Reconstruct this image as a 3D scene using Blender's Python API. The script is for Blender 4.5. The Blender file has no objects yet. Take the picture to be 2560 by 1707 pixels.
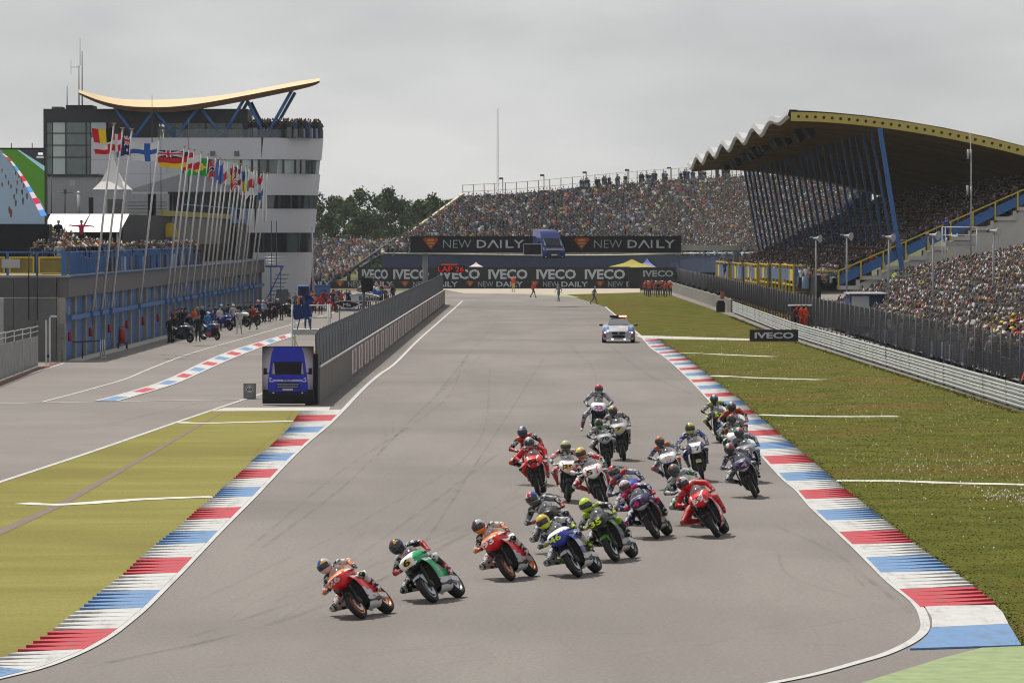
import bpy, bmesh, math, random
import numpy as np
from mathutils import Vector, Matrix, Euler
from mathutils.bvhtree import BVHTree
R = math.radians
random.seed(7)
sc = bpy.context.scene
C = sc.collection
# ------------------------------------------------------------------ camera
FPX, CU, CV, HC, VH = 11378.0, 1280.0, 853.5, 6.8, 585.0
PIT = math.atan((CV - VH) / FPX)
cam = bpy.data.objects.new('camera', bpy.data.cameras.new('camera')); C.objects.link(cam)
cam.location = (0, 0, HC); cam.rotation_euler = (R(90) - PIT, 0, 0)
cam.data.sensor_width = 36; cam.data.lens = 36 * FPX / 2560
cam.data.clip_start = 1; cam.data.clip_end = 9000
sc.camera = cam
# ------------------------------------------------------------------ sky and sun
SUN_DX, SUN_DY, SUN_EL = 0.36, -0.50, 58.0      # a 1 m post throws its shadow this way
wd = bpy.data.worlds.new('World'); sc.world = wd; wd.use_nodes = True
nt = wd.node_tree; nt.nodes.clear()
def wn(t, **k):
    n = nt.nodes.new(t)
    for a, b in k.items(): setattr(n, a, b)
    return n
out = wn('ShaderNodeOutputWorld'); bg = wn('ShaderNodeBackground'); nt.links.new(bg.outputs[0], out.inputs[0])
sky = wn('ShaderNodeTexSky', sky_type='NISHITA', sun_disc=False)
sky.sun_elevation = R(SUN_EL); sky.sun_rotation = math.atan2(-SUN_DX, -SUN_DY)
tc = wn('ShaderNodeTexCoord'); mp = wn('ShaderNodeMapping'); mp.inputs['Scale'].default_value = (6, 6, 17)
nt.links.new(tc.outputs['Generated'], mp.inputs[0])
n1 = wn('ShaderNodeTexNoise'); n1.inputs['Scale'].default_value = 1.6; n1.inputs['Detail'].default_value = 5; n1.inputs['Roughness'].default_value = .5
nt.links.new(mp.outputs[0], n1.inputs['Vector'])
rp = wn('ShaderNodeValToRGB')
rp.color_ramp.elements[0].position = .33; rp.color_ramp.elements[0].color = (5.0, 5.12, 5.3, 1)
rp.color_ramp.elements[1].position = .68; rp.color_ramp.elements[1].color = (7.4, 7.45, 7.5, 1)
nt.links.new(n1.outputs[0], rp.inputs[0])
mx = wn('ShaderNodeMixRGB'); mx.inputs[0].default_value = .90
nt.links.new(sky.outputs[0], mx.inputs[1]); nt.links.new(rp.outputs[0], mx.inputs[2])
nt.links.new(mx.outputs[0], bg.inputs[0]); bg.inputs[1].default_value = .0985
sun = bpy.data.objects.new('sun', bpy.data.lights.new('sun', 'SUN')); C.objects.link(sun)
sun.data.energy = 4.9; sun.data.angle = R(.6); sun.data.color = (1, .955, .88)
sun.rotation_euler = Vector((SUN_DX, SUN_DY, -math.hypot(SUN_DX, SUN_DY) * math.tan(R(SUN_EL)))).to_track_quat('-Z', 'Y').to_euler()
sc.view_settings.view_transform = 'Standard'; sc.view_settings.look = 'None'
sc.view_settings.exposure = 0; sc.view_settings.gamma = 1; sc.view_settings.use_curve_mapping = False
sc.cycles.use_denoising = True
sc.cycles.max_bounces = 5; sc.cycles.diffuse_bounces = 2; sc.cycles.glossy_bounces = 2; sc.cycles.transparent_max_bounces = 12
sc.cycles.volume_bounces = 0; sc.cycles.filter_width = 1.1
# ------------------------------------------------------------------ pixel geometry (2560 x 1707 frame of the photograph)
CP, SP = math.cos(PIT), math.sin(PIT)
def ray(u, v):
    dx, dy = (u - CU) / FPX, (CV - v) / FPX
    return (dx, CP + dy * SP, -SP + dy * CP)
def G(u, v, z=0.0):                       # ground point seen at (u, v)
    d = ray(u, v); t = (HC - z) / -d[2]
    return Vector((d[0] * t, d[1] * t, z))
def W(u, v, Y):                           # point at distance Y
    d = ray(u, v); t = Y / d[1]
    return Vector((d[0] * t, Y, HC + d[2] * t))
def WX(u, Y): return (u - CU) / FPX * Y
def ZV(v, Y): return HC + (VH - v) * Y / FPX
# ------------------------------------------------------------------ materials
MATS = {}
def mat(name, col, rough=.6, metal=0.0, var=.12, scale=3.0, bump=0.0, alpha=1.0, emit=0.0, coat=0.0, spec=.22):
    if name in MATS: return MATS[name]
    m = bpy.data.materials.new(name); m.use_nodes = True; MATS[name] = m
    n, l = m.node_tree.nodes, m.node_tree.links
    p = n['Principled BSDF']
    p.inputs['Base Color'].default_value = (*col, 1); p.inputs['Roughness'].default_value = rough
    p.inputs['Metallic'].default_value = metal; p.inputs['Alpha'].default_value = alpha
    p.inputs['Coat Weight'].default_value = coat; p.inputs['Coat Roughness'].default_value = .06
    p.inputs['Specular IOR Level'].default_value = spec
    if emit:
        p.inputs['Emission Color'].default_value = (*col, 1); p.inputs['Emission Strength'].default_value = emit
    if var or bump:
        t = n.new('ShaderNodeTexCoord'); z = n.new('ShaderNodeTexNoise')
        z.inputs['Scale'].default_value = scale; z.inputs['Detail'].default_value = 5; z.inputs['Roughness'].default_value = .62
        l.new(t.outputs['Object'], z.inputs['Vector'])
        if var:
            mr = n.new('ShaderNodeMapRange'); mr.inputs[1].default_value = .25; mr.inputs[2].default_value = .75
            mr.inputs[3].default_value = 1 - var; mr.inputs[4].default_value = 1 + var
            l.new(z.outputs[0], mr.inputs[0])
            h = n.new('ShaderNodeHueSaturation'); h.inputs['Color'].default_value = (*col, 1)
            l.new(mr.outputs[0], h.inputs['Value']); l.new(h.outputs[0], p.inputs['Base Color'])
        if bump:
            b = n.new('ShaderNodeBump'); b.inputs['Strength'].default_value = bump; b.inputs['Distance'].default_value = .05
            l.new(z.outputs[0], b.inputs['Height']); l.new(b.outputs[0], p.inputs['Normal'])
    return m
def cmat(c, rough=.45, **k):              # a paint of a given colour
    c = tuple(round(x, 3) for x in c)
    return mat('paint_%d_%d_%d_%d' % (c[0] * 999, c[1] * 999, c[2] * 999, rough * 99), c, rough, **{**dict(var=.06), **k})
def road_paint(name, col):
    m = mat(name, col, .6, var=.10, scale=2.2); n, l = m.node_tree.nodes, m.node_tree.links; p = n['Principled BSDF']; src = p.inputs['Base Color'].links[0].from_socket
    t = n.new('ShaderNodeTexCoord'); mp_ = n.new('ShaderNodeMapping'); mp_.inputs['Scale'].default_value = (3.2, .5, 1); z = n.new('ShaderNodeTexNoise'); z.inputs['Scale'].default_value = 1.0; z.inputs['Detail'].default_value = 9; z.inputs['Roughness'].default_value = .72
    l.new(t.outputs['Object'], mp_.inputs[0]); l.new(mp_.outputs[0], z.inputs['Vector']); r = n.new('ShaderNodeMapRange'); r.inputs[1].default_value = .50; r.inputs[2].default_value = .78; r.inputs[3].default_value = 0; r.inputs[4].default_value = .62
    l.new(z.outputs[0], r.inputs[0]); x = n.new('ShaderNodeMixRGB'); l.new(r.outputs[0], x.inputs[0]); l.new(src, x.inputs[1]); x.inputs[2].default_value = (.10, .093, .085, 1); l.new(x.outputs[0], p.inputs['Base Color']); return m
def attr_mat(name, rough=.8, attr='col'):
    if name in MATS: return MATS[name]
    m = bpy.data.materials.new(name); m.use_nodes = True; MATS[name] = m
    p = m.node_tree.nodes['Principled BSDF']; p.inputs['Roughness'].default_value = rough
    a = m.node_tree.nodes.new('ShaderNodeAttribute'); a.attribute_name = attr
    m.node_tree.links.new(a.outputs['Color'], p.inputs['Base Color'])
    return m
def sheet_mat(name, c1, c2, s1, c3=None, s3=60.0, rough=.85, bump=.25, stretch=(1, 1, 1), fine=.25, dist=.02, r0=.38, r1=.62, spec=.12):
    m = bpy.data.materials.new(name); m.use_nodes = True; MATS[name] = m
    n, l = m.node_tree.nodes, m.node_tree.links
    p = n['Principled BSDF']; p.inputs['Roughness'].default_value = rough; p.inputs['Specular IOR Level'].default_value = spec
    t = n.new('ShaderNodeTexCoord'); mpp = n.new('ShaderNodeMapping'); mpp.inputs['Scale'].default_value = stretch
    l.new(t.outputs['Object'], mpp.inputs[0])
    a = n.new('ShaderNodeTexNoise'); a.inputs['Scale'].default_value = s1; a.inputs['Detail'].default_value = 8; a.inputs['Roughness'].default_value = .6
    l.new(mpp.outputs[0], a.inputs['Vector'])
    r = n.new('ShaderNodeValToRGB'); r.color_ramp.elements[0].position = r0; r.color_ramp.elements[1].position = r1
    r.color_ramp.elements[0].color = (*c1, 1); r.color_ramp.elements[1].color = (*c2, 1)
    l.new(a.outputs[0], r.inputs[0]); cur = r.outputs[0]
    if c3:
        a2 = n.new('ShaderNodeTexNoise'); a2.inputs['Scale'].default_value = s1 * .27; a2.inputs['Detail'].default_value = 4
        l.new(t.outputs['Object'], a2.inputs['Vector'])
        r2 = n.new('ShaderNodeValToRGB'); r2.color_ramp.elements[0].position = .48; r2.color_ramp.elements[1].position = .66
        l.new(a2.outputs[0], r2.inputs[0])
        x = n.new('ShaderNodeMixRGB'); l.new(r2.outputs[0], x.inputs[0]); l.new(cur, x.inputs[1]); x.inputs[2].default_value = (*c3, 1)
        cur = x.outputs[0]
    f = n.new('ShaderNodeTexNoise'); f.inputs['Scale'].default_value = s3; f.inputs['Detail'].default_value = 6; f.inputs['Roughness'].default_value = .75
    l.new(t.outputs['Object'], f.inputs['Vector'])
    mr = n.new('ShaderNodeMapRange'); mr.inputs[1].default_value = .3; mr.inputs[2].default_value = .7; mr.inputs[3].default_value = 1 - fine; mr.inputs[4].default_value = 1 + fine
    l.new(f.outputs[0], mr.inputs[0])
    h = n.new('ShaderNodeHueSaturation'); l.new(cur, h.inputs['Color']); l.new(mr.outputs[0], h.inputs['Value'])
    l.new(h.outputs[0], p.inputs['Base Color'])
    b = n.new('ShaderNodeBump'); b.inputs['Strength'].default_value = bump; b.inputs['Distance'].default_value = dist
    l.new(f.outputs[0], b.inputs['Height']); l.new(b.outputs[0], p.inputs['Normal'])
    return m
# ------------------------------------------------------------------ mesh builder
class MB:
    def __init__(s): s.v, s.f, s.m, s.sm = [], [], [], []
    def add(s, vs, fs, mi=0, smooth=False):
        b = len(s.v); s.v += [tuple(x) for x in vs]
        for q in fs: s.f.append(tuple(b + i for i in q)); s.m.append(mi); s.sm.append(smooth)
        return s
    def box(s, x0, x1, y0, y1, z0, z1, mi=0):
        return s.add([(x, y, z) for z in (z0, z1) for y in (y0, y1) for x in (x0, x1)],
                     [(0, 2, 3, 1), (4, 5, 7, 6), (0, 1, 5, 4), (2, 6, 7, 3), (0, 4, 6, 2), (1, 3, 7, 5)], mi)
    def bar(s, a, b, w, h=None, mi=0, up=(0, 0, 1)):     # rectangular bar
        h = h or w; a, b = Vector(a), Vector(b); d = (b - a).normalized()
        x = d.cross(Vector(up))
        x = Vector((1, 0, 0)) if x.length < 1e-4 else x.normalized()
        y = x.cross(d); x *= w / 2; y *= h / 2
        return s.add([a - x - y, a + x - y, a + x + y, a - x + y, b - x - y, b + x - y, b + x + y, b - x + y],
                     [(3, 2, 1, 0), (4, 5, 6, 7), (0, 1, 5, 4), (1, 2, 6, 5), (2, 3, 7, 6), (3, 0, 4, 7)], mi)
    def tube(s, pts, rad, n=8, mi=0, cap=True, smooth=True):
        pts = [Vector(p) for p in pts]; rad = rad if isinstance(rad, (list, tuple)) else [rad] * len(pts)
        vs, fs = [], []
        prev = None
        for i, p in enumerate(pts):
            d = (pts[min(i + 1, len(pts) - 1)] - pts[max(i - 1, 0)]).normalized()
            if prev is None:
                x = d.cross(Vector((0, 0, 1)))
                x = d.cross(Vector((0, 1, 0))) if x.length < .05 else x
            else: x = prev - d * prev.dot(d)
            x.normalize(); prev = x; y = d.cross(x)
            for k in range(n):
                a = 2 * math.pi * k / n
                vs.append(p + (x * math.cos(a) + y * math.sin(a)) * rad[i])
        for i in range(len(pts) - 1):
            for k in range(n):
                fs.append((i * n + k, i * n + (k + 1) % n, (i + 1) * n + (k + 1) % n, (i + 1) * n + k))
        s.add(vs, fs, mi, smooth)
        if cap:
            b = len(s.v) - len(vs)
            s.f += [tuple(b + k for k in range(n))[::-1], tuple(b + (len(pts) - 1) * n + k for k in range(n))]; s.m += [mi, mi]; s.sm += [False, False]
        return s
    def grid(s, rows, mi=0, smooth=True, close=False, mf=None):
        n = len(rows[0]); vs = [p for r in rows for p in r]; fs = []
        b = len(s.v); s.v += [tuple(p) for p in vs]
        for i in range(len(rows) - 1):
            for k in range(n if close else n - 1):
                q = (i * n + k, i * n + (k + 1) % n, (i + 1) * n + (k + 1) % n, (i + 1) * n + k)
                s.f.append(tuple(b + j for j in q)); s.sm.append(smooth)
                s.m.append(mf(i, k, sum((Vector(vs[j]) for j in q), Vector()) / 4) if mf else mi)
        return s
    def prism(s, poly, y0, y1, mi=0, axis='y', side=None):     # polygon (a, b) in the plane across axis
        n = len(poly)
        def P(a, b, c): return (a, c, b) if axis == 'y' else ((c, a, b) if axis == 'x' else (a, b, c))
        vs = [P(a, b, y0) for a, b in poly] + [P(a, b, y1) for a, b in poly]
        b0 = len(s.v)
        s.add(vs, [tuple(range(n)), tuple(range(n, 2 * n))[::-1]], mi)
        s.add([], [], mi)
        for i in range(n):
            j = (i + 1) % n
            s.f.append((b0 + i, b0 + n + i, b0 + n + j, b0 + j)); s.m.append(mi if side is None else side); s.sm.append(False)
        return s
    def ball(s, c, r, mi=0, nu=10, nv=6, smooth=True):
        r = r if isinstance(r, (tuple, list)) else (r, r, r)
        rows = [[(c[0] + r[0] * math.sin(math.pi * i / nv) * math.cos(2 * math.pi * k / nu), c[1] + r[1] * math.sin(math.pi * i / nv) * math.sin(2 * math.pi * k / nu), c[2] + r[2] * math.cos(math.pi * i / nv)) for k in range(nu)] for i in range(nv + 1)]
        return s.grid(rows, mi, smooth, close=True)
    def mesh(s, name):
        me = bpy.data.meshes.new(name); me.from_pydata(s.v, [], s.f)
        me.polygons.foreach_set('material_index', s.m); me.polygons.foreach_set('use_smooth', s.sm)
        me.update(); return me
    def build(s, name, mats, parent=None, recalc=True):
        me = s.mesh(name)
        if recalc:
            bm = bmesh.new(); bm.from_mesh(me); bmesh.ops.recalc_face_normals(bm, faces=bm.faces); bm.to_mesh(me); bm.free()
        return obj(name, me, mats, parent)
def obj(name, me, mats=(), parent=None):
    o = bpy.data.objects.new(name, me); C.objects.link(o)
    for m in (mats if isinstance(mats, (list, tuple)) else [mats]): me.materials.append(m)
    if parent: o.parent = parent
    return o
def tag(o, label=None, cat=None, group=None, kind=None):
    if label: o['label'] = label
    if cat: o['category'] = cat
    if group: o['group'] = group
    if kind: o['kind'] = kind
    return o
def empty(name, loc=(0, 0, 0), rot=(0, 0, 0), label=None, cat=None, group=None, kind=None, parent=None):
    o = bpy.data.objects.new(name, None); C.objects.link(o); o.location = loc; o.rotation_euler = rot
    o.empty_display_size = .2
    if parent: o.parent = parent
    return tag(o, label, cat, group, kind)
def copy_tree(o, parent=None):
    c = o.copy(); C.objects.link(c); c.parent = parent
    for ch in o.children: copy_tree(ch, c)
    return c
TXT = {}
TMP = bpy.data.scenes.new('scratch')
def eval_mesh(o):                          # mesh of an object with its modifiers, evaluated in a scratch scene
    TMP.collection.objects.link(o)
    with bpy.context.temp_override(scene=TMP, view_layer=TMP.view_layers[0]):
        return bpy.data.meshes.new_from_object(o.evaluated_get(bpy.context.evaluated_depsgraph_get()))
def text_geo(s, bold=0.0, res=2, shear=0.0):
    k = (s, bold, res, shear)
    if k not in TXT:
        cu = bpy.data.curves.new('t', 'FONT'); cu.body = s; cu.size = 1; cu.align_x = 'LEFT'; cu.resolution_u = res; cu.offset = bold; cu.shear = shear
        o = bpy.data.objects.new('t', cu); me = eval_mesh(o)
        v = [tuple(x.co) for x in me.vertices]; f = [tuple(p.vertices) for p in me.polygons]
        bpy.data.objects.remove(o); bpy.data.curves.remove(cu); bpy.data.meshes.remove(me)
        xs = [p[0] for p in v]; ys = [p[1] for p in v]
        x0, x1, y0, y1 = min(xs), max(xs), min(ys), max(ys)
        TXT[k] = ([((p[0] - x0) / (x1 - x0), (p[1] - y0) / (y1 - y0)) for p in v], f, (x1 - x0) / (y1 - y0))
    return TXT[k]
def text_on(name, s, o, ex, ey, m, parent=None, bold=0.0, w=None, h=None, off=.006, shear=0.0, res=2):
    """text filling the rectangle at o spanned by unit vectors ex, ey; w and/or h in metres"""
    v, f, asp = text_geo(s, bold, res, shear)
    if w is None: w = h * asp
    if h is None: h = w / asp
    o, ex, ey = Vector(o), Vector(ex).normalized(), Vector(ey).normalized(); nn = ex.cross(ey).normalized()
    mb = MB(); mb.add([o + ex * (a * w) + ey * (b * h) + nn * off for a, b in v], f)
    return mb.build(name, m, parent, recalc=False)
def smooth_poly(pts, n=6):               # Catmull-Rom through 2D/3D points
    P = [Vector(p) for p in pts]; P = [P[0] * 2 - P[1]] + P + [P[-1] * 2 - P[-2]]; o = []
    for i in range(1, len(P) - 2):
        for k in range(n):
            t = k / n; a, b, c, d = P[i - 1], P[i], P[i + 1], P[i + 2]
            o.append(.5 * ((2 * b) + (c - a) * t + (2 * a - 5 * b + 4 * c - d) * t * t + (3 * b - a - 3 * c + d) * t ** 3))
    o.append(P[-2]); return o
def ribbon(name, px, wid, z, m, parent=None, n=5, side=0.0, pts=None):   # painted line on the ground through pixel points
    P = smooth_poly(pts or [G(u, v) for u, v in px], n); mb = MB(); L, Rr = [], []
    for i, p in enumerate(P):
        d = (P[min(i + 1, len(P) - 1)] - P[max(i - 1, 0)]); nrm = Vector((-d.y, d.x, 0)).normalized()
        w = wid if not callable(wid) else wid(i / (len(P) - 1))
        L.append((p.x + nrm.x * w * (.5 + side), p.y + nrm.y * w * (.5 + side), z)); Rr.append((p.x - nrm.x * w * (.5 - side), p.y - nrm.y * w * (.5 - side), z))
    mb.grid([L, Rr], smooth=False)
    return mb.build(name, m, parent)
def sheet(name, pts, z, m, kind='structure', parent=None):
    mb = MB(); mb.add([(p[0], p[1], z) for p in pts], [tuple(range(len(pts)))])
    o = mb.build(name, m, parent); bm = bmesh.new(); bm.from_mesh(o.data)
    bmesh.ops.triangulate(bm, faces=bm.faces)
    for f in bm.faces:
        if f.normal.z < 0: f.normal_flip()
    bm.to_mesh(o.data); bm.free()
    return tag(o, kind=kind) if not parent else o
X, Y_, Z = Vector((1, 0, 0)), Vector((0, 1, 0)), Vector((0, 0, 1))
# ================================================================== ground, track and paint
M_ASPH = sheet_mat('asphalt', (.163, .147, .135), (.200, .180, .165), .22, (.152, .137, .126), 13, stretch=(1, .12, 1), fine=.26, bump=.2)
M_PITASPH = sheet_mat('pit_asphalt', (.180, .161, .147), (.200, .180, .165), .2, (.171, .153, .139), 13, fine=.18, bump=.12)
M_GRASS = sheet_mat('mown_grass', (.066, .074, .017), (.108, .108, .025), .55, (.118, .084, .027), 10, fine=.62, bump=.8, dist=.04, spec=0)
M_TURF = sheet_mat('worn_turf', (.182, .168, .056), (.218, .200, .070), .35, (.172, .152, .054), 12, stretch=(.25, 1, 1), fine=.26, bump=.3, spec=0)
M_LAND = sheet_mat('land', (.06, .065, .02), (.10, .09, .03), .02, None, 2, bump=0)
M_WHITE = road_paint('white_road_paint', (.44, .435, .42))
M_RED = road_paint('red_kerb_paint', (.385, .030, .043))
M_BLUE = road_paint('blue_kerb_paint', (.108, .205, .37))
M_CONC = mat('pale_concrete', (.42, .40, .36), .85, var=.14, scale=1.5, bump=.1)
M_GRAVEL = sheet_mat('gravel_sand', (.33, .28, .22), (.40, .35, .29), .4, None, 20, fine=.2)
sheet('ground', [(-3000, -200), (3000, -200), (3000, 6000), (-3000, 6000)], -.012, M_LAND)
sheet('track', [(-60, 20), (60, 20), (60, 545), (-60, 545)], -.004, M_ASPH)
LW = [(-60, 1708), (0, 1694.6), (108, 1667), (203, 1629), (271, 1591), (316, 1557), (361, 1519), (406, 1473.6), (451, 1428.5), (496, 1381), (541, 1334), (586, 1288.7), (631.5, 1243.6), (676.6, 1196), (721.7, 1149), (767, 1106), (822, 1060), (854.7, 1028), (908, 972), (948, 937), (988.6, 908), (1042, 854), (1096, 806), (1136, 771), (1156, 752.5)]
LIN = [(-60, 1668), (0, 1652), (54, 1629), (126, 1586), (171, 1548), (203, 1525.5), (252.6, 1482.6), (311, 1437.5), (352, 1397), (392.4, 1363), (433, 1331.5), (469, 1300), (500.7, 1270.6), (536.8, 1243.6), (559, 1218.8), (591, 1194), (631.5, 1153), (676.6, 1117), (721.7, 1074), (753, 1025)]
RW = [(1513, 767), (1560, 806), (1602.5, 841), (1630.8, 871), (1661.5, 891), (1694.5, 919), (1725, 947.6), (1749, 972), (1770, 995), (1832, 1062), (1897.5, 1129), (1960, 1196), (1995.5, 1226), (2031, 1267), (2077, 1310), (2112.8, 1343.6), (2144.7, 1373.8), (2180, 1409), (2215.8, 1445), (2251, 1475), (2279.7, 1498), (2301, 1523), (2311.7, 1551.4), (2311.7, 1572.7), (2297.5, 1590.5), (2265.5, 1611.8), (2208.7, 1636.7), (2137.6, 1658), (2048.8, 1682.9), (1960, 1702), (1880, 1716)]
ROUT = [(1647, 848), (1661.5, 862.6), (1697, 882.7), (1722.8, 901.5), (1753.5, 926), (1791, 956), (1836, 991), (1855, 1005), (1888, 1037), (1921, 1063), (1952, 1090), (1985, 1117.5), (2022.6, 1148), (2038, 1160.7), (2077, 1196), (2112.8, 1226), (2141, 1247.7), (2173, 1274), (2205, 1299), (2244, 1329), (2281.5, 1359.6), (2326, 1393), (2375.6, 1427), (2436, 1471.5), (2482, 1507), (2507, 1533.7), (2521, 1560), (2542.6, 1597.6), (2553, 1615)]
RINN = [(1610, 848)] + [p for p in RW if p[1] > 870 and p[1] < 1500] + [(2306, 1523), (2330, 1551), (2330, 1572), (2275, 1617)]
# pit lane, a lighter asphalt
sheet('pit_lane', [(-60, 120), G(-40, 1216), G(239, 1126), G(433, 1058.6), G(610, 998.8), G(700, 990), (-7.9, 185), (-6.4, 412), (-6, 470), (-60, 470)], 0, M_PITASPH)
g = [G(1415, 736), G(1600, 731), (17.7, 520), (18.2, 370), (18, 290), (19.6, 172), (24, 100), (24, 60)]
g += [G(2600, 1720), G(2556, 1615)] + [G(u, v) for u, v in ROUT[::-1]] + [G(1602, 841), G(1513, 767)]
sheet('grass', [g[0]] + g[1:], .0, M_GRASS)
sheet('grass', [G(-80, 1232), G(0, 1205), G(239, 1126), G(433, 1058.6), G(532, 1027)] + [G(u, v) for u, v in LIN[::-1]] + [G(-120, 1690)], .004, M_TURF)
sheet('green_runoff', [G(2453.8, 1619), G(2350, 1646), G(2152, 1707), G(2060, 1735), G(2700, 1735), G(2700, 1605), G(2553, 1615)], .008, mat('green_painted_asphalt', (.215, .268, .125), .7, var=.22, scale=2.5, bump=.2))
sheet('gravel_bed', [G(1100, 722), G(1600, 721), G(1600, 731), G(1415, 736), G(1160, 733)], .0, M_GRAVEL)
sheet('green_runoff', [G(1300, 735.5), G(1415, 736), G(1450, 744), G(1400, 741)], .004, MATS['green_painted_asphalt'])
sheet('service_path', [G(1586, 838), G(1876, 847), G(1876, 851), G(1606, 846)], .006, M_CONC)
sheet('concrete_apron', [G(528, 1027.5), G(560, 1019.5), G(826, 1017.5), G(822, 1026)], .006, M_CONC)
sheet('drain_cover_strip', [G(-30, 1352), G(-30, 1336), G(150, 1255), G(556, 1029.5), G(561, 1029.5), G(164, 1262)], .010, mat('brown_drain', (.16, .12, .095), .9, var=.2, scale=8))
# painted lines
def line(px, w, z=.012, n=5, m=None): return tag(ribbon('painted_line', px, w, z, m or M_WHITE, n=n), kind='structure')
M_LIME = mat('faded_lime_line', (.50, .49, .43), .9, var=.35, scale=1.2)
def gline(px, w, z=.012): return line(px, (lambda t: w * (.85 + .12 * math.sin(t * 37) * math.sin(t * 11 + 1))), z, 14, M_LIME)
line(LW, .17, .014); line(RW, .17, .014, 6)
line([(-20, 1212), (0, 1205), (239, 1126), (433, 1058.6), (520, 1029), (610, 998.8), (652, 985), (700, 969)], .16)
line([(-20, 1009), (300, 1003.5), (607, 998.8)], .35)
line([(107, 1004.7), (208, 978), (312.5, 948), (372, 923), (476, 884), (595, 850), (700, 820), (780, 797), (900, 764)], .14)
line([(-10, 962), (70, 936), (160.7, 908)], .16)
gline([(54, 1258.5), (158, 1261.6), (350, 1249), (537, 1242)], .8, .016)
gline([(442, 1056), (515, 1058), (740, 1053)], .9, .016)
gline([(1697, 882.7), (1756, 884)], 1.0); gline([(1770, 885), (1935, 892)], 1.0)
gline([(1775, 939), (1830, 942)], 1.2); gline([(1846, 943), (1930, 946), (2055.6, 949.5)], 1.1)
gline([(1890, 1037), (2000, 1040), (2100, 1041.5), (2245, 1041)], 1.1)
gline([(2091, 1201.5), (2250, 1203), (2400, 1208), (2590, 1212)], .9)
line([(1600, 781), (1640, 781.5)], .2); line([(1095, 780), (1330, 779), (1440, 781)], .10)
# two-tone strip between pit lane and fast lane
HL = [(241, 1002.6), (297.6, 988), (387, 961.5), (446, 937.7), (506, 908), (565.5, 882.7), (625, 863), (700, 841), (770, 822)]
HR = [(291.7, 1002.6), (387, 975), (446, 955.6), (506, 928.8), (565.5, 902), (625, 878), (700, 851), (770, 829)]
def resample(px, n):
    P = smooth_poly([G(u, v) for u, v in px], 8); d = [0]
    for a, b in zip(P, P[1:]): d.append(d[-1] + (b - a).length)
    o = []; j = 0
    for i in range(n + 1):
        t = d[-1] * i / n
        while j < len(P) - 2 and d[j + 1] < t: j += 1
        o.append(P[j].lerp(P[j + 1], (t - d[j]) / max(1e-6, d[j + 1] - d[j])))
    return o
st = empty('pit_exit_strip', G(241, 1002), kind='structure')
ha, hb = resample(HL, 27), resample(HR, 27)
for i in range(27):
    mb = MB(); mb.add([(*ha[i].xy, .018), (*hb[i].xy, .018), (*hb[i + 1].xy, .018), (*ha[i + 1].xy, .018)], [(0, 1, 2, 3)])
    o = mb.build('painted_block', [M_BLUE, M_WHITE, M_RED, M_WHITE][i % 4]); o.parent = st; o.matrix_parent_inverse = Matrix.Translation(-st.location)
for q in (HL, HR):
    o = ribbon('edge_line', q, .16, .022, M_WHITE); o.parent = st; o.matrix_parent_inverse = Matrix.Translation(-st.location)
# ---- kerbs: each colour block is a wedge of saw teeth that rise towards the grass
def v_to_pt(px, v):                       # ground point of the edge polyline at image row v
    for (u0, v0), (u1, v1) in zip(px, px[1:]):
        if (v0 - v) * (v1 - v) <= 0 and v0 != v1: return G(u0 + (u1 - u0) * (v - v0) / (v1 - v0), v)
    return G(*px[0]) if abs(px[0][1] - v) < abs(px[-1][1] - v) else G(*px[-1])
def kerb(name, track_px, grass_px, bands, teeth, slope, grow=.055):
    """bands: list of (v_track_top, v_track_bottom, colour); slope: extra rows at the grass side"""
    root = empty(name, G(*track_px[len(track_px) // 2]), kind='structure')
    for (v0, v1, c) in bands:
        mb = MB(); n = teeth
        for k in range(n):
            ra, rb = k / n, (k + 1) / n
            va, vb = v0 + (v1 - v0) * ra, v0 + (v1 - v0) * rb
            t0, t1 = v_to_pt(track_px, va), v_to_pt(track_px, vb)
            g0, g1 = v_to_pt(grass_px, va + slope * (va - VH) / 500), v_to_pt(grass_px, vb + slope * (vb - VH) / 500)
            zt = .020; mid0, mid1 = t0.lerp(g0, .42), t1.lerp(g1, .42)
            far_z, near_z = zt + .004, zt + grow      # far edge low, near edge proud
            P = [(*t0.xy, zt), (*t1.xy, zt), (*mid1.xy, zt + .012), (*mid0.xy, zt + .006), (*g1.xy, near_z), (*g0.xy, far_z),
                 (*mid1.xy, zt), (*g1.xy, 0), (*g0.xy, 0), (*t1.xy, 0), (*t0.xy, 0)]
            mb.add(P, [(0, 1, 2, 3), (3, 2, 4, 5), (2, 6, 7, 4), (5, 4, 7, 8), (1, 9, 7, 6), (0, 10, 9, 1)])
        o = mb.build('kerb_block', c); o.parent = root; o.matrix_parent_inverse = Matrix.Translation(-root.location)
    return root
lb = []
seq = [(55, 83, 'w'), (83, 117, 'r'), (117, 147, 'w'), (147, 180, 'b'), (180, 217, 'w'), (217, 255, 'r'), (255, 295, 'w'), (295, 338, 'b'), (338, 383, 'w'), (383, 432, 'r'), (432, 483, 'w'), (483, 537, 'b'), (537, 595, 'w'), (595, 657, 'r'), (657, 725, 'w'), (725, 795, 'b'), (795, 873, 'w'), (873, 960, 'r'), (960, 1055, 'w'), (1055, 1155, 'b'), (1155, 1268, 'w'), (1268, 1385, 'r'), (1385, 1500, 'w'), (1500, 1560, 'b')]
CM = {'w': M_WHITE, 'r': M_RED, 'b': M_BLUE}
LKT = [(u - 3, v) for u, v in LW]
kerb('kerb', LKT, LIN, [(1000 + a / 2.217, 1000 + b / 2.217, CM[c]) for a, b, c in seq], 5, 4)
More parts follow.
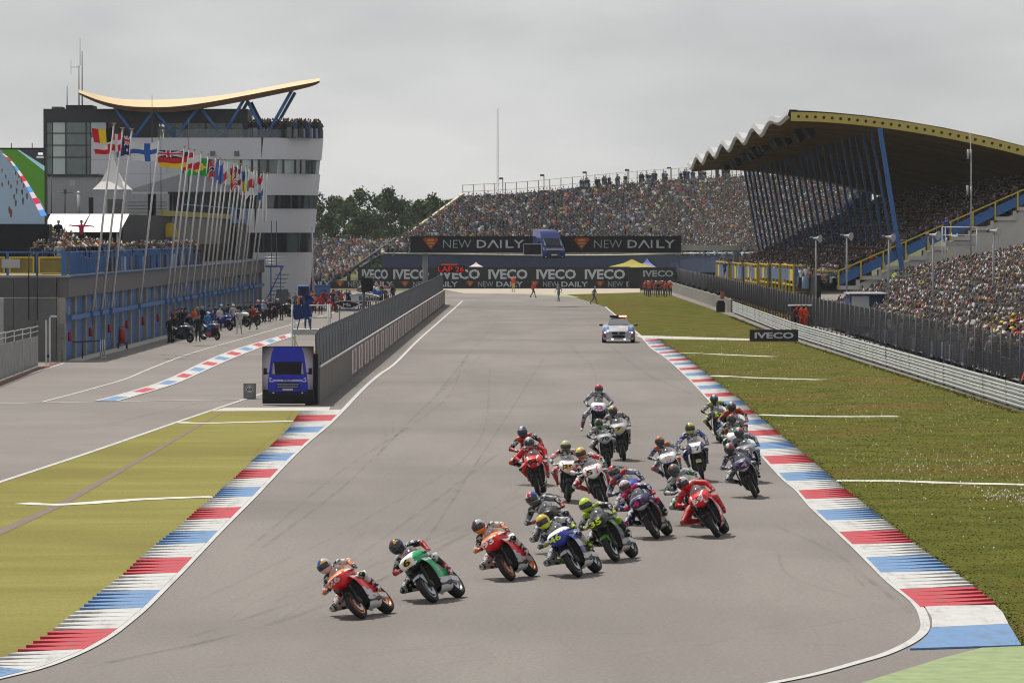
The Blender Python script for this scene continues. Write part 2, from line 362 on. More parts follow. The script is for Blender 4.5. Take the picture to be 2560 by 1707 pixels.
c6 = [(290, 300, 'w'), (300, 318, 'r'), (318, 325, 'w'), (325, 343, 'b'), (343, 362, 'w'), (362, 378, 'r'), (378, 392, 'w'), (392, 410, 'b'), (410, 428, 'w'), (428, 442, 'r'), (442, 463, 'w'), (463, 480, 'b'), (480, 503, 'w'), (503, 522, 'r'), (522, 545, 'w'), (545, 565, 'b'), (565, 597, 'w'), (597, 620, 'r'), (620, 652, 'w'), (652, 682, 'b'), (682, 720, 'w'), (720, 748, 'r'), (748, 785, 'w'), (785, 822, 'b'), (822, 868, 'w'), (868, 905, 'r'), (905, 950, 'w'), (950, 1003, 'b'), (1003, 1055, 'w'), (1055, 1097, 'r'), (1097, 1155, 'w'), (1155, 1203, 'b'), (1203, 1265, 'w'), (1265, 1320, 'r'), (1320, 1390, 'w'), (1390, 1458, 'b'), (1458, 1530, 'w')]
c7 = [(-25, 32, 'r'), (32, 92, 'w'), (92, 150, 'b'), (150, 215, 'w'), (215, 278, 'r'), (278, 355, 'w'), (355, 428, 'b'), (428, 508, 'w'), (508, 597, 'r'), (597, 688, 'w'), (688, 795, 'b'), (795, 910, 'w'), (910, 1037, 'r')]
kerb('kerb', RINN, ROUT, [(780 + a / 4.237, 780 + b / 4.237, CM[c]) for a, b, c in c6[:]] + [(1150 + a / 2.815, 1150 + b / 2.815, CM[c]) for a, b, c in c7], 5, -2)
kr = empty('kerb', G(2400, 1560), kind='structure')
for nm, P, m in (('w', [(2313, 1519), (2483, 1511), (2507, 1534), (2521, 1562), (2330, 1571), (2330, 1548)], M_WHITE), ('b', [(2330, 1571.5), (2521, 1562.5), (2553, 1615), (2275, 1624), (2300, 1608), (2318, 1590)], M_BLUE)):
    mb = MB(); n = len(P); q = [G(u, v) for u, v in P]
    mb.add([(*p.xy, .03) for p in q] + [(*p.xy, 0) for p in q], [tuple(range(n))] + [(i, n + i, n + (i + 1) % n, (i + 1) % n) for i in range(n)])
    o = mb.build('kerb_block', m); o.parent = kr; o.matrix_parent_inverse = Matrix.Translation(-kr.location)
# rubber marks left on the asphalt
M_SKID = mat('rubber', (.095, .088, .08), .8, var=.25, scale=1.5)
rs = random.Random(3)
def skid_m(a):
    k = 'rubber_%d' % int(a * 100)
    if k not in MATS:
        m = mat(k, (.085, .078, .072), .75, var=.2, scale=1.5, alpha=a)
        n, l = m.node_tree.nodes, m.node_tree.links; t = n.new('ShaderNodeTexCoord'); z = n.new('ShaderNodeTexNoise'); z.inputs['Scale'].default_value = .4; z.inputs['Detail'].default_value = 6
        mr = n.new('ShaderNodeMapRange'); mr.inputs[1].default_value = .36; mr.inputs[2].default_value = .68; mr.inputs[3].default_value = 0; mr.inputs[4].default_value = a
        l.new(t.outputs['Object'], z.inputs[0]); l.new(z.outputs[0], mr.inputs[0]); l.new(mr.outputs[0], n['Principled BSDF'].inputs['Alpha'])
    return MATS[k]
paths = [[(640, 1350), (900, 1180), (1080, 1000), (1200, 880), (1270, 790)], [(0, 1660), (300, 1590), (520, 1525), (760, 1440), (980, 1290), (1150, 1090), (1240, 930)], [(0, 1707), (400, 1600), (700, 1500), (950, 1400), (1230, 1150), (1340, 900)],
         [(250, 1660), (600, 1560), (900, 1470), (1200, 1330), (1330, 1180)], [(700, 1480), (1000, 1400), (1300, 1250), (1480, 1080)], [(1900, 1400), (2050, 1440), (2210, 1480)], [(1600, 1640), (2000, 1570), (2280, 1510)],
         [(1830, 1050), (1720, 980), (1620, 920), (1500, 840)], [(1500, 1000), (1450, 920), (1420, 860)], [(300, 1707), (900, 1650), (1500, 1600), (2100, 1590)], [(900, 1130), (950, 1080), (985, 1040)], [(2000, 1300), (2120, 1390), (2260, 1520)],
         [(560, 1240), (700, 1110), (760, 1040)], [(200, 900), (420, 870), (600, 820)], [(60, 1100), (300, 1050), (560, 1000)], [(0, 1060), (200, 1030), (500, 1010)]]
sk = empty('skid_marks', G(1000, 1300), kind='stuff'); sk['kind'] = 'stuff'
for i, p in enumerate(paths):
    for j in range(3):
        q = [(u + rs.uniform(-70, 70) * (v - VH) / 700, v + rs.uniform(-22, 22) * (v - VH) / 700) for u, v in p]
        a = rs.uniform(0, .5); b_ = rs.uniform(.5, 1); k0 = int(a * len(q)); q = q[k0:max(k0 + 2, int(b_ * len(q)) + 1)]
        if len(q) < 2: continue
        o = ribbon('skid_mark', q, rs.choice((.05, .07, .09, .12, .16)), .0125 - .00018 * (i * 3 + j), skid_m(rs.choice((.06, .09, .13, .18))), n=8)
        o.parent = sk; o.matrix_parent_inverse = Matrix.Translation(-sk.location)
# daisies in the grass
rs = random.Random(5); mb = MB()
for i in range(3800):
    if rs.random() < .72: cx = rs.choice(((2480, 1080, 150, 70), (2350, 1010, 160, 30), (2150, 960, 220, 45), (2400, 1165, 160, 18), (2020, 930, 160, 30), (2550, 1240, 60, 10), (1850, 880, 160, 20)))
    else: cx = (2150, 1100, 330, 220)
    u, v = rs.gauss(cx[0], cx[2]), rs.gauss(cx[1], cx[3])
    if v < 820: continue
    p = G(u, v)
    lim = v_to_pt(ROUT, v).x if v < 1615 else 99
    if p.x < lim + .12 or p.x > 18.0 + max(0, (290 - p.y)) * .013 or p.y < 60: continue
    r = rs.uniform(.010, .022); h = rs.uniform(.03, .07)
    mb.add([(p.x + r * math.cos(a), p.y + r * math.sin(a), h + .02 * math.sin(a + i)) for a in (0, 1.57, 3.14, 4.71)], [(0, 1, 2, 3)], 0 if rs.random() < .93 else 1)
tag(mb.build('daisies', [mat('daisy_petals', (.66, .66, .60), .8, var=0), mat('dandelion', (.6, .45, .02), .8, var=0)]), 'tiny white daisies scattered over the mown grass', 'flowers', kind='stuff')
# ragged tufts along the kerb and barrier edges
def tufts(name, label, P, n, hgt, seed, spread=.25):
    r = random.Random(seed); mb = MB()
    for i in range(n):
        k = r.randrange(len(P) - 1); p = P[k].lerp(P[k + 1], r.random()); p = p + Vector((r.gauss(0, spread), r.gauss(0, .15), 0))
        for j in range(3):
            a = r.uniform(0, 6.28); h = hgt * r.uniform(.4, 1); w = .018
            mb.add([(p.x - w, p.y, 0), (p.x + w, p.y, 0), (p.x + .08 * math.cos(a), p.y + .08 * math.sin(a), h)], [(0, 1, 2)], r.randrange(2))
    return tag(mb.build(name, [cmat((.085, .11, .012), .9), cmat((.13, .12, .02), .9)], recalc=False), label, 'grass', kind='stuff')
tufts('grass_tufts', 'ragged grass tufts growing along the right kerb edge', [G(u + 6, v) for u, v in ROUT], 900, .045, 2, .08)
tufts('grass_tufts', 'ragged grass tufts growing along the foot of the steel barrier', [Vector((19.2, 172, 0)), Vector((17.75, 290, 0)), Vector((17.9, 372, 0))], 1600, .09, 4, .10)

# short blades over the nearest grass so that it does not read as a flat sheet
def in_poly(x, y, P):
    k = False; j = len(P) - 1
    for i in range(len(P)):
        if (P[i][1] > y) != (P[j][1] > y) and x < (P[j][0] - P[i][0]) * (y - P[i][1]) / (P[j][1] - P[i][1]) + P[i][0]: k = not k
        j = i
    return k
def blades(label, poly, n, cols, seed, y1):
    r = random.Random(seed); P = [(p[0], p[1]) for p in poly]; xs_ = [p[0] for p in P]; ys_ = [p[1] for p in P]; mb = MB(); k = 0
    x0, x1, y0 = min(xs_), max(xs_), max(66, min(ys_))
    while k < n:
        y = y0 * (y1 / y0) ** r.random(); x = r.uniform(x0, x1); k += 1
        if abs(x) > .116 * y or r.random() < ((y - y0) / (y1 - y0)) ** 2 or not in_poly(x, y, P): continue
        big = .7 + .8 * r.random(); a = r.uniform(0, 6.28); h = .018 * big; w = .012 * big + .00006 * y; c, s_ = math.cos(a) * w, math.sin(a) * w
        mb.add([(x - c, y - s_, .004), (x + c, y + s_, .004), (x + r.gauss(0, .02), y + r.gauss(0, .02), h)], [(0, 1, 2)], r.choices(range(len(cols)), [5, 4, 3, 2])[0])
    return tag(mb.build('grass_blades', [cmat(c, .9) for c in cols], recalc=False), label, 'grass', kind='stuff')
blades('short mown grass blades right of the right-hand kerb', g, 120000, [(.075, .085, .016), (.11, .10, .024), (.055, .07, .012), (.15, .12, .05)], 31, 330)
# ================================================================== right side: barrier, fences, grandstand
def put(o, p):                             # parent an object built in world space
    o.parent = p; o.matrix_parent_inverse = p.matrix_world.inverted() if p.matrix_world != Matrix() else Matrix.Translation(-p.location); return o
def grp(*a, **k):
    o = empty(*a, **k); o.matrix_world = Matrix.Translation(o.location) @ Euler(o.rotation_euler).to_matrix().to_4x4(); return o
M_STEEL = mat('galvanised_steel', (.46, .48, .47), .42, .35, var=.16, scale=.8)
M_DSTEEL = mat('dark_steel', (.10, .10, .105), .6, .3)
M_WIRE = mat('fence_wire', (.085, .085, .09), .6, .3, var=.3, scale=.4)
M_YEL = mat('yellow_steel', (.55, .40, .045), .5, var=.12)
M_BLU = mat('blue_steel', (.045, .13, .33), .5, var=.12)
M_BLK = mat('black_sheet', (.012, .012, .014), .6, var=.2)
M_GREYC = mat('grey_concrete', (.30, .285, .26), .9, var=.2, scale=.6, bump=.1)
M_DKC = mat('dark_concrete', (.13, .125, .12), .9, var=.2, scale=.5)
M_ORANGE = mat('orange_cloth', (.75, .10, .02), .7)
def along(P, step):                        # points at equal steps on a polyline
    P = [Vector(p) for p in P]; o = [P[0].copy()]; rem = step
    for a, b in zip(P, P[1:]):
        d = (b - a); L = d.length; t = rem
        while t <= L: o.append(a + d * (t / L)); t += step
        rem = t - L
    return o
# --- steel crash barrier: three corrugated rails per section
ARM = along([(20.6, 148, 0), (19.6, 175, 0), (18.45, 300, 0), (19.0, 393, 0)], 4.0)
bar = grp('crash_barrier', (19, 250, 0), label='galvanised three-rail steel crash barrier along the right-hand grass', cat='barrier')
prof = [(0, 0), (-.035, .03), (-.035, .09), (.02, .125), (.02, .165), (-.035, .20), (-.035, .26), (0, .29)]
for a, b in zip(ARM, ARM[1:]):
    jog = random.uniform(-.015, .015)
    for r in range(3):
        mb = MB(); z0 = .10 + r * .31
        mb.grid([[(p.x + q[0] + jog + (.0 if p is a else .008), p.y, z0 + q[1]) for q in prof] for p in (a, b)], smooth=False)
        put(mb.build('rail', M_STEEL), bar)
    mb = MB(); mb.box(a.x + .05, a.x + .15, a.y + .4, a.y + .5, 0, 1.06); put(mb.build('post', M_DSTEEL), bar)
# --- low concrete wall beyond it
CW = along([(19.0, 395, 0), (18.9, 470, 0), (18.8, 552, 0)], 6.0)
cw = grp('concrete_wall', (19, 470, 0), label='low weathered concrete wall beyond the steel barrier on the right', cat='wall')
for a, b in zip(CW, CW[1:]):
    mb = MB(); mb.add([(a.x, a.y + .04, 0), (b.x, b.y - .04, 0), (b.x + .2, b.y - .04, 0), (a.x + .2, a.y + .04, 0)] + [(a.x, a.y + .04, 1.1), (b.x, b.y - .04, 1.1), (b.x + .2, b.y - .04, 1.1), (a.x + .2, a.y + .04, 1.1)],
                      [(0, 1, 5, 4), (4, 5, 6, 7), (0, 4, 7, 3), (3, 7, 6, 2)]); put(mb.build('wall_panel', mat('stained_concrete', (.19, .18, .155), .9, var=.35, scale=.9)), cw)
# --- wire mesh safety fence
def mesh_fence(root, P, h, z0, seed, step_v=.20, step_h=.12, wr=.016, posts=True, lean=0.0, topw=True):
    for i, (a, b) in enumerate(zip(P, P[1:])):
        d = b - a; L = d.length; dd = d.normalized(); nn = Vector((-dd.y, dd.x, 0)); mb = MB()
        n = int(L / step_v); 
        for k in range(n):
            p = a + d * ((k + .5) / n); q = p + nn * lean + Vector((0, 0, h))
            mb.add([p + Vector((0, 0, z0)) - nn * wr / 2, p + Vector((0, 0, z0)) + nn * wr / 2, q + nn * wr / 2, q - nn * wr / 2], [(0, 1, 2, 3)])
        n = int(h / step_h)
        for k in range(n + 1):
            z = z0 + (h - z0) * k / n; o = nn * lean * (k / n)
            mb.add([a + o + Vector((0, 0, z)), b + o + Vector((0, 0, z)), b + o + Vector((0, 0, z + wr)), a + o + Vector((0, 0, z + wr))], [(0, 1, 2, 3)])
        put(mb.build('mesh_panel', M_WIRE, recalc=False), root)
        if posts:
            mb = MB(); mb.tube([a + nn * .04 + Vector((0, 0, -.02)), a + nn * .04 + Vector((0, 0, h + .15))], .035, 6); put(mb.build('post', M_DSTEEL), root)
FN = along([(22.0, 146, 0), (21.0, 175, 0), (20.0, 300, 0), (20.2, 393, 0), (20.0, 552, 0)], 3.4)
fn = grp('safety_fence', (20, 250, 0), label='tall dark wire mesh fence between the steel barrier and the spectators', cat='fence')
mesh_fence(fn, FN, 2.55, .9, 1)
# --- terrace for standing spectators (earth bank)
def bank_z(x): return .25 + .45 * max(0, min(x, 28.2) - 22.6) + .2 * max(0, x - 28.2)
mb = MB(); xs = [22.6, 24, 26, 28.2, 32, 38, 46]
mb.grid([[(x, y, bank_z(x)) for x in xs] for y in (120, 200, 260, 327)], smooth=False)
tag(mb.build('terrace', M_DKC), kind='structure')
# --- covered grandstand
YN, YF = 330.0, 470.0
DX0, DZ0, RK = 22.4, 2.9, .44
gs = grp('covered_grandstand', (22, 330, 0), label='long covered grandstand with yellow roof edge and blue raking columns on the right', cat='grandstand')
rows = []
for i in range(28):
    x = DX0 + i * .82; z = DZ0 + i * .36; rows += [(x, z), (x, z + .36)]
mb = MB(); mb.grid([[(x, y, z) for x, z in rows] for y in (YN, YF)], smooth=False); put(mb.build('seating_deck', M_DKC), gs)
mb = MB(); mb.box(DX0 - .3, DX0, YN, YF, 1.2, DZ0 + .9); put(mb.build('front_wall', M_BLK), gs)
mb = MB(); mb.box(46, 46.3, YN, YF, 0, 14); put(mb.build('back_wall', M_BLK), gs)
def roof_z(x, y):
    k = (x - 20.2) / 17.0
    return 15.25 - 2.55 * max(0, k) ** 1.75 - 1.5 * (y - YN) / (YF - YN)
def front_x(y): return 20.2 - 1.9 * (y - YN) / (YF - YN)
ys = [YN + (YF - YN) * i / 84 for i in range(85)]
def roof_pt(y, s, dz=0.0):
    xf = front_x(y); x = xf + (46.5 - xf) * s
    w = (.42 * math.cos(2 * math.pi * (y - 349) / 21.0)) * math.exp(-s * 9) * (0.15 + .85 * min(1, (y - YN) / 30))
    return (x, y, roof_z(x, y) + w + dz)
ss = [0, .03, .07, .12, .2, .3, .42, .55, .7, .85, 1]
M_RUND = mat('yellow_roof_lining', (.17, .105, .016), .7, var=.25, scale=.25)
M_RTOP = mat('grey_roof_sheet', (.45, .45, .45), .5, var=.1)
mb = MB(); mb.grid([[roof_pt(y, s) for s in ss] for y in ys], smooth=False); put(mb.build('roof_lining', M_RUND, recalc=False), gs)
mb = MB(); mb.grid([[roof_pt(y, s, .45) for s in ss] for y in ys]); put(mb.build('roof_sheet', M_RTOP, recalc=False), gs)
mb = MB(); mb.grid([[(roof_pt(y, 0)[0] - .06, y, roof_pt(y, 0)[2] - .10) for y in ys], [(roof_pt(y, 0)[0] - .22, y, roof_pt(y, 0)[2] + .12) for y in ys], [(roof_pt(y, 0)[0] - .10, y, roof_pt(y, 0, .5)[2]) for y in ys], [(roof_pt(y, .02)[0], y, roof_pt(y, .02, .5)[2]) for y in ys]], smooth=False)
put(mb.build('roof_edge', mat('pale_roof_edge', (.40, .395, .39), .5, .2)), gs)
for i in range(40):                       # purlins under the roof
    y = YN + 2 + i * 3.4
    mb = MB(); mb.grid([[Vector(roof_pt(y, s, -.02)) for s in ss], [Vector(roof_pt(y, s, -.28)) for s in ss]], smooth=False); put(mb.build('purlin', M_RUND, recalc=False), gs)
for yy, nm in ((YN - .12, 'near'), (YF + .1, 'far')):
    xs = [front_x(YN) + i * 1.0 for i in range(28)] if nm == 'near' else [front_x(YF) + i for i in range(29)]
    mb = MB(); zt = lambda x: roof_z(x, yy) + .38
    dep = .66
    mb.grid([[(x, yy, zt(x)) for x in xs], [(x, yy, zt(x) - dep) for x in xs]], smooth=False)
    mb.grid([[(x, yy + .25, zt(x)) for x in xs], [(x, yy + .25, zt(x) - dep) for x in xs]], smooth=False)
    mb.grid([[(x, yy, zt(x) - dep) for x in xs], [(x, yy + .25, zt(x) - dep) for x in xs]], smooth=False)
    mb.grid([[(x, yy, zt(x)) for x in xs], [(x, yy + .25, zt(x)) for x in xs]], smooth=False)
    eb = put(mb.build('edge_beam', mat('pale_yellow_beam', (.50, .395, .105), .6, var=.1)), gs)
    mb = MB()
    for i in range(44):
        x = xs[0] + .55 + i * .61; z = zt(x) - dep * .5
        y2 = yy - .012
        mb.add([(x + .115 * math.cos(a), y2, z + .115 * math.sin(a)) for a in [k * math.pi / 5 for k in range(10)]], [tuple(range(10))])
    if nm == 'near': o = mb.build('beam_hole', mat('beam_hole_shadow', (.035, .028, .012), .8)); o['kind'] = 'stuff'; o.parent = eb
for i in range(25):
    y = YN + .2 + i * 5.7
    if i == 0: y = YN - .45
    xt = 26.6 - 2.8 * (y - YN) / (YF - YN); xb = xt + 1.65
    mb = MB(); mb.bar((xt, y, roof_z(xt, y) - .35), (xb, y, 4.1 if i == 0 else DZ0 + .44 * (xb - DX0)), .20 if i else .32, .32, up=(0, 1, 0)); put(mb.build('raking_column', mat('dark_blue_column', (.038, .095, .22), .6, var=.1) if i else M_BLU), gs)
rs = random.Random(21)
for i in range(17):                       # loudspeakers hung under the roof
    y = YN + 14 + i * 6.4 + rs.uniform(-1.5, 1.5); x = front_x(y) + 2.2 + rs.uniform(-.6, .6); z = roof_z(x, y) - .55
    mb = MB(); mb.box(-.28, .28, -.25, .25, -.38, .38); mb.box(-.02, .02, -.02, .02, .3, .9)
    o = mb.build('loudspeaker_box', M_BLK); o.location = (x, y, z); o.rotation_euler = (0, R(-35), .4); put(o, gs)
# raked side wall with concrete steps, blue infill and yellow rail
sw = []
mb = MB()
NS = 10; sx, sz = 1.62, .713
pts = []
for i in range(NS + 1):
    x = DX0 + 1.2 + i * sx; z = 3.05 + i * sz
    mb.box(x, x + sx - .03, YN - .35, YN + 1.2, z - .28, z, 0); mb.box(x + sx - .28, x + sx - .03, YN - .34, YN + 1.2, z, z + sz - .28, 0)
    put(mb.build('step', mat('bright_concrete', (.50, .48, .44), .9, var=.15, scale=.5)), gs); mb = MB()
poly = [(DX0 + 2.3, 2.0), (DX0 + 2.3, 3.0), (DX0 + 1.2 + NS * sx, 3.0 + NS * sz - .35), (44, 3.0 + 12.2 * sz), (44, 6.6), (34, 4.2), (30, 2.6)]
mb.prism(poly, YN - .2, YN + .15); put(mb.build('side_wall', mat('bright_concrete', (.50, .48, .44), .9, var=.15, scale=.5)), gs)
def rail_z(x): return 4.1 + .44 * (x - DX0 - 1.2)
for i in range(NS + 2):
    x = DX0 + 1.25 + i * sx; z = rail_z(x)
    mb = MB(); mb.bar((x, YN - .4, z - 1.35), (x, YN - .4, z), .11); put(mb.build('rail_post', M_YEL), gs)
    mb = MB(); mb.add([(x + .1, YN - .38, z - 1.05), (x + sx - .06, YN - .38, z - 1.05 + .44 * sx), (x + sx - .06, YN - .38, z - .32 + .44 * sx), (x + .1, YN - .38, z - .32)], [(0, 1, 2, 3)]); put(mb.build('infill_panel', M_BLU), gs)
mb = MB(); mb.bar((DX0 - .4, YN - .4, rail_z(DX0 + 1.25)), (DX0 + 1.25, YN - .4, rail_z(DX0 + 1.25)), .1); mb.bar((DX0 + 1.2, YN - .4, rail_z(DX0 + 1.2)), (44, YN - .4, rail_z(44)), .1); put(mb.build('handrail', M_YEL), gs)
# front access platforms in yellow with blue panels
def YZ(u, v, x): Yv = x * FPX / (u - CU); return Vector((x, Yv, ZV(v, Yv)))
for k, (y0, y1, zt, zb) in enumerate(((338, 352, 4.45, 3.05), (356, 366, 4.40, 3.0), (372, 384, 4.3, 2.9), (388, 408, 4.2, 2.7), (414, 432, 4.1, 2.4), (440, 466, 4.0, 2.3))):
    pl = grp('access_platform', (21.2, y0, 0), group='yellow access platforms', cat='platform',
             label=['yellow steel access platform nearest the camera in front of the covered stand', 'second yellow access platform from the near end of the covered stand', 'third yellow access platform from the near end of the covered stand', 'fourth yellow access platform from the near end of the covered stand', 'yellow access platform beside the grey gantry column', 'farthest yellow access platform in front of the covered stand'][k])
    mb = MB(); mb.box(20.9, 22.0, y0, y1, zb - .12, zb); put(mb.build('deck', M_YEL), pl)
    mb = MB(); mb.bar((20.9, y0, zt), (20.9, y1, zt), .09); mb.bar((20.9, y0, zt), (22.0, y0, zt), .09); put(mb.build('top_rail', M_YEL), pl)
    n = max(2, int((y1 - y0) / 4))
    for i in range(n + 1):
        y = y0 + (y1 - y0) * i / n
        mb = MB(); mb.bar((20.9, y, 0), (20.9, y, zt), .13); put(mb.build('post', M_YEL), pl)
        if i < n:
            mb = MB(); mb.box(20.88, 20.92, y + .25, y + (y1 - y0) / n - .25, zb + .25, zt - .3); put(mb.build('infill_panel', M_BLU if (i + k) % 3 else M_YEL), pl)
    mb = MB(); mb.box(20.92, 21.98, y0 - .03, y0 + .03, zb, zt - .25); put(mb.build('end_panel', [M_BLU, M_YEL][k % 2]), pl)
    for s in range(6):
        mb = MB(); mb.box(20.95, 21.9, y0 - 1.6 + s * .25, y0 - 1.4 + s * .25, zb * s / 6 - .05, zb * s / 6); put(mb.build('stair_tread', M_YEL), pl)
# ================================================================== far end: bowl stand, wall of banners, trees
M_NAVY = mat('navy_parapet', (.045, .062, .12), .6, var=.1)
def U(*a): return [W(u, v, y) for u, v, y in a]
FB = [(955, 640, 583), (1100, 642, 586), (1330, 645, 588), (1520, 645, 584), (1700, 641, 572), (1860, 640, 545), (2010, 640, 515)]
BB = [(1157, 505, 611), (1300, 497, 614), (1450, 483, 615), (1620, 468, 611), (1800, 458, 598), (1990, 452, 571), (2180, 455, 541)]
F3, B3 = smooth_poly(U(*FB), 6), smooth_poly(U(*BB), 6)
bw = grp('open_grandstand', (0, 590, 0), label='open uncovered grandstand packed with people across the far end of the straight', cat='grandstand')
mb = MB(); mb.grid([[F3[i].lerp(B3[i], t) for i in range(len(F3))] for t in [k / 10 for k in range(11)]], smooth=False); put(mb.build('seating_deck', M_DKC), bw)
mb = MB(); mb.grid([[p + Vector((0, -.3, .25)) for p in F3], [p + Vector((0, -.3, -2.0)) for p in F3]], smooth=False); put(mb.build('parapet', M_NAVY), bw)
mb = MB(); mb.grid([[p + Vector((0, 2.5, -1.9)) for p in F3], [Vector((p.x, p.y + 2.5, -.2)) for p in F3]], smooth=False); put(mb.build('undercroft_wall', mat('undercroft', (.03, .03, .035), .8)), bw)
mb = MB(); mb.grid([[p + Vector((0, .3, .7)) for p in B3], [Vector((p.x, p.y + .3, 0)) for p in B3]], smooth=False); put(mb.build('back_wall', mat('grey_cladding', (.22, .23, .25), .7)), bw)
mb = MB(); mb.bar(F3[0] + Vector((0, -.4, .35)), B3[0] + Vector((0, 0, 1.0)), .35, .35); put(mb.build('stair_rail', mat('straw_steel', (.5, .45, .30), .6)), bw)
mb = MB(); mb.tube([p + Vector((0, -.4, .35)) for p in F3], .09, 4); put(mb.build('front_rail', MATS['straw_steel']), bw)
mb = MB(); mb.add([F3[0], B3[0], Vector((B3[0].x, B3[0].y, 0)), Vector((F3[0].x, F3[0].y, 0))], [(0, 1, 2, 3)]); put(mb.build('end_wall', M_DKC), bw)
for t in (.38, .40):
    pass
bp = along(B3, 1.55 * 1.0)
for i, p in enumerate(bp):
    if i % 1 == 0:
        mb = MB(); mb.bar(p + Vector((0, .4, .3)), p + Vector((0, .4, 2.3)), .12); put(mb.build('fence_post', MATS['straw_steel']), bw)
for z in (2.25, 1.35):
    mb = MB(); mb.tube([p + Vector((0, .4, z)) for p in B3], .035, 4); put(mb.build('fence_rail', MATS['straw_steel']), bw)
LF, LB = smooth_poly(U((640, 712, 572), (780, 708, 574), (850, 700, 577)), 4), smooth_poly(U((600, 612, 612), (800, 611, 612), (990, 612, 612)), 4)
lw = grp('low_grandstand', (-20, 575, 0), label='low bank of spectators below the trees left of the open stand', cat='grandstand')
mb = MB(); mb.grid([[a.lerp(b, t) for a, b in zip(LF, LB)] for t in (0, .5, 1)], smooth=False); put(mb.build('seating_deck', M_DKC), lw)
mb = MB(); mb.tube([LF[-1] + Vector((0, 0, .4)), LB[-1] + Vector((0, 0, 1))], .14, 5); put(mb.build('end_rail', M_DSTEEL), lw)
mb = MB(); mb.add([(LF[-1].x, LF[-1].y + 2, 0), (LB[-1].x + 3, LB[-1].y, 5.2), (WX(1000, 600), 602, 1), (WX(900, 578), 580, 0)], [(0, 1, 2, 3)])
tag(mb.build('dry_bank', M_GRAVEL), kind='structure')
# banner wall
M_BAN = mat('black_banner', (.022, .022, .026), .6, var=.2, scale=.4)
M_LET = mat('silver_lettering', (.50, .52, .56), .5, var=.1)
M_LETD = mat('dim_lettering', (.34, .36, .40), .5, var=.1)
def shield(name, o, w, parent, y):       # plain red shield with yellow bars
    h = w * .74
    mb = MB(); P = [(-.5, .32), (-.36, .5), (.36, .5), (.5, .32), (0, -.5)]
    mb.add([(o[0] + a * w, y, o[1] + b * h) for a, b in P], [(4, 3, 2, 1, 0)]); s = put(mb.build(name, mat('dull_red_print', (.33, .05, .03), .6)), parent)
    mb = MB()
    for (a, b, c, d) in ((-.2, .22, .2, .36), (-.22, -.02, .24, .08), (-.08, -.28, .08, -.16)):
        mb.add([(o[0] + a * w, y - .01, o[1] + b * h), (o[0] + c * w, y - .01, o[1] + b * h), (o[0] + c * w, y - .01, o[1] + d * h), (o[0] + a * w, y - .01, o[1] + d * h)], [(0, 1, 2, 3)])
    o2 = mb.build('yellow_bars', mat('ochre_print', (.48, .33, .04), .6)); o2.parent = s
YB = 571.0
def ban(u0, u1, v0, v1, Y): return WX(u0, Y), WX(u1, Y), ZV(v1, Y), ZV(v0, Y)
iv = [(905, 970), (983, 1072), (1100, 1200), (1221, 1319), (1341, 1440), (1462, 1563)]
bx = grp('banner_wall', (0, YB, 0), label='black banner wall with silver lettering across the far end of the track', cat='banner')
x0, x1, z0, z1 = ban(895, 1575, 667, 701, YB)
mb = MB(); mb.box(x0, x1, YB, YB + .3, z0, z1); put(mb.build('upper_banner', M_BAN), bx)
for a, b in iv:
    put(text_on('lettering', 'IVECO', (WX(a, YB), YB - .02, ZV(698, YB)), X, Z, M_LET, bold=.035, w=WX(b, YB) - WX(a, YB), h=ZV(673, YB) - ZV(698, YB)), bx)
x0, x1, z0, z1 = ban(700, 1620, 702, 720, YB - .4)
mb = MB(); mb.box(x0, x1, YB - .4, YB - .1, -.1, z1); put(mb.build('lower_banner', M_BAN), bx)
for k in range(6):
    u = 878 + k * 162.5 - 8
    yb = YB - .42
    put(text_on('lettering', 'NEW', (WX(u, yb), yb, ZV(717, yb)), X, Z, M_LETD, w=WX(u + 38, yb) - WX(u, yb), h=.66), bx)
    put(text_on('lettering', 'DAILY', (WX(u + 46, yb), yb, ZV(717, yb)), X, Z, M_LET, bold=.02, w=WX(u + 112, yb) - WX(u + 46, yb), h=.66), bx)
    shield('shield_emblem', (WX(u - 20, yb), ZV(710, yb)), 1.0, bx, yb)
yb = YB - .42
put(text_on('lettering', 'DAILY', (WX(762, yb), yb, ZV(717, yb)), X, Z, M_LET, bold=.02, w=3.2, h=.66), bx)
b2 = grp('side_banner', (WX(1640, 556), 556, 0), label='smaller black lettered banner at the right end of the banner wall', cat='banner')
mb = MB(); mb.box(WX(1600, 556), WX(1690, 556), 556, 556.3, 0, ZV(668, 556)); put(mb.build('panel', M_BAN), b2)
put(text_on('lettering', 'IVECO', (WX(1608, 556), 555.96, ZV(692, 556)), X, Z, M_LETD, bold=.035, w=3.7, h=.8), b2)
mb = MB(); mb.box(WX(1572, 570), WX(1600, 570), 569, 573, 0, 2.6); tag(mb.build('dark_doorway', M_BLK), 'dark opening in the banner wall beside the small lettered banner', 'doorway')
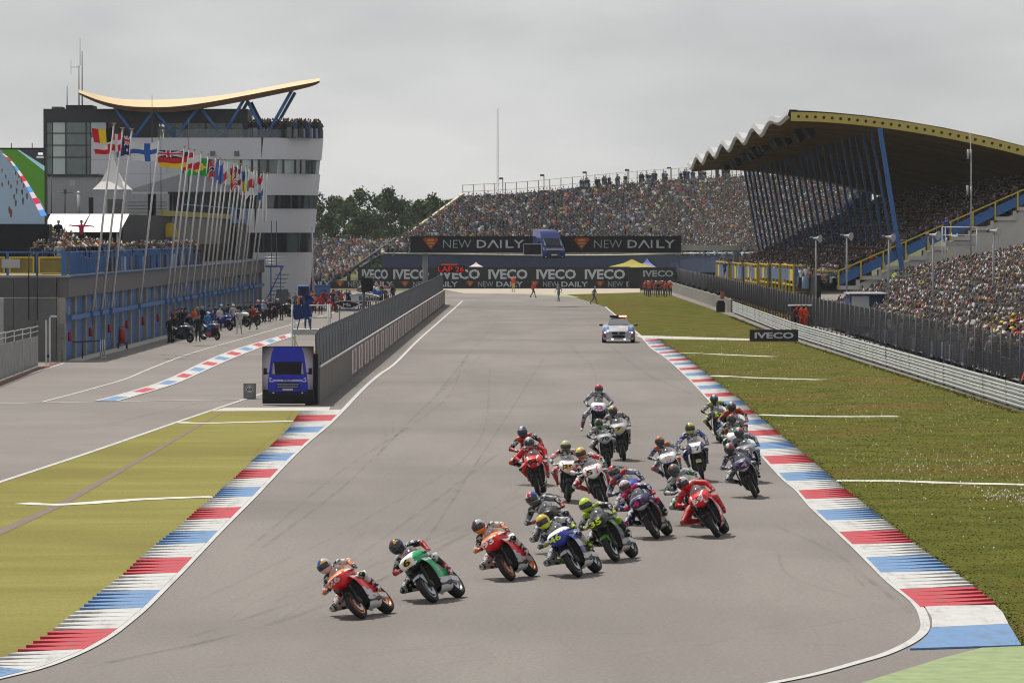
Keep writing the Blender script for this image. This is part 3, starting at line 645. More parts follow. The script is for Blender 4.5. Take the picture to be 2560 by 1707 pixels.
# small pavilion tents behind the banners
for nm, u, v0, v1, w, c in (('yellow pavilion tent behind the far banner wall', 1580, 648, 668, 3.0, (.30, .25, .03)), ('blue pointed tent left of the far blue pair', 1618, 646, 668, 1.1, (.22, .26, .62)), ('blue pointed tent right of the far blue pair', 1678, 650, 668, .9, (.22, .26, .62)), ('white and red parasol roof above the banner wall', 1190, 655, 668, 1.0, (.6, .5, .5))):
    p = W(u, v1, 578); h = (v1 - v0) * 578 / FPX; mb = MB()
    mb.add([(-w, -w, 0), (w, -w, 0), (w, w, 0), (-w, w, 0), (0, 0, h), (-w * .35, -w * .35, h * .5), (w * .35, -w * .35, h * .5), (w * .35, w * .35, h * .5), (-w * .35, w * .35, h * .5)], [(0, 1, 6, 5), (1, 2, 7, 6), (2, 3, 8, 7), (3, 0, 5, 8), (5, 6, 4), (6, 7, 4), (7, 8, 4), (8, 5, 4)])
    for a, b in ((-1, -1), (1, -1), (1, 1), (-1, 1)): mb.box(a * w - .05, a * w + .05, b * w - .05, b * w + .05, -p.z, 0)
    o = mb.build('pavilion_tent', cmat(c, .7)); o.location = p; tag(o, nm, 'tent')
# start gantry
YG = 430.0
gt = grp('start_gantry', (0, YG, 0), label='grey gantry over the straight carrying two black lettered banners', cat='gantry')
x0, x1, z0, z1 = ban(1026, 1703, 590, 632, YG)
mb = MB(); mb.box(x0, x1, YG, YG + .8, z0, z1); put(mb.build('banner_box', mat('gantry_banner', (.010, .010, .012), .5, var=.1)), gt)
mb = MB(); mb.box(x0, x1, YG - .05, YG + .85, z0 - .1, z0 - .002); put(mb.build('lower_chord', M_STEEL), gt)
mb = MB(); mb.box(x1 + .01, WX(1848, YG), YG + .2, YG + .7, ZV(626, YG), ZV(613, YG)); put(mb.build('arm', M_STEEL), gt)
mb = MB(); mb.box(WX(1834, YG), WX(1848, YG), YG + .2, YG + .7, 0, ZV(626, YG) - .002); put(mb.build('column', mat('grey_painted_steel', (.20, .21, .22), .5)), gt)
mb = MB(); mb.tube([(WX(1063, YG), YG + .4, 0), (WX(1063, YG), YG + .4, z0 - .1)], .25, 12); put(mb.build('column', MATS['grey_painted_steel']), gt)
yg = YG - .01
for u in (1046, 1423):
    shield('shield_emblem', (WX(u + 31, yg), ZV(609, yg)), 1.5, gt, yg)
    put(text_on('lettering', 'NEW', (WX(u + 62, yg), yg, ZV(620, yg)), X, Z, M_LETD, bold=-.012, w=WX(70, yg) - WX(0, yg), h=.75), gt)
    for k, ch in enumerate('DAILY'):
        a = (0, 26, 58, 72, 92)[k]; wch = (24, 30, 4, 20, 26)[k]
        if ch == 'A':
            mb = MB(); xa = WX(u + 146 + a, yg); w_ = WX(wch, yg) - WX(0, yg); zb = ZV(620, yg)
            mb.add([(xa, yg - .006, zb), (xa + .16, yg - .006, zb), (xa + w_ / 2, yg - .006, zb + .56), (xa + w_ - .16, yg - .006, zb), (xa + w_, yg - .006, zb), (xa + w_ / 2 + .09, yg - .006, zb + .75), (xa + w_ / 2 - .09, yg - .006, zb + .75)], [(0, 1, 2, 6), (2, 3, 4, 5), (2, 5, 6)])
            put(mb.build('lettering', M_LET, recalc=False), gt)
        else: put(text_on('lettering', ch, (WX(u + 146 + a, yg), yg, ZV(620, yg)), X, Z, M_LET, bold=.012, w=WX(wch, yg) - WX(0, yg), h=.75), gt)
# ---- a blue panel van in front view (used on the gantry as a mock-up and, flat, on the pit-end board)
def van_front(mb, s=1.0, dep=2.2):        # x across, y depth (front at 0), z up, about 2 m wide, 2.7 m tall
    rowsv = [(-.02, .45, .98, .0), (.0, .75, 1.0, 1.0), (.05, 1.0, .98, 0), (.25, 1.25, .95, 0), (.85, 1.95, .86, 0), (1.1, 2.35, .80, 0), (1.4, 2.6, .70, 0), (dep, 2.66, .68, 0)]
    L = [[(-w * s, y * s, z * s) for y, z, w, _ in rowsv], [(-w * .55 * s, (y - .03) * s, z * s) for y, z, w, _ in rowsv], [(w * .55 * s, (y - .03) * s, z * s) for y, z, w, _ in rowsv], [(w * s, y * s, z * s) for y, z, w, _ in rowsv]]
    mb.grid(L, 0)
    for sg in (-1, 1):
        mb.add([(sg * w * s, y * s, z * s) for y, z, w, _ in rowsv] + [(sg * .72 * s, dep * s, .45 * s)], [tuple(range(len(rowsv) + 1))], 0)
    def q(P, mi): mb.add([(x * s, y * s, z * s) for x, y, z in P], [tuple(range(len(P)))], mi)
    q([(-.80, .17, 1.30), (.80, .17, 1.30), (.74, .70, 1.93), (-.74, .70, 1.93)], 1)
    q([(-.6, -.06, .62), (.6, -.06, .62), (.5, -.05, .92), (-.5, -.05, .92)], 2)
    q([(-.72, -.05, .96), (.72, -.05, .96), (.72, -.02, 1.05), (-.72, -.02, 1.05)], 3)
    for sg in (-1, 1):
        P = [(sg * .70, -.03, .93), (sg * .93, .02, .93), (sg * .90, .12, 1.18), (sg * .78, .06, 1.10)]; q(P if sg > 0 else P[::-1], 3)
        x = sg * 1.12; mb.box((x - .09) * s, (x + .09) * s, .55 * s, .7 * s, 1.30 * s, 1.62 * s, 2)
        mb.bar((sg * .86 * s, .6 * s, 1.36 * s), (x * s, .6 * s, 1.36 * s), .06 * s, mi=2)
    q([(-.26, -.09, .50), (.26, -.09, .50), (.26, -.09, .60), (-.26, -.09, .60)], 4)
    mb.box(-.97 * s, .97 * s, -.045 * s, .3 * s, .28 * s, .46 * s, 2)
    for k in range(3): q([(-.52, -.075, .66 + k * .085), (.52, -.075, .66 + k * .085), (.52, -.075, .68 + k * .085), (-.52, -.075, .68 + k * .085)], 3)
    q([(-.79, .155, 1.32), (-.62, .155, 1.32), (-.68, .60, 1.84), (-.73, .66, 1.91)], 5); q([(.66, .155, 1.32), (.79, .155, 1.32), (.73, .66, 1.91), (.70, .60, 1.84)], 5)
    q([(-.6, .36, 1.98 - .6), (-.05, .12, 1.34), (-.05, .12, 1.36), (-.6, .34, 1.41)], 2)
    for sg in (-1, 1): q([(sg * .74, -.05, .99), (sg * .86, -.04, .99), (sg * .86, .0, 1.07), (sg * .76, -.01, 1.06)], 2); q([(sg * .72 - .05, -.06, .36), (sg * .72 + .05, -.06, .36), (sg * .72 + .05, -.06, .42), (sg * .72 - .05, -.06, .42)], 4)
    return mb
VM = [mat('van_blue', (.03, .042, .19), .3, coat=.6), mat('van_glass', (.02, .025, .03), .12), mat('van_black_plastic', (.012, .012, .02), .5), mat('van_chrome', (.42, .42, .52), .3, .5), mat('plate_white', (.7, .7, .72), .5), mat('glass_sheen', (.20, .23, .25), .3)]
o = van_front(MB(), 1.13, 3.4).build('van_mockup', VM, recalc=True); o.location = (WX(1385, YG - 4.6), YG - 4.4, ZV(654, YG - 4.6)); o.rotation_euler = (0, 0, R(19))
tag(o, 'dark blue panel van mock-up fixed to the middle of the start gantry', 'van')
mb = MB(); a0, a1, c0, c1 = ban(1310, 1353, 611, 636, YG - 5.2); mb.box(a0, a1, YG - 5.2, YG - 5.0, c0, c1, 0)
for e in ((a0 - .05, a0, c0, c1), (a1, a1 + .05, c0, c1), (a0 - .05, a1 + .05, c1, c1 + .06), (a0 - .05, a1 + .05, c0 - .06, c0)): mb.box(e[0], e[1], YG - 5.23, YG - 4.98, e[2], e[3], 1)
tag(mb.build('display_panel', [M_BLK, M_STEEL]), 'black framed display panel left of the van mock-up on the gantry', 'display')
# lap counter
lp = grp('lap_counter', (WX(1127, 424), 424, 0), label='black lap counter board with red LED digits beside the gantry column', cat='sign')
a0, a1, c0, c1 = ban(1092, 1163, 664, 682, 424)
mb = MB(); mb.box(a0, a1, 424, 424.25, c0, c1); put(mb.build('board', M_BLK), lp)
put(text_on('digits', 'LAP 26', (a0 + .12, 423.98, c0 + .1), X, Z, mat('red_led', (.9, .02, .015), .5, emit=.22, var=0), w=a1 - a0 - .24, h=c1 - c0 - .2), lp)
mb = MB(); mb.box(a0 + .05, a0 + .15, 424.1, 424.2, .9, c0); put(mb.build('post', M_BLU), lp)
put(MB().box(a0 + .4, a0 + 1.9, 424, 424.2, c1 + .01, c1 + .16).build('top_sign', M_ORANGE), lp)
# floodlight poles and radio mast behind the far stand
for i, (u, v) in enumerate(((1257, 447), (1360, 439), (1466, 432), (1572, 426), (1677, 421))):
    p = W(u, v, 650); f = grp('lamp_pole', (p.x, 650, 0), label='thin lamp pole behind the far open stand, %s from the left' % ('first', 'second', 'third', 'fourth', 'fifth')[i], cat='lamp', group='lamp poles behind the far stand')
    put(MB().tube([(p.x, 650, 0), (p.x, 650, p.z)], .06, 6).build('pole', M_DSTEEL), f)
    put(MB().box(p.x - .55, p.x + .05, 649.8, 650.2, p.z - .12, p.z + .16).build('lamp_head', M_DSTEEL), f)
ms = grp('radio_mast', (WX(1244, 900), 900, 0), label='tall thin lattice radio mast far behind the open stand', cat='mast')
xm = WX(1244, 900); zt = ZV(272, 900); mb = MB()
for a in range(3): mb.tube([(xm + .3 * math.cos(a * 2.09), 900 + .3 * math.sin(a * 2.09), 0), (xm + .12 * math.cos(a * 2.09), 900 + .12 * math.sin(a * 2.09), zt)], .035, 4)
put(mb.build('leg', mat('mast_grey', (.42, .43, .45), .6)), ms)
mb = MB(); 
for k in range(34): z = zt * k / 34; mb.bar((xm - .25, 900, z), (xm + .25, 900, z + zt / 34), .05)
put(mb.build('lattice', MATS['mast_grey']), ms)
# ---- trees behind the far stand
M_LEAF = [cmat((.060, .090, .030), .9), cmat((.080, .115, .040), .9), cmat((.042, .068, .026), .9), cmat((.105, .138, .055), .9)]
M_BARK = cmat((.06, .05, .04), .9)
def tree(p, h, w, seed, label):
    r = random.Random(seed); t = grp('tree', (p.x, p.y, 0), label=label, cat='tree', group='trees behind the far grandstands')
    mb = MB(); mb.tube([(p.x, p.y, -.3), (p.x + .1, p.y, h * .35), (p.x, p.y, h * .8)], [.28, .2, .06], 7)
    for k in range(6):
        a = r.uniform(0, 6.3); z = h * r.uniform(.25, .6); mb.tube([(p.x, p.y, z), (p.x + w * .35 * math.cos(a), p.y + w * .35 * math.sin(a), z + h * .18)], [.1, .03], 5)
    put(mb.build('trunk', M_BARK), t)
    mb = MB(); cl = []
    for k in range(44):
        z = h * r.uniform(.12, .97); ww = w * .5 * (1 - max(0, (z / h - .45)) * 1.25); a = r.uniform(0, 6.3); q = math.sqrt(r.random()) * ww
        cl.append((p.x + q * math.cos(a), p.y + q * math.sin(a), z, r.uniform(.6, 1.15) * w * .17, r.randrange(4)))
    for (cx, cy, cz, cr, mi) in cl:
        for j in range(85):
            d = Vector((r.gauss(0, 1), r.gauss(0, 1), r.gauss(0, 1))).normalized() * cr * r.uniform(.55, 1.1); q = Vector((cx, cy, cz)) + d
            e1 = Vector((r.gauss(0, 1), r.gauss(0, 1), r.gauss(0, 1))).normalized(); e2 = e1.cross(d).normalized(); sz = r.uniform(.16, .34)
            mb.add([q - e1 * sz, q + e2 * sz * .6, q + e1 * sz, q - e2 * sz * .6], [(0, 1, 2, 3)], mi if r.random() < .7 else r.randrange(4))
    put(mb.build('crown', M_LEAF, recalc=False), t); return t
TR = [(765, 505, 640, 6), (803, 488, 660, 6.5), (838, 496, 690, 6), (872, 492, 665, 6), (907, 477, 650, 6.5), (942, 488, 700, 6), (977, 477, 655, 6.5), (1008, 500, 690, 6), (1048, 488, 660, 6), (1085, 481, 665, 6), (1118, 508, 720, 5), (1138, 498, 730, 4.5), (1290, 482, 760, 3.5), (1365, 476, 760, 4), (1440, 480, 770, 3)]
TW = ['leftmost tree, half hidden by the control tower', 'light green tree just right of the control tower', 'rounded tree third from the control tower', 'bushy tree fourth from the control tower', 'tall dark tree fifth from the control tower', 'tree in the middle of the left tree line', 'tall tree in the middle of the tree line, widest of them', 'tree behind the gap in the tree line', 'dark tree above the sloping stair rail', 'tall tree nearest the sloping stand edge', 'low tree beside the sloping stand edge', 'lowest tree at the top of the sloping rail', 'tree top peeking over the far stand fence, left', 'tree top peeking over the far stand fence, middle', 'tree top peeking over the far stand fence, right']
for i, (u, v, y, w) in enumerate(TR): tree(Vector((WX(u, y), y, 0)), ZV(v, y), w, 40 + i, TW[i])
# ================================================================== left side: pit building, tower, flags, pit wall
def xw(y): return -24.1 + .0104 * (y - 244)
M_BAND = mat('grey_band_cladding', (.115, .112, .112), .7, var=.1)
M_COL = mat('tan_concrete', (.27, .255, .235), .85, var=.15)
M_DOOR = mat('blue_garage_door', (.030, .115, .31), .5, var=.12)
M_DARKCLAD = mat('anthracite_cladding', (.045, .045, .05), .6, var=.12)
M_WCLAD = mat('silver_cladding', (.56, .56, .60), .5, 0, var=.05, scale=.3)
M_GLASS = mat('tinted_glass', (.10, .135, .13), .08, var=.25, scale=.5, spec=.8)
M_LGLASS = mat('bright_window', (.50, .58, .56), .15, var=.1, scale=.4)
M_DGLASS = mat('dark_glass', (.02, .024, .026), .08, var=.2)
pb = grp('pit_building', (-24, 244, 0), label='long pit garage building with blue doors and tan columns on the left', cat='building')
YE = 406.0
def strip(nm, dx0, dx1, y0, y1, z0, z1, m, p=pb):
    mb = MB(); P = [(xw(y0) + dx0, y0), (xw(y0) + dx1, y0), (xw(y1) + dx1, y1), (xw(y1) + dx0, y1)]
    mb.add([(x, y, z) for z in (z0, z1) for x, y in P], [(3, 2, 1, 0), (4, 5, 6, 7), (0, 1, 5, 4), (1, 2, 6, 5), (2, 3, 7, 6), (3, 0, 4, 7)])
    return put(mb.build(nm, m), p)
ncol = 31; stp = (YE - 244 - .8) / (ncol - 1)
for i in range(ncol):
    y = 244 + i * stp
    strip('column', -.3, .12, y, y + .7, 0, 3.398, M_COL)
    if i < ncol - 1:
        d = strip('garage_door', -.35, -.05, y + .72, y + stp - .02, 0, 3.396, M_DOOR)
        mb = MB()
        for k in range(1, 6): mb.box(xw(y) - .048, xw(y) - .030, y + .74, y + stp - .04, k * .56, k * .56 + .05)
        o = mb.build('door_rib', M_DOOR); o['kind'] = 'stuff'; o.parent = d
strip('lintel_band', -.3, .34, 244, YE, 3.4, 4.46, M_BAND)
strip('flag_beam', .30, .46, 244.5, YE - 2, 2.18, 2.42, M_BLU)
strip('terrace_slab', -20, .38, 243.9, YE, 4.465, 4.60, M_GREYC)
strip('kerb_plinth', .36, 1.1, 244, YE, 0, .06, M_CONC)
mb = MB(); mb.tube([(xw(y) + .5, y, 4.5) for y in (244, 320, YE - 2)], .05, 6); put(mb.build('pipe_rail', M_BLU), pb)
# end wall facing the camera
M_ENDW = mat('dark_grey_panel', (.085, .083, .085), .7, var=.1)
for k in range(6):
    x1 = xw(244) - .32 - k * 1.15
    put(MB().box(x1 - 1.13, x1, 243.85, 244.2, 0, 3.38).build('wall_panel', mat('grey_wall_panel', (.125, .123, .122), .75, var=.1)), pb)
    put(MB().box(x1 - 1.13, x1, 243.80, 244.2, 3.4, 4.46).build('wall_panel', M_ENDW), pb)
# railing on the terrace: blue posts, yellow framed mesh on the end, blue bars along the side
rl = grp('terrace_railing', (-24, 244, 4.6), label='blue terrace railing with yellow framed panels above the pit garages', cat='railing')
ZR = 5.78
M_OLIVE = mat('yellow_mesh_infill', (.21, .17, .045), .8, var=.2, scale=3)
x = xw(244) + .2
for k in range(5):
    xa, xb = x - k * 1.58 - .12, x - (k + 1) * 1.58 + .1
    if k == 0: xa -= .05
    put(MB().box(xb, xa, 243.95, 244.0, 4.72, 5.52).build('mesh_infill', M_OLIVE), rl)
    mb = MB()
    for (a, b, c, d_) in ((xb, xa, 5.50, 5.58), (xb, xa, 4.66, 4.74), (xb, xb + .09, 4.74, 5.50), (xa - .09, xa, 4.74, 5.50)): mb.box(a, b, 243.9, 243.98, c, d_)
    put(mb.build('yellow_frame', M_YEL), rl)
    put(MB().box(xb - .14, xb - .02, 243.88, 244.05, 4.6, ZR).build('post', M_BLU), rl)
put(MB().box(x - 9, x + .1, 243.9, 244.02, ZR + .002, ZR + .08).build('top_rail', M_BLU), rl)
put(MB().box(x - .25, x + .02, 243.88, 244.1, 4.6, ZR).build('post', M_BLU), rl)
put(MB().box(x - 3.45, x - 2.45, 243.86, 243.89, 4.98, 5.46).build('white_notice', cmat((.38, .37, .35), .7)), rl)
for k in range(16):
    y0, y1 = 244.3 + k * 5.15, 244.3 + (k + 1) * 5.15 - .1; mb = MB()
    for j in range(11):
        y = y0 + (y1 - y0) * j / 11; mb.box(xw(y) + .30, xw(y) + .36, y, y + .14, 4.62, ZR)
    mb.box(xw(y0) + .26, xw(y0) + .40, y0, y1, ZR + .002, ZR + .08)
    put(mb.build('bar_panel', M_BLU), rl)
    put(MB().box(xw(y0) + .18, xw(y0) + .22, y0, y1, 4.66, ZR - .15).build('infill_panel', mat('dull_blue_mesh', (.05, .12, .22), .8) if k else M_OLIVE), rl)
# upper storey set back
us = grp('upper_storey', (-27, 290, 4.6), label='dark upper storey set back on the pit building roof', cat='building')
strip('end_wall', -20, -1.2, 290, 405, 4.605, 8.05, mat('charcoal_wall', (.028, .028, .032), .7, var=.15), us)
strip('grey_side_panel', -1.198, -1.1, 326, 372, 6.0, 8.0, M_BAND, us)
strip('yellow_fascia', -1.22, -1.0, 318, 384, 8.06, 8.45, mat('dull_yellow_fascia', (.26, .24, .06), .7), us)
strip('blue_fascia', -1.18, -.9, 384.1, 404, 7.7, 8.9, M_BLU, us)
mb = MB()
for k in range(46): y = 330 + k * 1.2; mb.box(xw(y) - 1.1, xw(y) - 1.06, y, y + .4, 4.7, 6.0)
o = mb.build('louvre', M_BLK); o['kind'] = 'stuff'; put(o, us)
mb = MB(); mb.prism([(a, b) for a, b in [(xw(322) - .9 + .55 * math.cos(t), 6.6 + 1.0 * math.sin(t)) for t in [k * math.pi / 10 for k in range(11)]]], 321.8, 322.0); put(mb.build('yellow_disc_sign', M_YEL), us)
strip('side_screen_back', -.95, -.6, 384, 399, 4.62, 7.6, M_BLK, us)
strip('roof_rail', -.62, -.55, 330, 400, 8.9, 8.98, M_BLU, us)
# white awning over the terrace
aw = grp('awning', (-28, 286, 5), label='white sloping awning above the terrace crowd', cat='awning')
a0, a1 = WX(112, 286), WX(311, 286)
mid = (a0 + a1) / 2
for q0, q1 in ((a0, mid - .02), (mid + .02, a1)):
    mb = MB(); mb.add([(q0, 284, ZV(580, 284)), (q1 - .12, 284, ZV(580, 284)), (q1, 289.8, ZV(535, 289.8)), (q0, 289.8, ZV(535, 289.8)), (q0, 284, ZV(580, 284) - .03), (q1 - .12, 284, ZV(580, 284) - .03), (q1, 289.8, ZV(535, 289.8) - .03), (q0, 289.8, ZV(535, 289.8) - .03)], [(0, 1, 2, 3), (7, 6, 5, 4), (0, 4, 5, 1), (1, 5, 6, 2), (0, 3, 7, 4)])
    put(mb.build('canvas', mat('white_canvas', (.72, .70, .66), .8, var=.05)), aw)
for q in (a0 + .2, mid, a1 - .3): put(MB().tube([(q, 284.2, 4.6), (q, 284.2, ZV(580, 284))], .04, 6).build('pole', M_STEEL), aw)
# big video screen
vs_ = grp('video_screen', (-28, 258, 4.6), label='large outdoor video screen showing the race at the left edge', cat='screen')
YV = 258.0
def q4(name, P, m, yy, par):
    mb = MB(); mb.add([(WX(u, yy), yy, ZV(v, yy)) for u, v in P], [tuple(range(len(P)))]); return put(mb.build(name, m, recalc=False), par)
put(MB().box(WX(-140, YV), WX(114, YV), YV, YV + 1.2, ZV(561, YV), ZV(370, YV)).build('cabinet', M_BLK), vs_)
put(MB().box(WX(-140, YV), WX(125, YV), YV - .5, YV + 1.4, 4.6, ZV(561, YV) - .004).build('base_cabinet', M_BLK), vs_)
def em(c, s=1.0): return mat('screen_%d_%d_%d' % tuple(int(k * 255) for k in c), c, .4, emit=s, var=.1, scale=2)
pic = q4('screen_picture', [(-140, 560), (112, 560), (112, 374), (-140, 374)], em((.10, .135, .17), 1.0), YV - .01, vs_)
def pc(P, c, k):
    o = q4('picture_detail', P, em(c), YV - .02 - .004 * k, vs_); put(o, vs_); return o
pc([(0, 374), (112, 374), (112, 520), (100, 500), (60, 455), (0, 374)][:4] + [(60, 458), (6, 378)], (.035, .10, .012), 0)
pc([(44, 374), (112, 374), (112, 414), (48, 376)], (.02, .02, .022), 1)
pc([(45, 376), (48, 375), (112, 416), (112, 428)], (.16, .28, .33), 2)
for i in range(12):
    t0, t1 = i / 12, (i + 1) / 12
    e = lambda t: (8 + 104 * t ** .9, 384 + 155 * t ** 1.18)
    a, b = e(t0), e(t1); pc([(a[0] - 1 - 8 * t0, a[1] + 2), (a[0] + 1 + 5 * t0, a[1]), (b[0] + 1 + 5 * t1, b[1]), (b[0] - 1 - 8 * t1, b[1] + 2)], [(.55, .45, .5), (.5, .03, .06), (.55, .45, .5), (.09, .26, .6)][i % 4], 3)
rs = random.Random(8)
for (u, v, s) in ((6, 425, 8), (15, 440, 9), (22, 455, 10), (6, 460, 10), (28, 465, 10), (40, 432, 8), (48, 440, 8), (44, 455, 10), (54, 450, 9), (60, 462, 10), (42, 475, 12), (56, 478, 12), (36, 490, 12), (40, 505, 14), (58, 500, 15), (68, 488, 13), (24, 522, 15), (28, 530, 17)):
    pc([(u - s * .2, v), (u - s * .1, v + s * .8), (u + s * .1, v + s * .8), (u + s * .2, v), (u + s * .08, v - s * .4), (u - s * .08, v - s * .4)], rs.choice([(.015, .015, .02), (.08, .015, .015), (.02, .03, .05), (.03, .035, .03)]), 4)
pc([(96, 382), (108, 382), (108, 388), (96, 388)], (.55, .55, .55), 3); pc([(92, 391), (110, 391), (110, 396), (92, 396)], (.25, .25, .25), 3)
for u in (28, 80): put(MB().tube([(WX(u, YV), YV + .3, ZV(371, YV)), (WX(u, YV), YV + .3, ZV(358, YV))], .025, 5).build('top_spike', M_BLK), vs_)
# ---------------- control tower
YT = 410.0
tw = grp('control_tower', (-30, YT, 0), label='silver race control tower with rounded end, ribbon windows and dark top floor', cat='building')
def tx(u): return WX(u, YT)
def tz(v): return ZV(v, YT)
def plan(shrink, n=10):                   # rounded right end
    xr = tx(803) - shrink; rad = 5.2; P = []
    for k in range(n + 1):
        a = -math.pi / 2 + math.pi * k / n
        P.append((xr - rad + rad * math.cos(a), YT + rad + rad * math.sin(a) * 1.0))
    return P
def storey(name, v0, v1, sh0, sh1, m, u_left=330, ins=0.0, n=14, panes=False):
    A, B = plan(sh0 + ins, n), plan(sh1 + ins, n); xl = tx(u_left); z0, z1 = tz(v0), tz(v1); par = tw
    def seg(pts0, pts1, nm):
        mb = MB(); a0, a1 = pts0; b0, b1 = pts1
        mb.add([(a0[0], a0[1] + ins, z0), (a1[0], a1[1] + ins, z0), (b1[0], b1[1] + ins, z1), (b0[0], b0[1] + ins, z1)], [(0, 1, 2, 3)])
        return put(mb.build(nm, m if not panes else m[int(abs(a0[0]) * 7.3 + abs(a0[1]) * 3.1) % len(m)], recalc=False), tw)
    k = 7 if u_left < 400 else 4
    xs = [xl + (A[0][0] - xl) * i / k for i in range(k + 1)]
    for i in range(k): seg(((xs[i], YT), (xs[i + 1], YT)), ((xs[i], YT), (xs[i + 1], YT)), name)
    for i in range(n): seg((A[i], A[i + 1]), (B[i], B[i + 1]), name)
storey('cladding_panel', 399, 345, .18, 0, M_WCLAD, 228)
storey('window_pane', 434.5, 399, .30, .18, [M_LGLASS, M_GLASS, M_LGLASS, M_DGLASS], 415, ins=.12, n=10, panes=True)
storey('cladding_panel', 488, 434.5, .48, .30, M_WCLAD, 228)
storey('window_pane', 522, 488, .60, .48, [M_DGLASS, M_DGLASS, M_GLASS], 560, ins=.12, n=10, panes=True)
storey('cladding_panel', 582, 522, .80, .60, M_WCLAD, 590)
storey('window_pane', 631, 582, .95, .80, [M_DGLASS, M_GLASS, M_DGLASS], 620, ins=.12, n=10, panes=True)
storey('cladding_panel', 776, 631, 1.4, .95, M_WCLAD, 600)
put(MB().box(tx(229), tx(800) - 5.4, YT + .6, YT + 9.5, 0, tz(346)).build('core', M_DARKCLAD), tw)
put(MB().box(tx(228), tx(416), YT + .02, YT + .3, tz(434), tz(399.5)).build('cladding_panel', M_WCLAD), tw)
mb = MB(); P = plan(.0); mb.add([(tx(228), YT, tz(345))] + [(x, y, tz(345)) for x, y in P] + [(tx(228), YT + 10.4, tz(345))], [tuple(range(len(P) + 2))]); put(mb.build('deck', M_GREYC), tw)
for v0, v1 in ((399, 434.5), (488, 522), (582, 631)):
    for u in ((455, 505, 545, 600, 628, 645, 668, 706, 735, 748, 762, 775) if v0 < 450 else (696, 725, 745, 768) if v0 < 500 else (655, 716, 742, 765)):
        put(MB().box(tx(u), tx(u + 5), YT - .02 + max(0, (u - 690) / 110) ** 2 * 3.4, YT + .3 + max(0, (u - 690) / 110) ** 2 * 3.4, tz(v1) + .02, tz(v0) - .02).build('mullion', M_DARKCLAD), tw)
# glass balustrade round the top deck
P = [(tx(440), YT)] + plan(.0, 12)
mb = MB(); mb.grid([[(x, y, tz(345) + .01) for x, y in P], [(x, y, tz(345) + .75) for x, y in P]], smooth=False); put(mb.build('glass_balustrade', mat('balustrade_glass', (.20, .24, .25), .1, alpha=.45, var=0), recalc=False), tw)
# dark top floor
put(MB().box(tx(106), tx(618), YT + 1.2, YT + 9, tz(305), tz(272)).build('top_floor_fascia', M_DARKCLAD), tw)
put(MB().box(tx(268), tx(380), YT + 1.3, YT + 9, tz(345) + .01, tz(305)).build('top_floor_wall', M_DARKCLAD), tw)
put(MB().box(tx(400), tx(618), YT + 6.0, YT + 9, tz(345) + .01, tz(305) - .004).build('top_floor_back', M_LGLASS), tw)
for u in (379, 455, 468, 512, 563, 605):
    put(MB().box(tx(u), tx(u + (13 if u in (455, 605, 379) else 2)), YT + 1.25, YT + 1.6, tz(345) + .012, tz(305)).build('top_floor_mullion', M_DARKCLAD), tw)
put(MB().box(tx(380), tx(618), YT + 1.3, YT + 1.34, tz(345) + .012, tz(307)).build('top_floor_glass', mat('clear_glazing', (.35, .42, .41), .06, alpha=.25, var=0)), tw)
put(MB().box(tx(160), tx(226), YT + 2, YT + 7, tz(272), tz(262)).build('roof_plant', M_DARKCLAD), tw)
put(MB().box(tx(125), tx(150), YT + 2, YT + 5, tz(272), tz(266)).build('roof_plant', M_BAND), tw)
# glazed stair block on the left
put(MB().box(tx(106), tx(114), YT + 1.2, YT + 9, tz(440), tz(305)).build('stair_frame', M_DARKCLAD), tw)
put(MB().box(tx(114), tx(264), YT + 6.5, YT + 9, tz(440), tz(305)).build('stair_back', mat('stair_back_wall', (.24, .28, .275), .5, var=.2, scale=.3)), tw)
gu = [114, 129, 162, 213, 224, 264]; gv = [305, 333, 363, 393, 440]
for i in range(5):
    for j in range(4):
        m = M_LGLASS if i in (1, 4) and not (i == 4 and j == 1) else M_GLASS
        put(MB().box(tx(gu[i]) + .04, tx(gu[i + 1]) - .04, YT + 1.3, YT + 1.36, tz(gv[j + 1]) + .04, tz(gv[j]) - .04).build('glass_pane', m), tw)
for j in range(1, 4): put(MB().box(tx(114), tx(264), YT + 1.22, YT + 1.4, tz(gv[j]) - .045, tz(gv[j]) + .045).build('transom', M_DARKCLAD), tw)
for u in (162, 213): put(MB().box(tx(u) - .05, tx(u) + .05, YT + 1.2, YT + 1.42, tz(440), tz(305)).build('mullion', M_DARKCLAD), tw)
for u in (292, 303, 520 + 6, 586):
    a = 8 if u < 400 else 13
    put(MB().box(tx(u), tx(u + a), YT - .05, YT + .05, tz(390 if u < 400 else 391), tz(376 if u < 400 else 378)).build('vent_grille', mat('grey_grille', (.16, .16, .17), .6)), tw)
# curved roof on V struts
rf = grp('curved_roof', (-30, YT, 18), label='upswept curved timber roof shell on blue V struts above the control tower', cat='roof')
fr = [(196.6, 232.6), (252, 253), (311, 265.5), (381, 269), (440, 267), (512, 258), (609.6, 240.5), (682, 226.5), (740, 215.5), (779, 208), (799, 203)]
bk = [(196.6, 230), (264, 244), (323, 250), (381, 250), (440, 248.5), (537, 242), (609.6, 232.4), (682, 218.6), (755, 205.2), (790, 202), (799, 201.8)]
Fp = smooth_poly([W(u, v, YT - .6) for u, v in fr], 5); Bp = smooth_poly([W(u, v, YT + 8) for u, v in bk], 5); n = len(Fp)
tk = [.05 + .42 * math.sin(math.pi * min(1, (i + .5) / n)) ** .5 for i in range(n)]
mb = MB(); mb.grid([[Fp[i].lerp(Bp[i], t) + Vector((0, 0, .25 * math.sin(math.pi * t))) for i in range(n)] for t in (0, .25, .5, .75, 1)]); put(mb.build('roof_shell', mat('pale_timber', (.58, .44, .25), .55, var=.08, scale=.4)), rf)
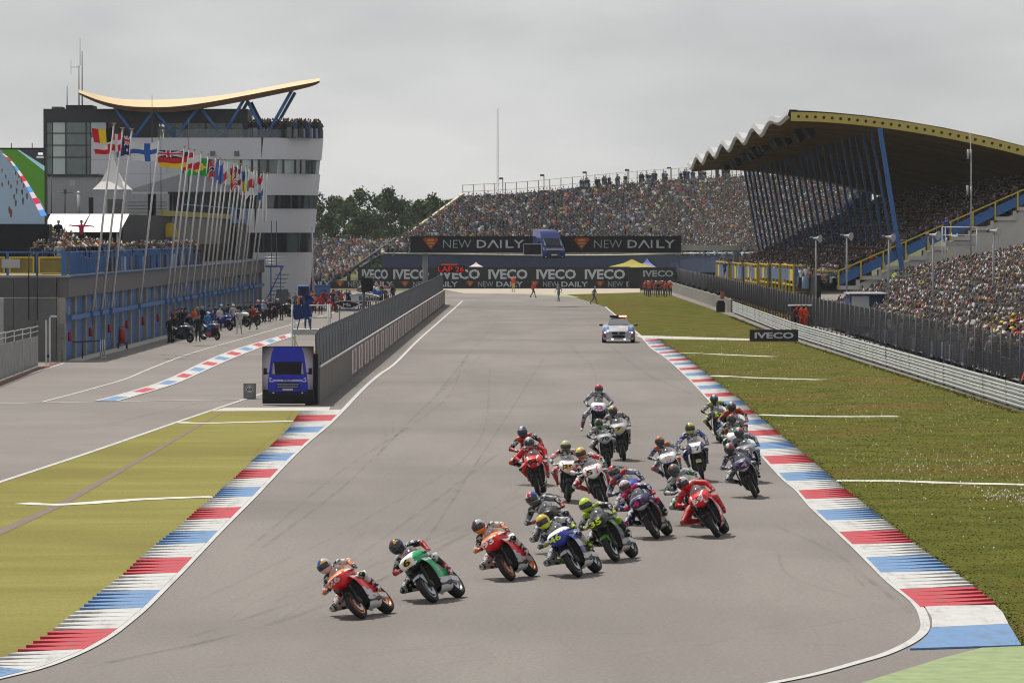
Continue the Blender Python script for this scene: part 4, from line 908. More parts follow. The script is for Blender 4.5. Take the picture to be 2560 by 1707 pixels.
mb = MB(); mb.grid([[Fp[i] + Vector((0, -.02, .02)) for i in range(n)], [Fp[i] + Vector((0, .25, -tk[i])) for i in range(n)], [Bp[i] + Vector((0, 0, -tk[i])) for i in range(n)], [Bp[i] for i in range(n)]], smooth=False); put(mb.build('roof_soffit', mat('brown_timber', (.14, .075, .03), .7, var=.15)), rf)
def zroof(u, off=0): 
    k = min(range(n), key=lambda i: abs(Fp[i].x - tx(u))); return Fp[k].z - tk[k] + off
for (ub, ul, ur) in ((337.5, 287, 383), (438.7, 389, 495), (556, 503, 609), (664, 618, 730)):
    for dy in (0.3, 6.5):
        for ut in (ul, ur):
            put(MB().tube([(tx(ub), YT + dy, tz(343)), (tx(ut), YT + dy, zroof(ut, .1))], .15, 8).build('strut', M_BLU), rf)
for (u, v0, v1, w) in ((158, 272, 212, .05), (188, 262, 160, .06), (196, 262, 124, .06), (191, 160, 92, .03)):
    put(MB().tube([(tx(u), YT + 4, tz(v0)), (tx(u), YT + 4, tz(v1))], [w, w * .6], 6).build('antenna_mast', M_DSTEEL), tw)
put(MB().tube([(tx(168), YT + 4, tz(165)), (tx(190), YT + 4, tz(165))], .025, 5).tube([(tx(168), YT + 4, tz(184)), (tx(168), YT + 4, tz(146))], .02, 5).build('antenna_arm', M_DSTEEL), tw)
# ---------------- rooftop things between upper storey and tower
bk_ = grp('plant_room', (-38, 396, 8.1), label='grey rooftop block below the glazed stair of the tower', cat='building')
put(MB().box(WX(113, 396), WX(243, 396), 396, 405, 8.1, ZV(442, 396)).build('wall', mat('grey_render', (.33, .33, .345), .7, var=.08)), bk_)
put(MB().box(WX(112, 396), WX(246, 396), 395.8, 405.4, ZV(442, 396) + .002, ZV(436, 396)).build('coping', M_DARKCLAD), bk_)
put(MB().box(WX(175, 396), WX(188, 396), 395.95, 395.99, ZV(465, 396), ZV(450, 396)).build('wall_notice', M_WHITE), bk_)
pt = grp('pagoda_tent', (WX(285, 380), 382, 8.1), label='white pointed pagoda tent on the pit building roof', cat='tent')
px0, px1 = WX(243, 380), WX(331, 380); zc, ze, zp = 8.1, ZV(474, 380), ZV(383, 380); xm, ym, hw = (px0 + px1) / 2 - .35, 382, (px1 - px0) / 2
ringz = [(1.05, 0), (.62, .22), (.34, .48), (.14, .76), (.02, 1)]
mb = MB(); mb.grid([[(xm + a * hw * k, ym + b * hw * k, ze + (zp - ze) * t) for a, b in ((-1, -1), (0, -1), (1, -1), (1, 0), (1, 1), (0, 1), (-1, 1), (-1, 0))] for k, t in ringz], close=True, smooth=False); put(mb.build('canopy', MATS['white_canvas']), pt)
put(MB().box(xm - hw, xm + hw, ym - hw, ym + hw, zc, ze - .02).build('side_wall', mat('grey_canvas', (.36, .36, .38), .8)), pt)
put(MB().box(xm - .2 * hw, xm + .7 * hw, ym - hw - .03, ym - hw - .01, zc + .2, zc + 1.6).build('door_flap', M_BAND), pt)
gt2 = grp('marquee', (WX(480, 388), 388, 8.1), label='large grey marquee with shallow gable behind the flagpoles', cat='tent')
def gq(u, v, y=388): return (WX(u, y), y, ZV(v, y))
mb = MB(); rr = [(332, 472), (480, 428), (602, 474)]
mb.add([gq(*rr[0]), gq(*rr[1]), gq(*rr[2]), gq(602, 480), gq(332, 480)], [(0, 1, 2, 3, 4)]); mb.add([gq(*rr[0]), gq(*rr[1]), gq(*rr[1], 398), gq(*rr[0], 398)], [(0, 1, 2, 3)]); mb.add([gq(*rr[1]), gq(*rr[2]), gq(*rr[2], 398), gq(*rr[1], 398)], [(0, 1, 2, 3)])
put(mb.build('gable', mat('marquee_grey', (.27, .275, .29), .75, var=.06)), gt2)
put(MB().bar(gq(480, 427, 387.9), gq(603, 474, 387.9), .12).build('eave_trim', M_WHITE), gt2)
put(MB().box(WX(420, 389), WX(600, 389), 389, 397, 8.1, ZV(480, 389)).build('glazed_front', M_DGLASS), gt2)
for u in (430, 470, 500, 545, 575): put(MB().box(WX(u, 388.9), WX(u + 4, 388.9), 388.8, 389, 8.1, ZV(481, 389)).build('frame_post', M_BAND), gt2)
for u, w, nm in ((345, 3.0, 'grey air-conditioning cabinet beside the pagoda tent'), (388, 2.2, 'slatted grey air-conditioning cabinet beside the marquee')):
    ac = grp('cooling_unit', (WX(u, 378), 378, 8.1), label=nm, cat='cooling unit')
    put(MB().box(WX(u, 378) - w / 2 + .5, WX(u, 378) + w / 2, 378, 379.2, 8.1, ZV(485, 378)).build('casing', mat('cabinet_grey', (.35, .35, .36), .6)), ac)
    for k in range(5): put(MB().box(WX(u, 378) - w / 2 + .65, WX(u, 378) + w / 2 - .15, 377.96, 377.99, 8.3 + k * .28, 8.34 + k * .28).build('slat', M_BAND), ac)
o = MB().tube([(WX(197, 390), 390, 8.1), (WX(197, 390), 390, ZV(483, 390))], .13, 8).ball((WX(197, 390), 390, ZV(483, 390)), .17).build('vent_pipe', M_STEEL); tag(o, 'pale vertical vent pipe on the roof left of the pagoda tent', 'pipe')
o = MB().box(WX(222, 388), WX(238, 388), 388, 388.6, 8.1, ZV(494, 388)).box(WX(222, 388) + .08, WX(238, 388) - .08, 387.95, 387.99, 8.3, 8.8).build('black_cabinet', M_BLK); tag(o, 'black upright cabinet left of the pagoda tent', 'cabinet')
o = MB().tube([(WX(163, 390), 390, 8.1), (WX(163, 390), 390, ZV(466, 390))], .05, 6).tube([(WX(135, 390), 390, ZV(480, 390)), (WX(183, 390), 390, ZV(483, 390))], .025, 5).box(WX(160, 390), WX(167, 390), 389.9, 390.1, ZV(485, 390), ZV(474, 390)).build('roof_antenna', M_DSTEEL); tag(o, 'roof antenna with long cross arm below the stair glazing', 'antenna')
for i, (u, v0, v1, nm) in enumerate(((129, 525, 440, 'thin lamp pole at the left of the rooftop block'), (381, 345, 238, 'thin whip antenna in front of the tower roof'), (403, 520, 325, 'thin aerial beside the Finnish-flag pole'), (472, 520, 295, 'tall aerial mast behind the German-flag pole'), (376, 520, 395, 'dark aerial with small box left of the marquee'))):
    o = MB().tube([(WX(u, 375), 375, ZV(v0, 375) - .4), (WX(u, 375), 375, ZV(v1, 375))], [.045, .02], 5).build('aerial', M_DSTEEL); tag(o, nm.replace('Finnish-flag', 'blue-cross flag').replace('German-flag', 'black red gold flag'), 'antenna')
# ---------------- flagpoles and flags
tops = [(284.8, 310), (307, 321.5), (330, 324), (397.7, 345.7), (461.5, 366.7), (473, 372), (486.5, 375), (504, 381), (521, 386), (540, 390.6), (551, 395.7), (562, 399), (571.6, 400.8), (585.6, 405), (595.8, 408.5), (605, 411), (616, 415.5), (624, 418.7), (636.6, 420.6), (643.6, 424), (659.6, 429.5), (669.8, 432.7)]
RD, WH, BL, YE_, GN, BK_, NV = (.50, .012, .02), (.62, .62, .63), (.02, .09, .34), (.70, .48, .02), (.02, .26, .05), (.012, .012, .014), (.012, .02, .10)
def vband(*c): return lambda s, t: c[min(len(c) - 1, int(s * len(c)))]
def hband(*c): return lambda s, t: c[min(len(c) - 1, int((1 - t) * len(c)))]
def cross(f, c, c2=None): return lambda s, t: (c2 if c2 and (abs(s - .38) < .055 or abs(t - .5) < .07) else c if abs(s - .38) < .11 or abs(t - .5) < .13 else f)
def brazil(s, t):
    d = math.hypot((s - .5) * 1.4, t - .5)
    return (.02, .08, .32) if d < .2 else (.75, .55, .02) if abs(s - .5) / .42 + abs(t - .5) / .42 < 1 else (.01, .30, .05)
def ozzy(s, t):
    if s < .5 and t > .5:
        a, b = s * 2 - .5, t * 2 - 1.5
        return RD if abs(a) < .09 or abs(b) < .09 else WH if abs(a) < .17 or abs(b) < .17 or abs(abs(a) - abs(b)) < .12 else NV
    return WH if math.hypot(s - .75, t - .6) < .05 or math.hypot(s - .25, t - .25) < .07 else NV
def usa(s, t): return NV if s < .42 and t > .46 else (RD if int((1 - t) * 13) % 2 == 0 else WH)
def ukf(s, t):
    a, b = s - .5, t - .5
    return RD if abs(a) < .06 or abs(b) < .1 else WH if abs(a) < .11 or abs(b) < .17 or abs(abs(a) - abs(b)) < .09 else NV
def half(s, t): return WH if t > .5 else RD
flags = [(vband(BK_, YE_, RD), -1.05, .3, .78, 'black, yellow and red vertical striped'), (cross(RD, WH), -.70, 1.0, 1.0, 'red with a white cross'), (ozzy, -.72, 1.0, 1.1, 'dark blue with a small union cross'), (cross(WH, BL), -1.6, .8, 1.12, 'white with a blue cross'), (ukf, -1.9, .3, .45, 'furled red, white and blue'),
         (hband(BK_, RD, YE_), -1.9, .8, 1.0, 'black, red and gold'), (hband(RD, WH, RD), -1.05, .6, 1.25, 'red, white, red striped'), (hband(WH, RD), -.9, .8, 1.1, 'red and dark blue folded'), (brazil, -1.7, 1.5, 1.45, 'green with a yellow diamond'), (cross(RD, WH, NV), -.50, 1.2, 1.4, 'red with a blue and white cross'),
         (lambda s, t: (.07, .13, .42), -.55, 1, 1.6, 'plain blue'), (lambda s, t: (.08, .14, .44), -.50, 1, 1.65, 'plain blue, right-hand one of the pair'), (hband(WH, RD), -.5, 1, 1.4, 'white over red'), (hband(RD, YE_, RD), -.25, 1.2, 2.0, 'red and yellow hanging'), (usa, -.5, 1.2, 1.9, 'red and white striped with a blue corner'),
         (hband((.28, .01, .03), WH, (.28, .01, .03)), -.3, 1.2, 1.5, 'dark maroon hanging'), (hband(BL, YE_), -.3, 1.2, 1.9, 'blue and yellow hanging'), (vband(GN, WH, RD), -.45, 1.2, 1.9, 'green, white and red hanging'), (hband(WH, RD, WH), -.7, 1.2, 2.2, 'white and red hanging'), (lambda s, t: WH if (s * 7 + t * 9) % 2 < 1.5 else NV, -.4, 1.2, 2.2, 'white with dark lettering'), (hband(RD, WH, BL), -.5, 1.2, 2.2, 'red, white and blue hanging'), (lambda s, t: WH, -.45, 1.2, 4.2, 'long plain white')]
FLC = {}
def flag_mesh(fn, w, h, wave, seed):
    r = random.Random(seed); nx, ny = 22, 16; ph = r.uniform(0, 6)
    mb = MB(); rows = []; cols = []
    droop = .25 if abs(w) > .6 else .55
    for j in range(ny + 1):
        t = j / ny; row = []
        for i in range(nx + 1):
            s = i / nx
            row.append((w * s * (1 - .06 * math.sin(t * 3 + ph)), .30 * wave * s * math.sin(s * 7 + t * 2.2 + ph) - .5 * s, h * (t - 1) - droop * h * .35 * s + .06 * h * math.sin(s * 6 + ph)))
        rows.append(row)
    ml = []
    def mf(i, k, c):
        col = tuple(round(x, 3) for x in fn((k + .5) / nx, (i + .5) / ny)); m = cmat(col, .8)
        if m not in ml: ml.append(m)
        return ml.index(m)
    mb.grid(rows, mf=mf); return mb, ml
for i, ((u, v), (fn, w, wv, h, nm)) in enumerate(zip(tops, flags)):
    y = 250.0
    for _ in range(12): y = -(xw(y) + 1.75) * FPX / (CU - u)
    p1 = W(u, v, y); p0 = Vector((xw(y) + .52, y, 2.25))
    f = grp('flagpole', p0, label='white slanted flagpole flying the %s flag' % nm, cat='flagpole', group='slanted flagpoles on the pit building')
    put(MB().tube([p0, p1], [.075, .045], 8).build('pole', mat('white_pole', (.50, .49, .48), .45)), f)
    put(MB().tube([p1, p1 + Vector((0, 0, .05))], .13, 8).build('pole_cap', mat('brass_cap', (.45, .30, .12), .5)), f)
    put(MB().box(p0.x - .1, p0.x + .1, y - .1, y + .1, 2.15, 2.5).build('bracket', M_BLU), f)
    mb, ml = flag_mesh(fn, w * (.78 if i > 5 else 1), h * (.85 if i > 5 else 1), wv, 60 + i)
    o = mb.build('flag', ml, recalc=False); a = p0.lerp(p1, .985 if i not in (2,) else .97); o.location = a + Vector((-.06, 0, -.08)); tag(o, '%s flag flying from its slanted pole' % nm, 'flag', 'flags above the pits')
y = 262; mb, ml = flag_mesh(half, -.85, .55, .6, 99); o = mb.build('flag', ml, recalc=False); o.location = W(276, 361, y); tag(o, 'small white over red flag below the black, yellow and red one', 'flag', 'flags above the pits')
# ---------------- pit garage small things
for i in range(8):
    y = 244.3 + i * stp * 2; o = MB().tube([(xw(y) + .36, y - .1, 1.05), (xw(y) + .36, y - .1, 1.5), (xw(y) + .36, y - .1, 1.58)], [.10, .10, .03], 8).bar((xw(y) + .36, y - .1, 1.58), (xw(y) + .36, y - .22, 1.48), .03).build('fire_extinguisher', cmat((.30, .02, .02), .4)); tag(o, 'red fire extinguisher on the %s garage column from the left that carries one' % ('first', 'second', 'third', 'fourth', 'fifth', 'sixth', 'seventh', 'eighth')[i], 'extinguisher', 'extinguishers on the garage columns')
    o = MB().box(xw(y) + .285, xw(y) + .34, y - .02, y + .12, 2.5, 2.9).box(xw(y) + .27, xw(y) + .3, y, y + .1, 2.45, 2.5).build('number_plate', cmat((.30, .29, .24), .6)); tag(o, 'narrow upright plate above the extinguisher, %s garage pair from the left' % ('first', 'second', 'third', 'fourth', 'fifth', 'sixth', 'seventh', 'eighth')[i], 'plate', 'plates on the garage columns')
ct = grp('fire_cart', G(305, 873), label='red wheeled fire extinguisher cart beside the blue garage doors', cat='cart')
p = G(305, 873); put(MB().tube([(p.x, p.y, .35), (p.x, p.y, 1.15), (p.x, p.y, 1.25)], [.22, .22, .08], 10).build('tank', cmat((.33, .03, .02), .4)), ct)
for s in (-.25, .25): put(MB().tube([(p.x + s, p.y - .05, .2), (p.x + s + .08, p.y - .05, .2)], .2, 12).build('wheel', M_BLK), ct)
put(MB().bar((p.x - .2, p.y, .3), (p.x - .2, p.y + .2, 1.3), .04).bar((p.x + .2, p.y, .3), (p.x + .2, p.y + .2, 1.3), .04).bar((p.x - .2, p.y + .2, 1.3), (p.x + .2, p.y + .2, 1.3), .04).build('frame', M_DSTEEL), ct)
for i, u in enumerate((251, 256, 261)):
    p = G(u, 895 - i); o = MB().tube([(p.x, p.y, 0), (p.x, p.y, 1.0)], .035, 8).tube([(p.x, p.y, 0), (p.x, p.y, .03)], .16, 10).build('barrier_post', M_STEEL); tag(o, '%s of three steel posts ending the black cordon' % ('leftmost', 'middle', 'rightmost')[i], 'post', 'cordon posts')
o = MB().bar((G(184, 899).x, G(184, 899).y, .95), (G(250, 895).x, G(250, 895).y, .95), .05, .08).tube([(G(206, 899).x, G(206, 899).y, 0), (G(206, 899).x, G(206, 899).y, .95)], .03, 6).build('cordon', M_BLK); tag(o, 'black cordon rail in front of the second garage door', 'cordon')
# fence and gate at the far left
lf = grp('hoarding_fence', G(0, 945), label='weathered grey sheet hoarding at the left edge by the pit lane', cat='fence')
A, B = G(-60, 975), G(95, 916)
for k in range(7):
    a, b = A.lerp(B, k / 7), A.lerp(B, (k + .97) / 7); h = 1.75 - .10 * k * .3
    mb = MB(); mb.add([(a.x, a.y, .05), (b.x, b.y, .05), (b.x, b.y, h), (a.x, a.y, h), (a.x + .02, a.y + .05, .05), (b.x + .02, b.y + .05, .05), (b.x + .02, b.y + .05, h), (a.x + .02, a.y + .05, h)], [(0, 1, 2, 3), (7, 6, 5, 4), (3, 2, 6, 7), (0, 3, 7, 4), (1, 5, 6, 2)]); put(mb.build('sheet_panel', mat('weathered_zinc', (.24, .245, .25), .5, .3, var=.35, scale=1.6)), lf)
    put(MB().bar((a.x, a.y + .2, 0), (a.x, a.y + .2, h + .55), .05).bar((a.x, a.y + .2, h + .5), (b.x, b.y + .2, h + .5), .04).bar((a.x, a.y + .2, h + .25), (b.x, b.y + .2, h + .25), .03).build('rail', M_STEEL), lf)
sheet('brick_edging', [G(-30, 968), G(130, 908), G(150, 906), G(-10, 968)], .02, mat('red_brick_rubble', (.20, .09, .07), .9, var=.5, scale=8))
gg = grp('steel_gate', G(110, 912), label='grey steel gate with tall frame beside the pit building end wall', cat='gate')
p = G(78, 920); q = G(122, 910)
put(MB().box(p.x, q.x, q.y - .05, q.y, .1, 2.05).build('gate_leaf', mat('gate_grey', (.20, .21, .22), .5, .3, var=.15)), gg)
put(MB().box(p.x, p.x + .08, q.y - .1, q.y + .02, 0, 2.3).box(q.x + .02, q.x + .10, q.y - .1, q.y + .02, 0, 2.45).box(p.x + .6, q.x + .1, q.y - .09, q.y, 2.45, 2.55).build('gate_frame', M_STEEL), gg)
put(MB().box(p.x + .1, p.x + .2, q.y - .12, q.y - .06, .35, .5).build('latch', M_BLK), gg)
o = MB().box(G(143, 906).x - .13, G(143, 906).x + .13, 243.5, 243.7, 1.25, 2.0).tube([(G(143, 906).x, 243.6, 0), (G(143, 906).x, 243.6, 1.25)], .04, 6).box(G(143, 906).x - .08, G(143, 906).x + .08, 243.46, 243.5, 1.5, 1.9).build('control_box', mat('box_grey', (.17, .17, .17), .6)); tag(o, 'grey control box on a post beside the first garage column', 'control box')
o = MB().tube([(G(72, 800).x * .0 + WX(72, 243.4), 243.4, 2.2), (WX(72, 243.4), 243.4, 5.7)], .03, 6).tube([(WX(93, 243.4), 243.4, 2.2), (WX(93, 243.4), 243.4, 5.7)], .025, 6).build('cable', M_BLK); tag(o, 'two black cables hanging down the grey end wall', 'cable')
o = MB().box(WX(-30, 240), WX(7, 240), 240, 240.4, 0, ZV(756, 240)).box(WX(-30, 240), WX(8, 240), 239.95, 240.45, ZV(756, 240) + .003, ZV(745, 240)).build('white_pillar', mat('off_white_pillar', (.30, .30, .31), .7)); tag(o, 'pale pillar with a red cap cut by the left edge', 'pillar')
# ---------------- pit wall with fence
def pwx(y): return -7.72 + 1.27 * (y - 181.6) / (437 - 181.6)
pw = grp('pit_wall', (pwx(182), 182, 0), label='grey concrete pit wall with wire fence running down the straight', cat='wall')
M_PWALL = mat('stained_pit_concrete', (.155, .142, .13), .85, var=.2, scale=.7, bump=.1)
yy = 182.4; k = 0
while yy < 436:
    y1 = yy + 4.0
    mb = MB(); a, b = pwx(yy), pwx(y1)
    mb.add([(a, yy + .02, 0), (b, y1 - .02, 0), (b, y1 - .02, 1.42), (a, yy + .02, 1.42), (a - .35, yy + .02, 0), (b - .35, y1 - .02, 0), (b - .35, y1 - .02, 1.42), (a - .35, yy + .02, 1.42)], [(0, 1, 2, 3), (7, 6, 5, 4), (3, 2, 6, 7), (0, 3, 7, 4), (1, 5, 6, 2)])
    put(mb.build('wall_block', M_PWALL), pw)
    if yy > 210 and k % 2 == 0:
        z0, z1 = .18, 1.32
        def pq(nm, ya, yb, za, zb, m, o_): 
            mb = MB(); mb.add([(pwx(ya) + o_, ya, za), (pwx(yb) + o_, yb, za), (pwx(yb) + o_, yb, zb), (pwx(ya) + o_, ya, zb)], [(0, 1, 2, 3)]); return put(mb.build(nm, m), pw)
        ad = pq('advert_panel', yy + .2, yy + 5.6, z0, z1, mat('advert_white', (.50, .50, .50), .5), .012)
        pq('advert_stripe', yy + 1.9, yy + 2.9, z0, z1, mat('advert_red', (.40, .06, .04), .5), .018); pq('advert_stripe', yy + 3.1, yy + 3.5, z0 + .1, z1 - .1, M_DARKCLAD, .018); pq('advert_stripe', yy + 4.1, yy + 4.4, z0 + .1, z1 - .1, M_DARKCLAD, .018)
    yy = y1; k += 1
M_PWIRE = mat('pit_fence_wire', (.17, .178, .195), .6, .2)
yy = 182.6
while yy < 434:
    y1 = yy + 2.9; mb = MB(); a = Vector((pwx(yy) - .12, yy, 0)); b = Vector((pwx(y1) - .12, y1, 0))
    for j in range(26):
        p = a.lerp(b, j / 26); mb.add([(p.x, p.y, 1.44), (p.x + .006, p.y, 1.44), (p.x - .044, p.y, 2.75), (p.x - .05, p.y, 2.75)], [(0, 1, 2, 3)])
        mb.add([(p.x - .05, p.y, 2.75), (p.x - .044, p.y, 2.75), (p.x + .126, p.y, 3.0), (p.x + .12, p.y, 3.0)], [(0, 1, 2, 3)])
    for j in range(10): z = 1.5 + j * .138; mb.add([(a.x - .03, a.y, z), (b.x - .03, b.y, z), (b.x - .03, b.y, z + .014), (a.x - .03, a.y, z + .014)], [(0, 1, 2, 3)])
    put(mb.build('fence_panel', M_PWIRE, recalc=False), pw)
    put(MB().tube([(a.x, a.y, 1.42), (a.x - .05, a.y, 2.75), (a.x + .14, a.y, 3.02)], .03, 6).build('fence_post', M_DSTEEL), pw)
    yy = y1
mb = MB(); mb.tube([(pwx(y) + .02, y, 1.47) for y in (182.5, 300, 436)], .05, 5); put(mb.build('cable_rail', mat('pale_cable', (.55, .54, .52), .6)), pw)
# board with the blue van picture
bd = grp('advert_board', G(720, 1012), label='upright advertising board with a picture of a blue van at the pit wall end', cat='billboard')
yb = 180.9; x0, x1, z1 = WX(655.5, yb), WX(783, yb), ZV(866, yb)
put(MB().box(x0, x1, yb, yb + .5, .06, z1).build('panel', M_BLK), bd)
put(MB().prism([(yb + .5, .0), (yb + 2.2, 0), (yb + 2.2, 1.4), (yb + .5, z1 - .3)], x1 - .35, x1 + .16, axis='x').build('buttress', M_BLK), bd)
m = bpy.data.materials.new('printed_backdrop'); m.use_nodes = True; n_, l_ = m.node_tree.nodes, m.node_tree.links
t = n_.new('ShaderNodeTexCoord'); gr = n_.new('ShaderNodeTexGradient'); gr.gradient_type = 'SPHERICAL'; mpn = n_.new('ShaderNodeMapping'); mpn.inputs['Location'].default_value = (-.5, 0, -.42); mpn.inputs['Scale'].default_value = (1, 0, 1)
l_.new(t.outputs['Generated'], mpn.inputs[0]); mp2 = n_.new('ShaderNodeMapping'); mp2.inputs['Scale'].default_value = (1.5, 0, 1.35); l_.new(mpn.outputs[0], mp2.inputs[0]); l_.new(mp2.outputs[0], gr.inputs[0])
cr = n_.new('ShaderNodeValToRGB'); cr.color_ramp.elements[0].color = (.02, .018, .02, 1); cr.color_ramp.elements[1].color = (.50, .44, .56, 1); cr.color_ramp.elements[1].position = .55; l_.new(gr.outputs[0], cr.inputs[0]); l_.new(cr.outputs[0], n_['Principled BSDF'].inputs['Base Color'])
put(MB().box(x0 + .02, x1 - .02, yb - .012, yb - .004, .62, z1 - .03).build('printed_backdrop', m), bd)
put(MB().box(x0 + .02, x1 - .02, yb - .013, yb - .005, .10, .615).build('printed_floor', mat('print_black', (.008, .008, .010), .5)), bd)
mb = van_front(MB(), .80, 1.8); mb.v = [(x + (x0 + x1) / 2, yb - .022 + y * .004, z + .18) for x, y, z in mb.v]
VP = [mat('print_blue', (.02, .03, .36), .5), mat('print_glass', (.006, .006, .010), .5), MATS['van_black_plastic'], mat('print_silver', (.42, .38, .50), .5), M_WHITE, mat('print_sheen', (.24, .26, .33), .5)]
put(mb.build('printed_van', VP, recalc=False), bd)
put(text_on('lettering', 'IVECO', ((x0 + x1) / 2 - .18, yb - .03, .97), X, Z, M_BLK, bold=.03, w=.36, h=.06, off=.002), bd)
sg = grp('speed_sign', G(624, 997), label='grey board with a round 60 sign beside the pit exit line', cat='sign')
p = G(624, 997); k = p.y / FPX; wS, hS = 31 * k, 39 * k
put(MB().box(p.x - wS / 2, p.x + wS / 2, p.y, p.y + .25, 0, hS).build('board', mat('sign_grey', (.16, .165, .17), .6)), sg)
def disc(c, r, y, m, nm): return put(MB().add([(c[0] + r * math.cos(a), y, c[1] + r * math.sin(a)) for a in [j * math.pi / 12 for j in range(24)]], [tuple(range(24))]).build(nm, m), sg)
c = (p.x, hS * .62); disc(c, hS * .30, p.y - .004, M_WHITE, 'rim'); disc(c, hS * .27, p.y - .008, M_DARKCLAD, 'ring'); disc(c, hS * .22, p.y - .012, M_WHITE, 'disc')
put(text_on('number', '60', (p.x - hS * .17, p.y - .014, hS * .62 - hS * .10), X, Z, M_BLK, bold=.03, w=hS * .34, h=hS * .2, off=.003), sg)
put(text_on('script', 'Grand Prix', (p.x - hS * .2, p.y - .006, hS * .12), X, Z, mat('sign_script', (.4, .4, .4), .6), w=hS * .4, h=hS * .13, off=.003, shear=.3), sg)
# camera scaffold by the pit wall
sf = grp('camera_scaffold', (-9.3, 205, 0), label='scaffold camera platform behind the pit wall', cat='scaffold')
ax, bx_, ay, by = -9.85, -8.25, 204, 206.2
put(MB().box(ax, bx_, ay, by, 2.28, 2.52).build('deck', mat('deck_alu', (.34, .34, .34), .6, .2)), sf)
for x_, y_ in ((ax, ay), (bx_, ay), (ax, by), (bx_, by)): put(MB().tube([(x_, y_, 0), (x_, y_, 3.62)], .04, 6).build('upright', M_STEEL), sf)
for z in (3.05, 3.6): put(MB().tube([(ax, ay, z), (bx_, ay, z), (bx_, by, z)], .035, 6).build('guard_rail', M_STEEL), sf)
put(MB().tube([(ax + .05, ay, 2.2), (bx_ - .7, ay, .3)], .03, 6).build('brace', M_YEL), sf); put(MB().tube([(bx_ - .3, ay, 2.2), (ax + .5, ay, .3)], .03, 6).build('brace', M_YEL), sf)
o = MB(); rr = [[(ax + .05 + .18 * i + .03 * math.sin(j * 2 + i), ay - .06 - .05 * math.sin(i * 2.2 + j), 3.66 - j * .17 - .03 * math.sin(i * 1.7)) for i in range(5)] for j in range(5 if 1 else 6)]; o.grid(rr); o = o.build('blue_cloth', cmat((.015, .03, .11), .8), recalc=False); tag(o, 'crumpled dark blue cloth hung over the scaffold rail', 'cloth')
# traffic light, canopies
tl = grp('traffic_light', (WX(912, 330), 330, 0), label='black pit-exit traffic light on a post behind the pit fence', cat='traffic light')
put(MB().box(WX(903, 330), WX(932, 330), 330, 330.4, ZV(729, 330), ZV(690, 330)).build('housing', M_BLK), tl)
for k in range(2): put(MB().prism([(329.4, ZV(692 + k * 18, 330)), (330, ZV(692 + k * 18, 330)), (330, ZV(696 + k * 18, 330))], WX(912, 330), WX(936, 330), axis='x').build('visor', M_STEEL if k == 0 else M_BLK), tl)
put(MB().tube([(WX(909, 330), 330.2, 0), (WX(909, 330), 330.2, ZV(729, 330))], .10, 8).build('post', M_DSTEEL), tl)
for nm, u0, u1, v0, v1, y, m, txt, lab in (('a', 874, 950, 734, 754, 372, M_WHITE, 'talenti', 'white curved timing-stand canopy with blue logo beside the pit wall'), ('b', 835, 905, 753, 768, 352, M_BLK, 'Ma', 'black timing-stand canopy with white edge beside the pit wall')):
    cs = grp('timing_stand', (WX((u0 + u1) / 2, y), y, 0), label=lab, cat='timing stand')
    a0, a1, z0, z1 = WX(u0, y), WX(u1, y), ZV(v1, y), ZV(v0, y); nn_ = 10
    top = [(a0 + (a1 - a0) * i / nn_, y, z1 - .22 * (2 * i / nn_ - .8) ** 2) for i in range(nn_ + 1)]; bot = [(a0 + .25 + (a1 - a0 - .25) * i / nn_, y - .05, z0 + (.0 if nm == 'a' else .3 * (abs(2 * i / nn_ - .9)) ** 1.5 - .1)) for i in range(nn_ + 1)]
    put(MB().grid([top, bot]).grid([top, [(p[0], p[1] + 1.5, p[2] + .05) for p in top]]).build('canopy', m), cs)
    put(MB().tube([(p[0], p[1] - .03, p[2]) for p in (top if nm == 'a' else bot)], .05, 6).build('edge', M_WHITE), cs)
    put(text_on('lettering', txt, (a0 + (1.15 if nm == 'a' else .7), y - .06, z0 + .08), X, Z, M_BLU if nm == 'a' and 0 else (M_BLK if nm == 'a' else M_WHITE), bold=.02, w=1.35 if nm == 'a' else .6, h=.36 if nm == 'a' else .25), cs)
    if nm == 'a': put(MB().box(a0 + .75, a0 + 1.1, y - .075, y - .06, z0 + .12, z0 + .48).build('logo', M_BLU), cs)
    for x_ in (a0 + .4, a1 - .3): put(MB().tube([(x_, y + .6, 0), (x_, y + .6, z1 - .1)], .05, 6).build('post', M_STEEL), cs)
    put(MB().box(a0 + .3, a1 - .2, y + .3, y + 1.2, .9, 1.0).build('desk', M_BLU if nm == 'b' else M_BAND), cs)
# orange lorry at the end of the pit lane
tr = grp('lorry', (WX(740, 418), 418, 0), label='orange lorry with dark cab parked at the end of the pit lane', cat='lorry')
a0, a1 = WX(698, 418), WX(784, 418); zt = ZV(692, 418); M_OR = mat('lorry_orange', (.42, .055, .015), .4, coat=.3)
put(MB().box(a0, a1 - 1.25, 418, 426, .6, zt).build('body', M_OR), tr)
mb = MB(); mb.prism([(a1 - 1.22, .5), (a1, .5), (a1, zt - .3), (a1 - .12, zt - .05), (a1 - 1.1, zt - .05), (a1 - 1.22, zt - .2)], 417, 420); put(mb.build('cab', M_OR), tr)
put(MB().box(a1 - 1.1, a1 - .1, 416.97, 417, zt - 1.25, zt - .35).build('windscreen', M_DGLASS), tr); put(MB().box(a1 - 1.15, a1 - .05, 416.9, 417.1, zt - .3, zt - .06).build('sun_visor', M_BLK), tr)
put(MB().box(a1 - 1.15, a1 - .05, 416.9, 417, .7, 1.2).build('grille', M_BLK), tr); put(MB().box(a1 - 1.55, a1 - 1.3, 417.2, 417.4, zt - 1.6, zt - .55).build('mirror', M_BLK), tr)
